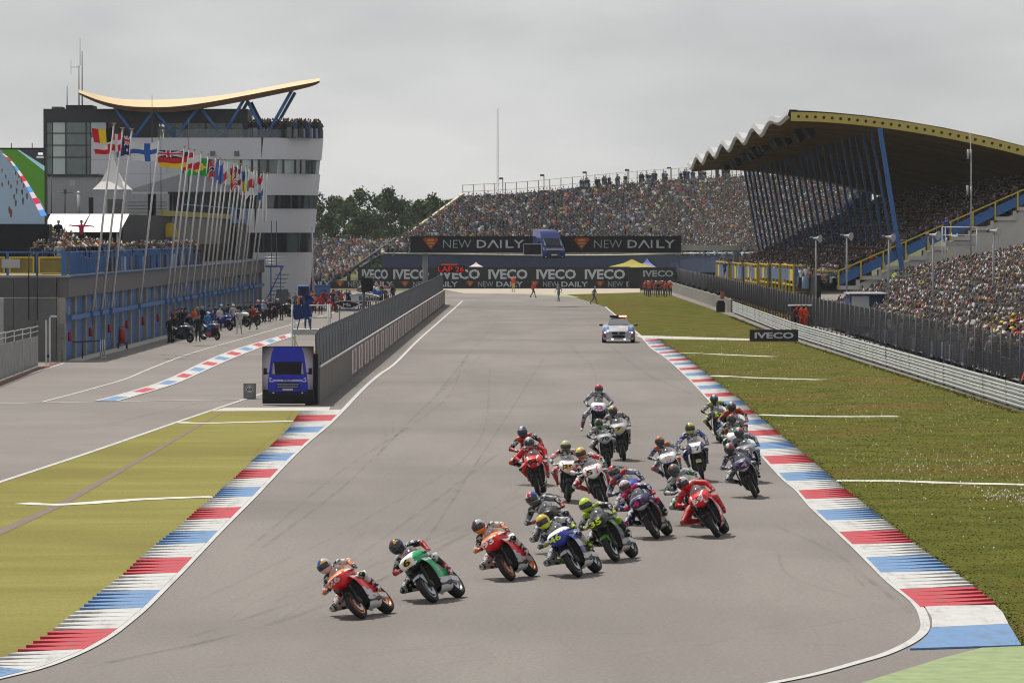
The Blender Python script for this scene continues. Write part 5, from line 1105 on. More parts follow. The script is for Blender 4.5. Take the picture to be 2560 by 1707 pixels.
for x_ in (a0 + .1, a1 - 1.1, a1 - .3): put(MB().tube([(x_, 417.6, .45), (x_ + .28, 417.6, .45)], .45, 14).build('wheel', M_BLK), tr)
o = MB().box(WX(690, 405), WX(722, 405), 405, 408, 0, ZV(732, 405)).box(WX(691, 405), WX(706, 405), 404.97, 405, .1, 1.9).box(WX(707, 405), WX(721, 405), 404.97, 405, .1, 1.9).build('grey_container', mat('container_grey', (.17, .18, .20), .6)); tag(o, 'grey container in front of the orange lorry', 'container')
o = MB().box(WX(784, 440), WX(826, 440), 440, 440.2, .2, ZV(714, 440)).box(WX(784, 440), WX(826, 440), 439.9, 440.3, ZV(714, 440) + .003, ZV(712, 440)).build('blue_hoarding', M_BLU); tag(o, 'blue hoarding right of the orange lorry', 'hoarding')
# stair tower with platform beside the control tower
stt = grp('stair_tower', (-22, 403, 0), label='blue steel stair with landing at the end of the garages', cat='stairs')
sx0, sx1 = WX(664, 402), WX(708, 402)
put(MB().box(sx0, sx1, 401.5, 403.5, ZV(664, 402) - .15, ZV(664, 402)).build('landing', M_BLU), stt)
for k in range(9): put(MB().box(sx0 - .2 + k * .13, sx0 + 1.0 + k * .13, 401.6 + k * .1, 401.9 + k * .1, .3 + k * .36, .36 + k * .36).build('tread', M_DSTEEL), stt)
put(MB().bar((sx0 - .3, 401.5, .2), (sx1, 401.5, 3.9), .1).bar((sx0 + .5, 401.5, 0), (sx0 + .5, 401.5, 4.0), .1).bar((sx1 - .2, 401.5, 1.6), (sx1 - .2, 401.5, 4.0), .08).build('stringer', M_BLU), stt)
for z in (ZV(650, 402), ZV(643, 402), ZV(657, 402)): put(MB().tube([(sx0, 401.4, z), (sx1, 401.4, z)], .03, 5).build('rail', M_STEEL), stt)
for u in (678, 690): put(MB().box(WX(u, 401), WX(u + 2, 401), 401, 401.1, ZV(665, 401), ZV(552, 401)).build('lattice_post', M_DSTEEL), stt)
o = MB().tube([(WX(782, 408), 408, 0), (WX(781, 408), 408, ZV(570, 408))], [.09, .06], 8).ball((WX(781, 408), 408, ZV(569, 408)), .1).build('white_pole', mat('white_pole', (.5, .5, .5))); tag(o, 'white upright pole at the right corner of the control tower', 'pole')
# ================================================================== people
def nth(i): i += 1; return '%d%s' % (i, 'th' if 10 < i % 100 < 14 else {1: 'st', 2: 'nd', 3: 'rd'}.get(i % 10, 'th'))
ordn = ['first', 'second', 'third', 'fourth', 'fifth', 'sixth', 'seventh', 'eighth', 'ninth', 'tenth', 'eleventh', 'twelfth', 'thirteenth', 'fourteenth', 'fifteenth', 'sixteenth', 'seventeenth', 'eighteenth', 'nineteenth', 'twentieth']
def remesh_body(name, bones, voxel=.03, smooth=3, zone_fn=None):
    """bones: (p0, r0, p1, r1, zone); one continuous surface, faces carry the zone of the nearest bone"""
    mb = MB()
    for a, r0, b, r1, z in bones:
        a, b = Vector(a), Vector(b)
        if (b - a).length > 1e-4: mb.tube([a, a.lerp(b, .5), b], [r0, (r0 + r1) / 2, r1], 10)
        mb.ball(a, r0, nu=10, nv=6); mb.ball(b, r1, nu=10, nv=6)
    me = mb.mesh('tmp'); bm = bmesh.new(); bm.from_mesh(me); bmesh.ops.recalc_face_normals(bm, faces=bm.faces); bm.to_mesh(me); bm.free()
    o = bpy.data.objects.new('tmp', me)
    m = o.modifiers.new('r', 'REMESH'); m.mode = 'VOXEL'; m.voxel_size = voxel; m.use_smooth_shade = True
    if smooth: s = o.modifiers.new('s', 'SMOOTH'); s.iterations = smooth; s.factor = .5
    out = eval_mesh(o); out.name = name
    bpy.data.objects.remove(o); bpy.data.meshes.remove(me)
    n = len(out.polygons); cen = np.zeros(n * 3); out.polygons.foreach_get('center', cen); cen = cen.reshape(-1, 3)
    best = np.full(n, 1e9); zi = np.zeros(n, int)
    for a, r0, b, r1, z in bones:
        a, b = np.array(a, float), np.array(b, float); d = b - a; L = max(1e-9, d @ d)
        t = np.clip(((cen - a) @ d) / L, 0, 1); q = a + t[:, None] * d
        ds = np.linalg.norm(cen - q, axis=1) - (r0 + (r1 - r0) * t)
        k = ds < best; best[k] = ds[k]; zi[k] = z
    if zone_fn: zi = zone_fn(cen, zi)
    out.polygons.foreach_set('material_index', zi.astype(np.int32)); out.polygons.foreach_set('use_smooth', np.ones(n, bool))
    out.update(); return out
# zones of a standing person: 0 top, 1 trousers, 2 skin, 3 hair or cap, 4 shoes
def person_bones(la=None, ra=None, ll=None, rl=None, head=(0, -.03), lean=0.0, w=1.0):
    la = la or ((.27, .02, 1.15), (.24, -.10, .92)); ra = ra or ((-.27, .02, 1.15), (-.24, -.10, .92))
    ll = ll or ((.11, -.02, .50), (.12, .02, .09)); rl = rl or ((-.11, -.02, .50), (-.12, .02, .09))
    B = [((0, .0, .95), .135 * w, (0, -lean * .5, 1.15), .14 * w, 0), ((0, -lean * .5, 1.15), .14 * w, (0, -lean, 1.33), .155 * w, 0), ((-.13, -lean, 1.39), .075, (.13, -lean, 1.39), .075, 0),
         ((0, -lean, 1.42), .055, (head[0] * .5, head[1] * .5 - lean, 1.52), .05, 2), ((head[0], head[1] - lean, 1.585), .082, (head[0], head[1] - lean + .01, 1.655), .095, 2)]
    for s, (e, h), (k, f) in ((1, la, ll), (-1, ra, rl)):
        B += [((.18 * s, -lean, 1.39), .065, e, .05, 0), (e, .048, h, .036, 0), (h, .04, (h[0] * 1.02, h[1] - .05, h[2] - .05), .036, 2), ((.09 * s, 0, .92), .10, k, .068, 1), (k, .065, f, .045, 1), ((f[0], f[1] + .03, .05), .042, (f[0] * 1.1, f[1] - .17, .04), .036, 4)]
    return B
def hair_zone(head, lean, cap):
    c = np.array((head[0], head[1] - lean, 1.62))
    def fn(cen, zi):
        d = cen - c; near = np.linalg.norm(d, axis=1) < .17
        zi = zi.copy(); zi[near & (d[:, 2] > .035) & (zi == 2)] = 3
        zi[near & (d[:, 1] > .03) & (d[:, 2] > -.04) & (zi == 2)] = 3
        if cap: zi[near & (d[:, 2] > .02) & (zi == 2)] = 3
        return zi
    return fn
POSES = {}
def pose(name, voxel=.034, **k):
    B = person_bones(**k); head = k.get('head', (0, -.03)); lean = k.get('lean', 0.0)
    if k.get('_cap'): pass
    POSES[name] = remesh_body('person', B, voxel, 2, hair_zone(head, lean, False))
pose('stand'); pose('stand2', head=(.02, -.04), la=((.26, -.02, 1.13), (.12, -.20, 1.02)), ra=((-.26, -.02, 1.13), (-.12, -.22, 1.04)))
pose('crossed', la=((.26, -.02, 1.14), (-.08, -.19, 1.16)), ra=((-.26, -.02, 1.14), (.08, -.20, 1.12)))
pose('shade_eyes', ra=((-.33, -.08, 1.32), (-.10, -.16, 1.60)), head=(-.01, -.05)); pose('photo', la=((.25, -.12, 1.25), (.06, -.24, 1.55)), ra=((-.25, -.12, 1.25), (-.06, -.24, 1.55)), lean=.04)
pose('wave', la=((.36, 0, 1.55), (.40, -.02, 1.85)), head=(.02, -.02)); pose('lean_rail', la=((.30, -.16, 1.12), (.26, -.38, 1.02)), ra=((-.30, -.16, 1.12), (-.26, -.38, 1.02)), lean=.16)
pose('arms_out', la=((.45, 0, 1.38), (.72, -.04, 1.36)), ra=((-.45, 0, 1.38), (-.70, -.04, 1.44)))
pose('walk', .03, la=((.25, -.14, 1.16), (.20, -.30, .98)), ra=((-.25, .14, 1.16), (-.22, .10, .90)), ll=((.10, .10, .50), (.11, .38, .14)), rl=((-.10, -.20, .53), (-.11, -.30, .09)), lean=.07)
pose('stride', .03, la=((.26, .12, 1.15), (.24, .20, .92)), ra=((-.26, -.12, 1.15), (-.20, -.28, .98)), ll=((.10, -.16, .52), (.11, -.36, .09)), rl=((-.10, .06, .49), (-.12, .34, .11)), lean=.05)
pose('crouch', .034, la=((.28, -.25, .95), (.2, -.45, .85)), ra=((-.28, -.25, .95), (-.2, -.45, .85)), lean=.35)
SKIN = [(.42, .24, .16), (.48, .29, .20), (.36, .19, .12), (.52, .33, .24)]
HAIR = [(.03, .02, .015), (.09, .055, .03), (.20, .13, .06), (.015, .015, .018), (.12, .11, .10)]
COLN = [('black', (.012, .012, .015)), ('navy', (.015, .022, .07)), ('grey', (.14, .14, .15)), ('white', (.58, .58, .58)), ('red', (.42, .018, .02)), ('blue', (.03, .10, .36)), ('yellow', (.62, .48, .03)), ('orange', (.60, .13, .02)), ('dark green', (.02, .08, .03)), ('lime', (.38, .55, .03)), ('brown', (.09, .05, .03)), ('pale blue', (.22, .32, .45)), ('charcoal', (.04, .04, .045))]
CW_ = [30, 13, 9, 8, 5.5, 4, 1.6, 2.4, 3, .8, 6, 4, 20]
def dress(o, top, trousers, skin, hair, shoes=(.02, .02, .02), rough=.8):
    o.data.materials.clear() if False else None
    while len(o.data.materials) < 5: o.data.materials.append(cmat((.1, .1, .1)))
    for i, c in enumerate((top, trousers, skin, hair, shoes)):
        o.material_slots[i].link = 'OBJECT'; o.material_slots[i].material = cmat(c, rough)
def brim(o, c, head=(0, -.03), lean=0.0):
    global BRIM
    if 'BRIM' not in globals():
        mb = MB(); mb.ball((0, 0, 1.655), (.112, .118, .085), nu=10, nv=5); mb.add([(-.09, -.08, 1.665), (.09, -.08, 1.665), (.07, -.20, 1.64), (-.07, -.20, 1.64)], [(0, 1, 2, 3)]); BRIM = mb.mesh('cap')
        BRIM.materials.append(cmat((.1, .1, .1)))
    b = bpy.data.objects.new('cap', BRIM); C.objects.link(b); b.parent = o; b.location = (head[0], head[1] - lean + .0, .0)
    b.material_slots[0].link = 'OBJECT'; b.material_slots[0].material = cmat(c, .8)
LEANS = {'photo': .04, 'lean_rail': .16, 'walk': .07, 'stride': .05, 'crouch': .35}
HEADS = {'stand2': (.02, -.04), 'shade_eyes': (-.01, -.05), 'wave': (.02, -.02)}
def person(p, pz, rot, top, trousers, label, group=None, cap=None, hair=None, skin=None, rnd=random, sc_=1.0, shoes=(.02, .02, .02), face_cam=True):
    o = bpy.data.objects.new('person', POSES[pz]); C.objects.link(o); o.location = p; o.rotation_euler = (0, 0, rot); o.scale = (sc_,) * 3
    dress(o, top, trousers, skin or rnd.choice(SKIN), hair or rnd.choice(HAIR), shoes)
    if cap: brim(o, cap, HEADS.get(pz, (0, -.03)), LEANS.get(pz, 0.0))
    return tag(o, label, 'person', group)
# ---- crowds that read as one mass
def crowd_mass(name, label, pos, face, seed, pal_w=None, size=1.0, seated=False):
    r = np.random.default_rng(seed); n = len(pos); pos = np.array(pos, float)
    tw_, td, th = .21, .12, .52
    z0 = .40 if seated else .85
    T = np.array([(-tw_ * .8, -td, z0), (tw_ * .8, -td, z0), (tw_ * .8, td, z0), (-tw_ * .8, td, z0), (-tw_, -td, z0 + th), (tw_, -td, z0 + th), (tw_, td, z0 + th), (-tw_, td, z0 + th),
                  (-.20, -.30, 0), (.20, -.30, 0), (.20, td, 0), (-.20, td, 0), (-.2, -.28, z0), (.2, -.28, z0),
                  (0, -.11, z0 + .70), (.085, 0, z0 + .70), (0, .11, z0 + .70), (-.085, 0, z0 + .70), (0, -.01, z0 + .86), (0, 0, z0 + .55),
                  (tw_ + .02, -.05, z0 + .46), (tw_ + .10, -.16, z0 + .20), (.05, -.32, z0 + .30), (-tw_ - .02, -.05, z0 + .46), (-tw_ - .10, -.16, z0 + .20), (-.05, -.32, z0 + .30)])
    Fq = [(0, 1, 5, 4, 0), (1, 2, 6, 5, 0), (3, 0, 4, 7, 0), (4, 5, 6, 7, 0), (8, 9, 13, 12, 1), (12, 13, 1, 0, 1), (9, 10, 2, 13, 1), (11, 8, 12, 3, 1)]
    Ft = [(14, 15, 18, 3), (15, 16, 18, 3), (16, 17, 18, 3), (17, 14, 18, 3), (14, 19, 15, 2), (15, 19, 16, 2), (16, 19, 17, 2), (17, 19, 14, 2), (20, 21, 22, 0), (23, 25, 24, 0)]
    cols = np.array([c for _, c in COLN]); w = np.array(pal_w or CW_, float); w /= w.sum()
    top = cols[r.choice(len(cols), n, p=w)] * r.uniform(.18, .72, (n, 1)); top = top * .72 + top.mean(1, keepdims=True) * .28; tro = cols[r.choice([0, 1, 2, 12, 11], n)] * r.uniform(.7, 1.2, (n, 1))
    skin = np.array(SKIN)[r.choice(4, n)] * .62; cap = r.random(n) < .30
    hair = np.where(cap[:, None], np.array([(.50, .50, .49), (.02, .02, .02), (.42, .31, .03), (.30, .025, .025), (.03, .05, .15), (.32, .32, .32)])[r.choice(6, n, p=[.20, .42, .07, .07, .07, .17])], np.array(HAIR)[r.choice(5, n)])
    ang = face + r.normal(0, .25, n); ca, sa = np.cos(ang), np.sin(ang); s = size * r.uniform(.9, 1.08, n)
    V = np.zeros((n, len(T), 3)); tx_, ty_ = T[:, 0] + 0, T[:, 1]
    V[:, :, 0] = (tx_ * ca[:, None] - ty_ * sa[:, None]) * s[:, None] + pos[:, 0:1]; V[:, :, 1] = (tx_ * sa[:, None] + ty_ * ca[:, None]) * s[:, None] + pos[:, 1:2]; V[:, :, 2] = T[:, 2] * s[:, None] + pos[:, 2:3]
    nv = len(T); base = (np.arange(n) * nv)[:, None]
    q = np.array([f[:4] for f in Fq]); t = np.array([f[:3] for f in Ft]); zc = [f[-1] for f in Fq] + [f[-1] for f in Ft]
    L = np.concatenate([np.concatenate([(base + q.reshape(1, -1)), (base + t.reshape(1, -1))], axis=1)]).ravel()
    ls = np.tile(np.array([4] * len(q) + [3] * len(t)), n)
    me = bpy.data.meshes.new(name); me.vertices.add(n * nv); me.vertices.foreach_set('co', V.ravel()); me.loops.add(len(L)); me.loops.foreach_set('vertex_index', L.astype(np.int32))
    me.polygons.add(len(ls)); me.polygons.foreach_set('loop_start', (np.cumsum(ls) - ls).astype(np.int32)); me.update(calc_edges=True)
    pc_ = np.stack([top, tro, skin, hair], 1); fc = pc_[:, zc, :]            # n x faces x 3
    a = me.attributes.new('col', 'FLOAT_COLOR', 'FACE'); arr = np.ones((len(ls), 4)); arr[:, :3] = fc.reshape(-1, 3); a.data.foreach_set('color', arr.ravel())
    o = obj(name, me, attr_mat('crowd_clothes', .85)); return tag(o, label, 'crowd', kind='stuff')
rs = random.Random(11)
# far open stand
pos = []
NR = 34
for r_ in range(NR):
    t = (r_ + .3) / NR
    row = along([a.lerp(b, t) for a, b in zip(F3, B3)], .56)
    for p in row:
        uu = CU + FPX * p.x / p.y
        if rs.random() < .06: continue
        if abs(uu - (1180 + r_ * 4)) < 40 and 10 < r_ < 16 and rs.random() < .8: continue
        pos.append((p.x + rs.uniform(-.12, .12), p.y + rs.uniform(-.15, .15), p.z + rs.uniform(-.05, .05)))
crowd_mass('crowd', 'dense seated crowd filling the far open grandstand', pos, 0, 1, seated=True, size=1.05)
pos = []
for k in range(60):
    p = B3[0].lerp(B3[-1], rs.uniform(.25, .75)); i = rs.randrange(12, 28); p = B3[i].lerp(B3[i + 1], rs.random()); pos.append((p.x, p.y - .1, p.z + .35))
crowd_mass('crowd', 'row of dark standing figures along the top of the far open stand', pos, .4, 2, [30, 10, 5, 1, 1, 2, .5, 1, 1, 1, 2, 1, 30])
pos = []
for r_ in range(30):
    t = (r_ + .3) / 30
    for p in along([a.lerp(b, t) for a, b in zip(LF, LB)], .56):
        if rs.random() > .07: pos.append((p.x + rs.uniform(-.15, .15), p.y + rs.uniform(-.2, .2), p.z))
crowd_mass('crowd', 'dense crowd on the low bank below the trees', pos, 0, 3, [14, 8, 8, 16, 9, 5, 4, 6, 2, 1, 5, 6, 10], seated=True)
# covered stand
pos = []
for i in range(27):
    y = YN + .6
    while y < YF:
        if rs.random() > .05: pos.append((DX0 + i * .82 + .45, y, DZ0 + i * .36 + .02))
        y += .58 + rs.uniform(-.06, .06)
crowd_mass('crowd', 'shaded crowd filling the covered grandstand', pos, -math.pi / 2 + .5, 4, seated=True)
pos = [(rs.uniform(21.2, 22.3), rs.uniform(336, 468), 2.75) for _ in range(160)]
crowd_mass('crowd', 'people standing on the yellow platforms before the covered stand', pos, -1.0, 5)
# standing terrace on the right: the nearest are individuals
cand = []
x = 22.75
while x < 41:
    y = 176.0
    while y < 326.5:
        px, py = x + rs.uniform(-.2, .2), y + rs.uniform(-.15, .15)
        if CU + FPX * px / py < 2590 and rs.random() > .05 and not (x < 23.4 and 285 < y < 312): cand.append((px, py, bank_z(px)))
        y += .56
    x += .72
vis = [c for c in cand if CU + FPX * c[0] / c[1] < 2566]
vis.sort(key=lambda c: c[1]); near = vis[:100]; ns = set(near)
crowd_mass('crowd', 'packed standing crowd on the right-hand terrace behind the near spectators', [c for c in cand if c not in ns], -.35, 6)
PW = ['stand', 'stand', 'stand2', 'crossed', 'shade_eyes', 'photo', 'lean_rail', 'stand2']
PWN = {'stand': 'standing', 'stand2': 'with hands together', 'crossed': 'with arms folded', 'shade_eyes': 'shading the eyes', 'photo': 'taking a photo', 'lean_rail': 'leaning forward', 'wave': 'waving'}
def spectators(L, where, group, seed, face, sl=0.0):
    r = random.Random(seed)
    for c in L:
        n_, col = r.choices(COLN, CW_)[0]; pz = r.choice(PW); cap = r.choices([None, ('white', (.6, .6, .58)), ('black', (.015, .015, .015)), ('yellow', (.6, .45, .03)), ('red', (.42, .02, .02))], [10, 3.4, 2, 1.3, 1])[0]
        lab = '%s-row spectator in %s%s %s %s' % (ordn[max(0, min(19, int((c[0] - 22.4) / .72)))] if sl == 0 else ordn[max(0, min(19, int((xw(c[1]) + .4 - c[0]) / .62)))], n_, (' and %s cap' % cap[0]) if cap else '', PWN[pz], where)
        j = r.uniform(.4, .9); person(c, pz, face + r.gauss(0, .3), tuple(min(.7, k * j) for k in col), r.choice([(.02, .025, .05), (.03, .03, .03), (.10, .10, .10), (.05, .07, .13)]), lab, group, cap[1] if cap else None, rnd=r, sc_=r.uniform(.93, 1.05))
spectators(near, 'behind the right mesh fence', 'spectators on the right-hand terrace', 5, -.45)
# terrace above the garages
cand = []
for r_ in range(9):
    y = 247.0
    while y < 334:
        if rs.random() > .08: cand.append((xw(y) + .05 - r_ * .62 + rs.uniform(-.1, .1), y + rs.uniform(-.2, .2), 4.6 + max(0, r_ - 2) * .17))
        y += .62
cand = [c for c in cand if not (c[1] < 263 and c[0] < xw(c[1]) - 2.2)]
def top_v(c): return c[0] > xw(c[1]) - 1.1
nr = sorted([c for c in cand if top_v(c)], key=lambda c: c[1])[:52]; ns = set(nr)
crowd_mass('crowd', 'packed crowd on the terrace above the pit garages', [c for c in cand if c not in ns], .6, 7)
spectators(nr, 'above the garages', 'spectators above the pit garages', 9, .55, 1)
r = random.Random(3)
person((WX(88, 246), 246.2, 4.62), 'crossed', 0, (.03, .03, .035), (.03, .03, .04), 'steward in a black and white top standing alone by the video screen', hair=(.12, .06, .03))
person((WX(204, 275), 275, 5.9), 'arms_out', 0, (.45, .03, .10), (.03, .03, .03), 'spectator in a pink top with both arms stretched wide below the awning', hair=(.03, .02, .02))
person((WX(146, 272), 272, 5.9), 'stand2', 0, (.015, .015, .02), (.02, .02, .02), 'figure in black with a grey cap raised above the terrace crowd', cap=(.35, .35, .35))
# top deck of the control tower and figures behind its glass
pos = []
for k in range(150):
    a = rs.random(); u = 622 + 176 * a; y = YT + .5 + max(0, (u - 735) / 65) ** 2 * 3 + rs.uniform(0, 1.6); pos.append((WX(u, YT), y, tz(345) + .02))
crowd_mass('crowd', 'dark crowd lining the open top deck of the control tower', pos, .2, 8, [30, 8, 6, 2, 2, 2, .5, .5, 1, .5, 6, 2, 20])
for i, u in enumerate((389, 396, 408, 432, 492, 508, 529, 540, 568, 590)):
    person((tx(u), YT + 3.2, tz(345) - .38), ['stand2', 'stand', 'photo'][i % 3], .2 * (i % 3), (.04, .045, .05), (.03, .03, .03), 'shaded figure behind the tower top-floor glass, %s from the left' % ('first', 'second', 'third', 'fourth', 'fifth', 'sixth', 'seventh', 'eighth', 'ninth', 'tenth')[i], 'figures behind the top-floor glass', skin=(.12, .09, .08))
# marshals crossing the far track
for (u, v, pz, rot, top, tro, cap, lab) in ((1283, 730, 'stand', 2.6, (.62, .05, .02), (.45, .40, .10), (.3, .3, .3), 'marshal in an orange top standing on the far track before the banners'), (1333, 744, 'walk', 1.2, (.60, .05, .02), (.03, .03, .035), (.3, .1, .1), 'marshal in an orange top striding off the far track'), (1397, 753, 'stride', -.6, (.16, .18, .22), (.10, .11, .14), (.25, .25, .27), 'marshal in grey overalls walking with a flag on the far track'), (1485, 760, 'walk', 1.3, (.17, .19, .22), (.10, .11, .13), (.3, .3, .3), 'marshal in grey overalls at the grass edge of the far track')):
    p = G(u, v); person(p, pz, rot, top, tro, lab, 'marshals on the far track', cap=cap, sc_=1.08 if v < 740 else 1.0)
for i in range(11):
    p = G(1612 + i * 6.5 + rs.uniform(-2, 2), 739 + (i % 3) * 2.0); c = [(.55, .06, .03), (.03, .03, .04), (.58, .08, .03), (.04, .05, .08)][i % 4]
    person(p, ['stand', 'stand2', 'photo', 'crossed'][i % 4], rs.uniform(-.6, .6), c, (.05, .05, .06), '%s person from the left in the group by the right end of the banner wall' % ('first', 'second', 'third', 'fourth', 'fifth', 'sixth', 'seventh', 'eighth', 'ninth', 'tenth', 'last')[i], 'people at the far right of the track', cap=[None, (.5, .5, .5), (.4, .05, .03)][i % 3], rnd=rs)
for i, (u, v) in enumerate(((1987, 806), (2003, 806), (2014, 806))):
    person((WX(u, 303), 303, .35), ['lean_rail', 'stand', 'stand2'][i], .8, [(.10, .02, .03), (.62, .05, .02), (.64, .06, .02)][i], (.5, .05, .02) if i else (.03, .03, .04), ['marshal in dark overalls and red cap leaning over the steel barrier', 'left marshal of the two in orange under the small shelter', 'right marshal of the two in orange under the small shelter'][i], 'marshals at the barrier post', cap=[(.45, .03, .03), None, None][i], hair=(.02, .02, .02))
p = G(2556, 1000); person((20.1, 178.5, .1), 'lean_rail', 1.2, (.55, .09, .03), (.02, .02, .03), 'marshal in orange and black with a pale cap cut by the right edge', cap=(.45, .45, .43))
for i, (u, v) in enumerate(((1860, 663), (1845, 668), (1813, 665))):
    person((WX(u, 420 + i * 12), 420 + i * 12, 2.42), 'stand2', .3, [(.02, .06, .26), (.05, .12, .40), (.02, .06, .28)][i], (.02, .03, .08), ['cameraman in blue on the yellow platform beside the gantry column', 'second cameraman in blue on the platform left of the gantry column', 'third cameraman in blue farthest along the yellow platforms'][i], 'cameramen on the yellow platforms', cap=(.3, .32, .4))
for i, (u, v) in enumerate(((2240, 708), (2258, 704), (2300, 702), (2308, 708))):
    person((WX(u, 322), 322, ZV(v, 322) - .75), 'stand', -.2 + .3 * i, [(.50, .62, .04), (.10, .12, .16), (.48, .60, .05), (.04, .20, .45)][i], (.02, .02, .03), ['steward in a bright yellow jacket at the back of the terrace, left one', 'steward in a dark shirt beside the left yellow jacket', 'steward in a bright yellow vest at the back of the terrace, right one', 'figure in a bright blue coat near the scaffold tower'][i], 'stewards at the back of the terrace', cap=(.02, .02, .03))
# pit lane people
PIT = [(425, 858, 'stand', (.012, .012, .015), 'mechanic in black beside the first parked racing motorcycle'), (437, 852, 'stand2', (.012, .014, .03), 'mechanic in navy behind the first parked racing motorcycle'), (468, 848, 'crouch', (.015, .02, .035), 'mechanic bending over the first parked racing motorcycle'), (495, 855, 'stand', (.012, .012, .014), 'mechanic in black shorts between the first two parked motorcycles'),
       (519, 845, 'stand2', (.03, .14, .34), 'mechanic in a blue top with pale cap at the second parked motorcycle'), (532, 836, 'stand', (.03, .05, .14), 'mechanic in dark blue behind the second parked motorcycle'), (549, 828, 'stand2', (.45, .40, .48), 'mechanic in a pale lilac top at the third parked motorcycle'), (583, 820, 'stand', (.38, .38, .42), 'mechanic in a grey top and white cap in the pit lane'), (598, 835, 'walk', (.42, .41, .42), 'woman in a short grey dress walking in the pit lane'), (633, 824, 'walk', (.22, .03, .02), 'mechanic in a dark red top walking in the pit lane'),
       (645, 806, 'stand', (.40, .02, .03), 'mechanic in red with a cap in the pit row'), (662, 804, 'stand', (.02, .02, .02), 'mechanic in black shorts beside the red parked motorcycle'), (668, 795, 'stand2', (.40, .25, .35), 'mechanic in a pink and white top in the pit row'), (690, 795, 'stand', (.015, .015, .018), 'mechanic in black by the black parked motorcycle'), (716, 792, 'crouch', (.02, .02, .02), 'mechanic bending over the black parked motorcycle'), (824, 797, 'stand', (.38, .012, .02), 'marshal in a red racing suit beside the camera scaffold')]
for u, v, pz, c, lab in PIT:
    p = G(u, v); person(p, pz, rs.uniform(-.5, .9), c, (.38, .015, .02) if 'red racing' in lab else (.42, .41, .42) if 'dress' in lab else (.02, .02, .025), lab, 'people in the pit lane', cap=(.55, .55, .55) if 'cap' in lab else None, rnd=rs, hair=(.02, .015, .012))
k = 0; ordn = ['first', 'second', 'third', 'fourth', 'fifth', 'sixth', 'seventh', 'eighth', 'ninth', 'tenth', 'eleventh', 'twelfth', 'thirteenth', 'fourteenth', 'fifteenth', 'sixteenth', 'seventeenth', 'eighteenth', 'nineteenth', 'twentieth']
us = sorted([rs.uniform(735, 985) for _ in range(46)])
for i, u in enumerate(us):
    p = G(u, 790 - (u - 735) * .14 + rs.uniform(-10, 8)); 
    if p.x > pwx(p.y) - .9: p.x = pwx(p.y) - 1.0
    n_, c = rs.choices(COLN, [30, 12, 5, 8, 10, 5, 1, 4, 2, 1, 2, 3, 20])[0]
    person(p, rs.choice(['stand', 'stand2', 'crossed', 'photo', 'walk']), rs.uniform(-1, 1), c, rs.choice([(.02, .02, .025), (.03, .03, .05), (.10, .02, .02)]), 'crew member in %s, %s from the left in the far pit lane crowd' % (n_, nth(i)), 'crew crowding the pit lane', cap=rs.choice([None, None, (.5, .5, .5), (.02, .02, .02), (.4, .03, .03)]), rnd=rs)
for i in range(20):
    u = 425 + i * 15 + rs.uniform(-3, 3); v = 838 - i * 1.95; p = G(u, v); p.x = max(p.x - .2, xw(p.y) + .9); n_, c = rs.choices(COLN, [34, 16, 6, 5, 5, 4, .5, 2, 2, .5, 2, 2, 24])[0]
    person(p, rs.choice(['stand', 'stand2', 'crossed', 'crouch']), rs.uniform(-1, 1), c, (.02, .02, .025), 'mechanic in %s close to the garage doors, %s from the left' % (n_, nth(i)), 'mechanics along the garages', cap=rs.choice([None, None, (.5, .5, .5), (.02, .02, .02)]), rnd=rs)
p = Vector((-9.2, 205.1, 2.53)); person(p, 'photo', .2, (.02, .05, .20), (.02, .04, .14), 'camera operator in dark blue rain gear on the pit-wall scaffold', cap=(.02, .04, .18))
cm = grp('television_camera', (-9.2, 204.8, 3.5), label='television camera under a blue cover on the pit-wall scaffold', cat='camera')
put(MB().prism([(204.2, 4.05), (205.1, 4.0), (205.15, 4.42), (204.7, 4.55), (204.2, 4.45)], -9.6, -9.12, axis='x').build('rain_cover', cmat((.015, .035, .13), .6)), cm); put(MB().tube([(-9.35, 204.3, 4.3), (-9.35, 203.9, 4.3)], .14, 10).build('lens', M_BLK), cm); put(MB().tube([(-9.35, 204.7, 4.1), (-9.35, 204.7, 3.6)], .05, 6).tube([(-9.35, 204.7, 3.7), (-9.65, 204.4, 2.53)], .03, 6).tube([(-9.35, 204.7, 3.7), (-9.05, 204.4, 2.53)], .03, 6).build('tripod', M_DSTEEL), cm)
# ---- right-hand posts, speakers, scaffold, shelter
for i, (u, v, vb, y) in enumerate(((2040, 596, 735, 318), (2117, 590, 770, 305), (2222, 593, 790, 292), (2333, 588, 800, 262), (2484, 578, 850, 262))):
    p = W(u, v, y); h = grp('horn_loudspeaker', (p.x, y, 0), label='grey horn loudspeaker on a tall post, %s from the left on the right-hand side' % ordn[i], cat='loudspeaker', group='horn loudspeakers on posts')
    s = .30
    ax_ = Vector((.80, -.6, -.08)).normalized(); c = Vector((p.x, y, p.z))
    put(MB().tube([c - ax_ * .28, c - ax_ * .05, c + ax_ * .18, c + ax_ * .34, c + ax_ * .36], [.05, .07, .14, .27, .28], 14).build('horn', mat('horn_grey', (.36, .36, .355), .5, .2)), h)
    put(MB().tube([c + ax_ * .30, c + ax_ * .31], .22, 14).build('horn_mouth', M_BAND), h); put(MB().tube([c - ax_ * .48, c - ax_ * .28], .09, 8).build('driver', M_BAND), h)
    put(MB().tube([(p.x, y, 0), (p.x, y, p.z - .1)], .06, 8).build('post', mat('post_grey', (.24, .24, .24), .6)), h)
am = grp('antenna_mast', (WX(2427, 318), 318, 0), label='tall thin antenna mast with pale rod antennas in front of the covered stand', cat='antenna')
xm = WX(2427, 318); put(MB().tube([(xm, 318, 2), (xm, 318, ZV(400, 318)), (xm - .08, 318, ZV(330, 318))], [.06, .05, .02], 6).build('mast', M_STEEL), am)
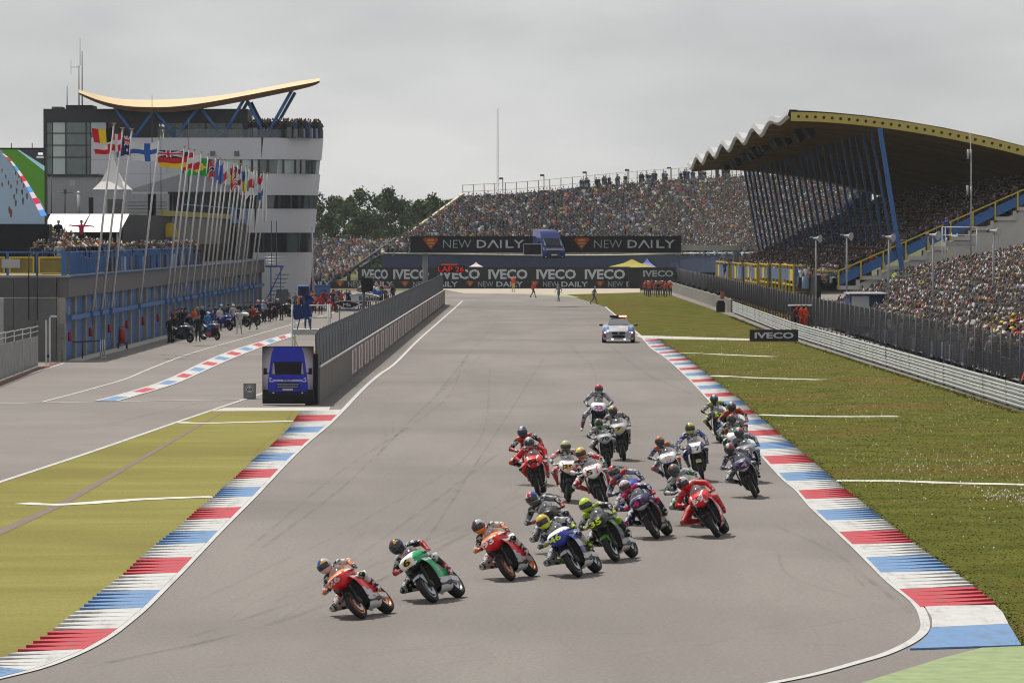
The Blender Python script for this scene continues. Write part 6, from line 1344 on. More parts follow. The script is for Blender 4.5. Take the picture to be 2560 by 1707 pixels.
for (u, v0, v1) in ((2419, 374, 398), (2426, 374, 398), (2418, 464, 488), (2427, 467, 490)): put(MB().tube([(WX(u, 317.9), 317.9, ZV(v1, 318)), (WX(u, 317.9), 317.9, ZV(v0, 318))], .07, 8).build('rod_antenna', M_WHITE), am)
for v in (404, 490): put(MB().bar((WX(2417, 318), 318, ZV(v, 318)), (WX(2432, 318), 318, ZV(v, 318)), .06).build('bracket', M_DSTEEL), am)
ss_ = grp('camera_tower', (WX(2395, 322), 322, 0), label='scaffold camera tower standing in the right-hand terrace crowd', cat='scaffold')
a0, a1 = WX(2352, 322), WX(2438, 322); zd, zr = ZV(606, 322), ZV(568, 322)
put(MB().box(a0 + .2, a1 - .1, 321, 323, zd - .28, zd).build('deck', mat('deck_alu', (.4, .4, .4))), ss_)
for x_ in (a0, a0 + .22, a1): put(MB().tube([(x_, 321, bank_z(x_)), (x_, 321, zr)], .04, 6).build('upright', M_STEEL), ss_)
for z in (zr, ZV(588, 322)): put(MB().tube([(a0, 321, z), (a1, 321, z)], .045, 6).build('guard_rail', mat('white_rail', (.6, .6, .6), .5)), ss_)
put(MB().tube([(a0 + .3, 320.9, zd - .4), (a0 + 1.4, 320.9, zd - 2.6)], .04, 6).build('brace', M_YEL), ss_); put(MB().tube([(a1 - .3, 320.9, zd - .4), (a1 - 1.3, 320.9, zd - 2.0)], .04, 6).build('brace', M_YEL), ss_)
for k in range(6): put(MB().bar((a1 - .8, 322.4, zd - .4 - k * .3), (a1 - .35, 322.4, zd - .4 - k * .3), .03).build('ladder_rung', M_STEEL), ss_)
person((a0 + .35, 321.8, zd), 'photo', 0, (.03, .06, .22), (.02, .03, .08), 'camera operator in blue on the scaffold tower in the terrace', cap=(.04, .06, .25))
sh = grp('marshal_shelter', (WX(2010, 303.5), 303.5, 0), label='small marshal shelter with a pale flat roof at the steel barrier', cat='shelter')
a0, a1 = WX(1973, 303.5), WX(2030, 303.5); zr = ZV(763, 303.5)
put(MB().box(a0, a1, 303.2, 305, zr - .06, zr + .03).build('roof', M_STEEL), sh); put(MB().box(a1 - .3, a1 - .2, 303.2, 304.9, 0, zr - .06).build('side_panel', cmat((.04, .09, .05), .5)), sh); put(MB().box(a0 + .2, a1 - .3, 304.8, 304.9, 0, zr - .06).build('back_panel', M_BAND), sh)
ib = grp('lettered_board', G(1935, 854), label='black board with silver lettering standing on the grass before the barrier', cat='billboard')
p = G(1935, 854); k = p.y / FPX; w_, h_ = 121 * k, 30 * k
put(MB().box(p.x - w_ / 2, p.x + w_ / 2, p.y, p.y + .4, .02, h_).build('panel', M_BAN), ib); put(text_on('lettering', 'IVECO', (p.x - w_ * .40, p.y - .01, h_ * .26), X, Z, M_LET, bold=.035, w=w_ * .81, h=h_ * .52), ib)
o = MB().box(WX(1791, 397), WX(1812, 397), 396.6, 397.6, 0, ZV(756, 397)).box(WX(1793, 397), WX(1810, 397), 396.55, 396.6, .2, 1.0).build('black_cabinet', M_BLK); tag(o, 'black cabinet at the end of the low concrete wall', 'cabinet')
o = MB().box(WX(1801, 399), WX(1811, 399), 399, 399.3, 1.1, ZV(729, 399)).box(WX(1802, 399), WX(1810, 399), 398.96, 399, 1.2, ZV(731, 399)).build('warning_board', cmat((.40, .18, .11), .6)); tag(o, 'upright brownish red board behind the low concrete wall', 'board')
for i in range(9):
    y = 540 - i * 14.5; y = y if y > 405 else 405 + i
    x_ = 19.15; o = MB(); o.tube([(x_ + .1, y, 1.28), (x_ + .1, y + .5, 1.28)], .20, 10).ball((x_ + .1, y, 1.30), .12); o = o.build('wall_lamp', M_BLK); tag(o, 'black lamp on top of the low concrete wall, %s from the far end' % ordn[i], 'lamp', 'lamps on the concrete wall')
bs = grp('blue_stall', (WX(2170, 296), 296, 0), label='blue stall with a white panel behind the mesh fence', cat='stall')
a0, a1 = WX(2125, 296), WX(2212, 296); zt = ZV(736, 296)
put(MB().box(a0, a1, 296, 300, .3, zt).build('body', cmat((.02, .04, .12), .6)), bs); put(MB().box(a0 - .1, a1 + .1, 295.6, 300.2, zt + .002, zt + .1).build('roof', M_WHITE), bs); put(MB().box(a0 + .1, a0 + 1.25, 295.95, 295.99, .8, zt - .1).build('white_panel', cmat((.40, .42, .42))), bs)
# ================================================================== racing motorcycles and riders
M_TYRE = mat('tyre_rubber', (.018, .018, .019), .75, var=.2, scale=6)
M_MECH = mat('dark_mechanics', (.03, .03, .032), .5, .3, var=.3, scale=9)
M_SILV = mat('bare_alloy', (.45, .45, .46), .35, .7, var=.15, scale=6)
M_CARB = mat('carbon_black', (.014, .014, .016), .35, var=.2, coat=.4)
M_SCREEN = mat('smoked_screen', (.10, .10, .11), .06, alpha=.62, var=0, coat=1.0)
M_VISOR = mat('dark_visor', (.012, .013, .016), .10, var=.1, coat=1.0)
def gloss(c): return mat('gloss_%d_%d_%d' % tuple(int(k * 999) for k in c), c, .34, var=.05, coat=.35)
SH = {}
def shared(name, fn):
    if name not in SH: SH[name] = fn()
    return SH[name]
def revolve(mb, prof, n=30, mi=0, smooth=True):
    rows = [[(r * math.cos(2 * math.pi * k / n), y, r * math.sin(2 * math.pi * k / n)) for k in range(n)] for y, r in prof]
    mb.grid(rows, mi, smooth, close=True); return mb
def tyre_mesh(Ro, w):
    prof = [(w * .33 * s_, r) for s_, r in ((-1, .212),)] ; h = Ro - .225
    prof = [(-w * .40, .208), (-w * .5, .208 + h * .35)] + [(w / 2 * math.sin(a), Ro - h * .62 * (1 - math.cos(a))) for a in [R(x) for x in range(-80, 81, 20)]] + [(w * .5, .208 + h * .35), (w * .40, .208)]
    return revolve(MB(), prof).mesh('tyre')
def rim_mesh(w):
    mb = revolve(MB(), [(-w * .42, .225), (-w * .42, .195), (-w * .30, .182), (w * .30, .182), (w * .42, .195), (w * .42, .225)], smooth=False)
    for k in range(5):
        a = 2 * math.pi * k / 5
        for d in (-.12, .12): mb.bar((.04 * math.cos(a), 0, .04 * math.sin(a)), (.19 * math.cos(a + d), 0, .19 * math.sin(a + d)), .03, .035, up=(0, 1, 0))
    mb.tube([(0, -w * .5, 0), (0, w * .5, 0)], .045, 12); return mb.mesh('rim')
def disc_mesh(off):
    mb = MB()
    for s in (-1, 1): revolve(mb, [(s * off, .08), (s * off, .155), (s * (off + .006), .155), (s * (off + .006), .08)], 24, smooth=False)
    return mb.mesh('brake_disc')
def loft(mb, secs, n=20, p=.82, mf=None, vee=0.0):
    rows = []
    for (x, zc, h, w) in secs:
        row = []
        for k in range(n):
            a = 2 * math.pi * k / n; c, s = math.cos(a), math.sin(a)
            row.append((x, w * math.copysign(abs(c) ** p, c) * (1 - vee * max(0, -s)), zc + h * math.copysign(abs(s) ** p, s) * (1 + .25 * vee * (s < 0))))
        rows.append(row)
    mb.grid(rows, close=True, mf=mf)
    return mb
NOSE = [(.850, .918, .062, .118), (.835, .914, .092, .158), (.79, .908, .120, .188), (.71, .910, .146, .212), (.61, .922, .165, .238), (.48, .930, .172, .252), (.34, .932, .165, .255), (.22, .92, .14, .25)]
def resec(S, m):
    o = []
    for a, b in zip(S, S[1:]):
        for k in range(m): o.append(tuple(a[i] + (b[i] - a[i]) * k / m for i in range(4)))
    return o + [S[-1]]
def side_rows():
    U_ = [(.215, .87), (.25, .80), (.262, .72), (.262, .64), (.255, .56), (.24, .48), (.215, .40), (.185, .32), (.145, .25), (.09, .20), (0, .175)]
    U_ = U_ + [(-y, z) for y, z in U_[-2::-1]]
    rows = []
    for j in range(13):
        s = j / 12; row = []
        for y, z in U_:
            xf, xr = .30 + .40 * (z - .3), -.42 + .62 * (z - .18)
            if z > .72: xf += (z - .72) * .6
            f = .90 + .10 * math.sin(math.pi * min(1, s * 1.25 + .12)); row.append((xf + (xr - xf) * s, y * f, z))
        rows.append(row)
    return rows
def inner_mesh():
    mb = MB(); mb.box(-.34, .30, -.17, .17, .26, .80); mb.box(.28, .34, -.20, .20, .36, .74); mb.box(-.5, -.2, -.12, .12, .45, .80)
    mb.tube([(-.28, -.15, .36), (-.20, .15, .36)], .12, 10); return mb.mesh('engine')
def fender_mesh():
    rows = []
    for k in range(13):
        a = R(48 + 78 * k / 12); rows.append([(.72 + (.318 + .012 * math.cos(t)) * math.cos(a), .075 * math.sin(t), .30 + (.318 + .012 * math.cos(t)) * math.sin(a)) for t in [R(x) for x in (-90, -45, 0, 45, 90)]])
    mb = MB(); mb.grid(rows)
    for s in (-1, 1): mb.add([(.72 + .32 * math.cos(R(60)), s * .076, .30 + .32 * math.sin(R(60))), (.72 + .32 * math.cos(R(105)), s * .076, .30 + .32 * math.sin(R(105))), (.66, s * .09, .40), (.74, s * .09, .38)], [(0, 1, 2, 3)])
    return mb.mesh('fender')
def fork_mesh():
    mb = MB(); mb.tube([(.50, 0, .92), (.615, 0, .60)], .028, 8); mb.tube([(.61, 0, .62), (.715, 0, .30)], .036, 8); mb.box(.60, .68, -.035, .035, .30, .42); return mb.mesh('fork_leg')
def swing_mesh():
    mb = MB()
    for s in (-1, 1): mb.bar((-.18, s * .10, .44), (-.74, s * .135, .32), .045, .11)
    mb.bar((-.30, -.12, .42), (-.30, .12, .42), .12); return mb.mesh('swingarm')
def exhaust_mesh():
    mb = MB(); mb.tube([(-.10, -.05, .20), (-.35, -.15, .24), (-.56, -.19, .30)], [.04, .045, .05], 10); mb.tube([(-.25, -.05, .75), (-.6, -.06, .86), (-.86, -.06, .92)], [.04, .045, .05], 8); return mb.mesh('exhaust')
def bar_mesh():
    mb = MB(); mb.tube([(.42, 0, .95), (.35, .17, .945)], .018, 8); mb.tube([(.36, .16, .945), (.30, .19, .94)], .02, 6); mb.tube([(.43, .04, .97), (.45, .15, .955)], .008, 5); return mb.mesh('handlebar')
def peg_mesh():
    mb = MB(); mb.tube([(-.30, .17, .42), (-.31, .27, .425)], .016, 6); mb.add([(-.38, .165, .36), (-.20, .165, .36), (-.18, .165, .52), (-.30, .165, .56)], [(0, 1, 2, 3)]); return mb.mesh('footpeg')
def child(name, me, m, parent, loc=None, mirror=False):
    o = bpy.data.objects.new(name, me); C.objects.link(o); o.parent = parent
    ms = m if isinstance(m, (list, tuple)) else [m]
    while len(me.materials) < len(ms): me.materials.append(ms[len(me.materials)])
    for i, x in enumerate(ms):
        if me.materials[i] is not x: o.material_slots[i].link = 'OBJECT'; o.material_slots[i].material = x
    if loc: o.location = loc
    if mirror: o.scale = (1, -1, 1)
    return o
def project(bvh, txt, org, ex, ey, dr, w, h, m, name, parent, bold=.03, shear=0.0, off=.006):
    v, f, asp = text_geo(txt, bold, 2, shear) if isinstance(txt, str) else txt
    org, ex, ey, dr = Vector(org), Vector(ex), Vector(ey), Vector(dr).normalized(); P = []
    for a, b in v:
        p = org + ex * ((a - .5) * w) + ey * ((b - .5) * h); hit = bvh.ray_cast(p, dr, 3)
        P.append(hit[0] - dr * off if hit[0] is not None else None)
    ok = [q for q in f if all(P[i] is not None for i in q)]
    if not ok: return None
    mb = MB(); mb.add([p if p is not None else (0, 0, .5) for p in P], ok); o = mb.build(name, m, None, recalc=False); o.parent = parent; return o
RECT = ([(i / 6, j / 3) for j in range(4) for i in range(7)], [(j * 7 + i, j * 7 + i + 1, j * 7 + i + 8, j * 7 + i + 7) for j in range(3) for i in range(6)], 2)
def motorcycle(M4, label, cols, nose_fn, side_fn, number, ncol, plate=None, rim=(.05, .05, .05), sidetxt=None, belly=None, nosetxt=None, tank=0, tail=0, fender=None, nw=.27, nh=.125, nz=.925, stand=False):
    root = empty('motorcycle'); root.matrix_world = M4
    tag(root, label, 'motorcycle', 'racing motorcycles')
    ms = [gloss(c) for c in cols]
    for nm, x, Ro, w in (('front_wheel', .72, .30, .12), ('rear_wheel', -.72, .318, .195)):
        wh = child(nm, shared('rim%s' % nm, lambda: rim_mesh(w)), mat('rim_%d_%d_%d' % tuple(int(k * 99) for k in rim), rim, .35, .3, coat=.3), root, (x, 0, Ro))
        child('tyre', shared('tyre%s' % nm, lambda: tyre_mesh(Ro, w)), M_TYRE, wh); child('brake_disc', shared('disc%s' % nm, lambda: disc_mesh(.062 if x > 0 else .05)), M_SILV, wh)
    # nose
    mb = MB(); S = resec(NOSE, 3); n = 28; loft(mb, S, n, .80, mf=lambda i, k, c: nose_fn(c), vee=.55); mb.f.append(tuple(range(n))); mb.sm.append(False); mb.m.append(nose_fn(Vector((.85, 0, .92)))); fa = mb.build('fairing', ms, None, recalc=True); fa.parent = root
    nb = BVHTree.FromPolygons([Vector(v) for v in mb.v], mb.f)
    mb = MB(); mb.add([(.845, -.055, .842), (.845, .055, .842), (.80, .04, .79), (.80, -.04, .79)], [(0, 1, 2, 3)]); o = mb.build('air_intake', M_CARB); o.parent = fa
    W_ = [(.675, 1.01, .03, .05), (.63, 1.02, .085, .12), (.55, 1.04, .135, .155), (.44, 1.06, .165, .165), (.33, 1.07, .175, .165)]
    rows = [[(x, w * math.cos(a), zc + h * math.sin(a)) for a in [math.pi * k / 12 for k in range(13)]] for x, zc, h, w in resec(W_, 2)]
    mb = MB(); mb.grid(rows); o = mb.build('windscreen', M_SCREEN, recalc=False); o.parent = fa
    # sides and belly
    mb = MB(); mb.grid(side_rows(), mf=lambda i, k, c: side_fn(c)); sd = mb.build('side_fairing', ms + [M_CARB]); sd.parent = root
    sb = BVHTree.FromPolygons([Vector(v) for v in mb.v], mb.f)
    child('engine', shared('engine', inner_mesh), M_MECH, root); child('front_fender', shared('fender', fender_mesh), gloss(fender) if fender else M_CARB, root)
    for s in (1, -1):
        child('fork_leg', shared('fork', fork_mesh), M_MECH, root, (0, s * .105, 0)); 
        o = child('handlebar', shared('bar', bar_mesh), M_MECH, root, (0, s * .17, 0), s < 0); child('footpeg', shared('peg', peg_mesh), M_SILV, root, None, s < 0)
    child('swingarm', shared('swing', swing_mesh), M_SILV, root); child('exhaust', shared('exh', exhaust_mesh), M_SILV, root)
    mb = MB(); loft(mb, resec([(.34, .93, .06, .12), (.22, .95, .09, .19), (.05, .95, .10, .205), (-.12, .90, .08, .17), (-.22, .86, .05, .13)], 2), 16, .85); o = mb.build('fuel_tank', ms[tank]); o.parent = root
    mb = MB(); loft(mb, resec([(-.12, .82, .03, .16), (-.34, .83, .045, .155), (-.46, .87, .075, .14), (-.62, .92, .08, .115), (-.80, .965, .055, .08), (-.93, .99, .015, .03)], 2), 14, .8); o = mb.build('tail_unit', ms[tail]); o.parent = root
    if plate: project(nb, RECT, (1.3, 0, nz), (0, 1, 0), (0, 0, 1), (-1, 0, 0), nw * 1.15, nh * 1.35, gloss(plate), 'number_plate', fa, off=.004)
    if number: project(nb, number, (1.3, 0, nz), (0, 1, 0), (0, 0, 1), (-1, 0, 0), nw, nh, gloss(ncol), 'race_number', fa, .03, off=.010)
    if nosetxt: project(nb, nosetxt[0], (1.1, 0, 1.5), (0, 1, 0), (.75, 0, .65) if 0 else (-.75, 0, .65), (-.65, 0, -.75), nosetxt[2], .055, gloss(nosetxt[1]), 'nose_lettering', fa, .02, off=.006)
    if sidetxt:
        for (t, c, x, z, w, h) in sidetxt: project(sb, t, (x, .9, z), (-1, 0, 0), (0, 0, 1), (0, -1, 0), w, h, gloss(c), 'side_lettering', sd, .02, off=.006)
    return root
# ---- riders
def rider_bones(h=1.0, s=0.0, legout=False):
    """h: how far off the right-hand side, s: how upright"""
    def L(a, b, t): return tuple(a[i] + (b[i] - a[i]) * t for i in range(3))
    pel = (-.34, -.17 * h, .94 + .02 * s); ch = L((-.02, -.17 * h, 1.20), (-.11, -.08 * h, 1.33), s); mid = L(pel, ch, .5); mid = (mid[0] - .05, mid[1], mid[2] + .05)
    nk = L((.10, -.18 * h, 1.315), (-.02, -.09 * h, 1.46), s); hd = (nk[0] + .095 - .03 * s, nk[1] - .02 * h, nk[2] + .085)
    sl, sr = (ch[0] + .05, ch[1] + .19, ch[2] + .05 + .04 * h), (ch[0] + .05, ch[1] - .19, ch[2] + .05 - .05 * h)
    hl, hr = (.33, .345, .95), (.33, -.345, .95)
    el = ((sl[0] + hl[0]) / 2 - .02, max(sl[1], (sl[1] + hl[1]) / 2) + .07, (sl[2] + hl[2]) / 2 + .05 - .10 * s)
    er = L(((sr[0] + hr[0]) / 2 - .02, -.46, (sr[2] + hr[2]) / 2), (.10, -.56, 1.02), h)
    if s > .5: er = (er[0], -.43, er[2] - .05); el = (el[0], .43, el[2] - .05)
    kl = (.08, .27, .80); kr = L((.08, -.27, .80), (.10, -.60, .66), h); fl, fr = (-.34, .25, .47), (-.34, -.26, .47)
    if legout: kr = (-.02, -.42, .62); fr = (-.02, -.50, .20)
    B = [(pel, .135, mid, .15, 0), (mid, .15, ch, .155, 0), (ch, .15, nk, .075, 0), (sl, .085, sr, .085, 4), (L(pel, ch, .72), .10, (mid[0] - .02, mid[1], mid[2] + .08), .10, 4)]
    for sh_, e, ha, hip, k, f, sg in ((sl, el, hl, (pel[0], pel[1] + .10, pel[2] - .03), kl, fl, 1), (sr, er, hr, (pel[0], pel[1] - .10, pel[2] - .03), kr, fr, -1)):
        B += [(sh_, .078, e, .062, 1), (e, .062, L(e, ha, .78), .045, 0), (L(e, ha, .76), .05, ha, .042, 2), (hip, .12, L(hip, k, .55), .105, 0), (L(hip, k, .55), .10, k, .08, 1), (k, .082, L(k, (k[0] + .03, k[1] + .02 * sg, k[2]), 1), .07, 4), (k, .075, L(k, f, .45), .066, 1), (L(k, f, .42), .068, f, .05, 3), (f, .05, (f[0] + .17, f[1] + .01 * sg, f[2] - .05), .038, 3)]
        for q in range(4):      # gloved fingers closed round the grip
            y = ha[1] + sg * (.035 - q * .022); B += [((ha[0] + .03, y, ha[2] + .02), .012, (ha[0] + .075 - .004 * q, y, ha[2] + .005), .011, 2), ((ha[0] + .075 - .004 * q, y, ha[2] + .005), .011, (ha[0] + .06, y, ha[2] - .035), .010, 2)]
        B += [((ha[0] + .0, ha[1] - sg * .045, ha[2]), .013, (ha[0] + .055, ha[1] - sg * .055, ha[2] - .015), .011, 2)]
    B.append((nk, .062, hd, .06, 5))
    return B, hd
RB = {}
def leather(c, c2):
    k = 'leather_%d_%d_%d_%d' % (*[int(q * 999) for q in c], int(sum(c2) * 999))
    if k in MATS: return MATS[k]
    m = mat(k, c, .42, var=.30, scale=13, bump=.4); n, l = m.node_tree.nodes, m.node_tree.links; p = n['Principled BSDF']
    src = p.inputs['Base Color'].links[0].from_socket; t = n.new('ShaderNodeTexCoord'); mp_ = n.new('ShaderNodeMapping'); mp_.inputs['Scale'].default_value = (9, 16, 22); v = n.new('ShaderNodeTexVoronoi'); v.distance = 'CHEBYCHEV'; v.inputs['Scale'].default_value = 1.0
    l.new(t.outputs['Object'], mp_.inputs[0]); l.new(mp_.outputs[0], v.inputs['Vector']); r = n.new('ShaderNodeValToRGB'); r.color_ramp.interpolation = 'CONSTANT'; r.color_ramp.elements[0].color = (0, 0, 0, 1); r.color_ramp.elements[1].position = .72; r.color_ramp.elements[1].color = (1, 1, 1, 1)
    sep = n.new('ShaderNodeSeparateColor'); l.new(v.outputs['Color'], sep.inputs[0]); l.new(sep.outputs[0], r.inputs[0]); x = n.new('ShaderNodeMixRGB'); l.new(r.outputs[0], x.inputs[0]); l.new(src, x.inputs[1])
    lum = sum(c) / 3; x.inputs[2].default_value = (*((.45, .45, .45) if lum < .12 else (.02, .02, .022) if lum > .3 else c2), 1); l.new(x.outputs[0], p.inputs['Base Color']); return m
def rider_mesh(h, s, legout=False):
    k = (h, s, legout)
    if k not in RB: B, hd = rider_bones(h, s, legout); RB[k] = (remesh_body('rider', B, .021, 2), hd)
    return RB[k]
def helmet_pts():
    rows = []
    nv, nu = 16, 28
    for i in range(nv + 1):
        th = math.pi * i / nv; row = []
        for k in range(nu):
            a = 2 * math.pi * k / nu; x, y, z = math.sin(th) * math.cos(a), math.sin(th) * math.sin(a), math.cos(th)
            X_, Y2, Z2 = x * .142, y * .122, z * .142
            if x > 0: X_ *= 1 + .16 * max(0, -z) - .06 * max(0, z)
            if x < 0: X_ *= 1.06
            Z2 = max(Z2, -.135 + .03 * abs(x)); row.append((X_, Y2 * (1 - .10 * max(0, -z)), Z2))
        rows.append(row)
    return rows
HP = helmet_pts()
def in_visor(c): return c.x > .045 and -.050 < c.z < .045
def helmet(parent, hd, rot, fn, cols):
    mb = MB(); mb.grid(HP, close=True, mf=lambda i, k, c: fn(c)); o = mb.build('helmet', [gloss(c) for c in cols], None, recalc=True); o.parent = parent; o.location = hd; o.rotation_euler = rot; o.scale = (1.13,) * 3
    mb = MB(); rows = []
    for j in range(7):
        z = -.052 + .10 * j / 6; row = []
        for k in range(15):
            a = R(-78 + 156 * k / 14); rr = math.sqrt(max(0, 1 - (z / .142) ** 2)); row.append((.150 * rr * math.cos(a) * (1 + .10 * max(0, -z / .142)), .127 * rr * math.sin(a), z + .012 * abs(math.sin(a))))
        rows.append(row)
    mb.grid(rows); v = mb.build('visor', M_VISOR, recalc=False); v.parent = o
    mb = MB(); mb.add([(-.10, -.05, .10), (-.10, .05, .10), (-.185, .035, .055), (-.185, -.035, .055), (-.12, .05, .05), (-.12, -.05, .05)], [(0, 1, 2, 3), (1, 4, 2), (0, 3, 5), (2, 4, 5, 3)]); w = mb.build('spoiler', [gloss(cols[0])]); w.parent = o
    return o
def rider(M4, label, h, s, suit, hel_fn, hel_cols, lean, legout=False, look=0.0):
    me, hd = rider_mesh(h, s, legout)
    o = bpy.data.objects.new('person', me); C.objects.link(o); o.matrix_world = M4
    while len(me.materials) < 6: me.materials.append(cmat((.1, .1, .1)))
    for i, c in enumerate(suit): o.material_slots[i].link = 'OBJECT'; o.material_slots[i].material = leather(c, suit[(i + 1) % 2 if i < 2 else 4])
    helmet(o, hd, (-lean * .30, R(4 - 12 * s), R(-14 * h) + look), hel_fn, hel_cols)
    return tag(o, label, 'person', 'motorcycle riders')
OR, RE, WHI, BLK2, SIL, NAV, BLU2, LIM, GRN, YEL, PNK, GRY = (.85, .21, .012), (.66, .010, .014), (.76, .76, .76), (.010, .010, .012), (.46, .465, .48), (.016, .020, .085), (.022, .045, .36), (.62, .80, .02), (.010, .33, .105), (.70, .52, .02), (.62, .015, .12), (.20, .205, .215)
def nose_rep(c): return 0 if c.z > 1.0 or (c.y < -.10 and c.z > .9) else 1 if c.z > .982 or (c.y < -.085 and c.z > .89) else 2
def side_rep(c): return 1 if c.z > .70 + (c.x) * .25 else 2 if c.z > .44 + c.x * .3 else 3
def solid(i): return lambda c: i
def split(i, j, z): return lambda c: i if c.z > z else j
def stripe(i, j, w0=.085, w1=.12): return lambda c: j if w0 + .25 * (c.z - .9) < abs(c.y) - .16 * (.8 - c.x) * 0 < w1 + .25 * (c.z - .9) else i
def hq(*spec):                            # helmet pattern from (test, index) pairs
    def fn(c):
        for t, i in spec:
            if t(c): return i
        return 0
    return fn
TOP = lambda c: c.z > .07; MIDS = lambda c: abs(c.y) < .035 and c.z > .03; LEFT = lambda c: c.y > .04 and c.z > .02; RIGHT = lambda c: c.y < -.04 and c.z > .02; CHIN = lambda c: c.z < -.05; RING = lambda c: .03 < c.z < .075; BACKS = lambda c: c.x < -.05
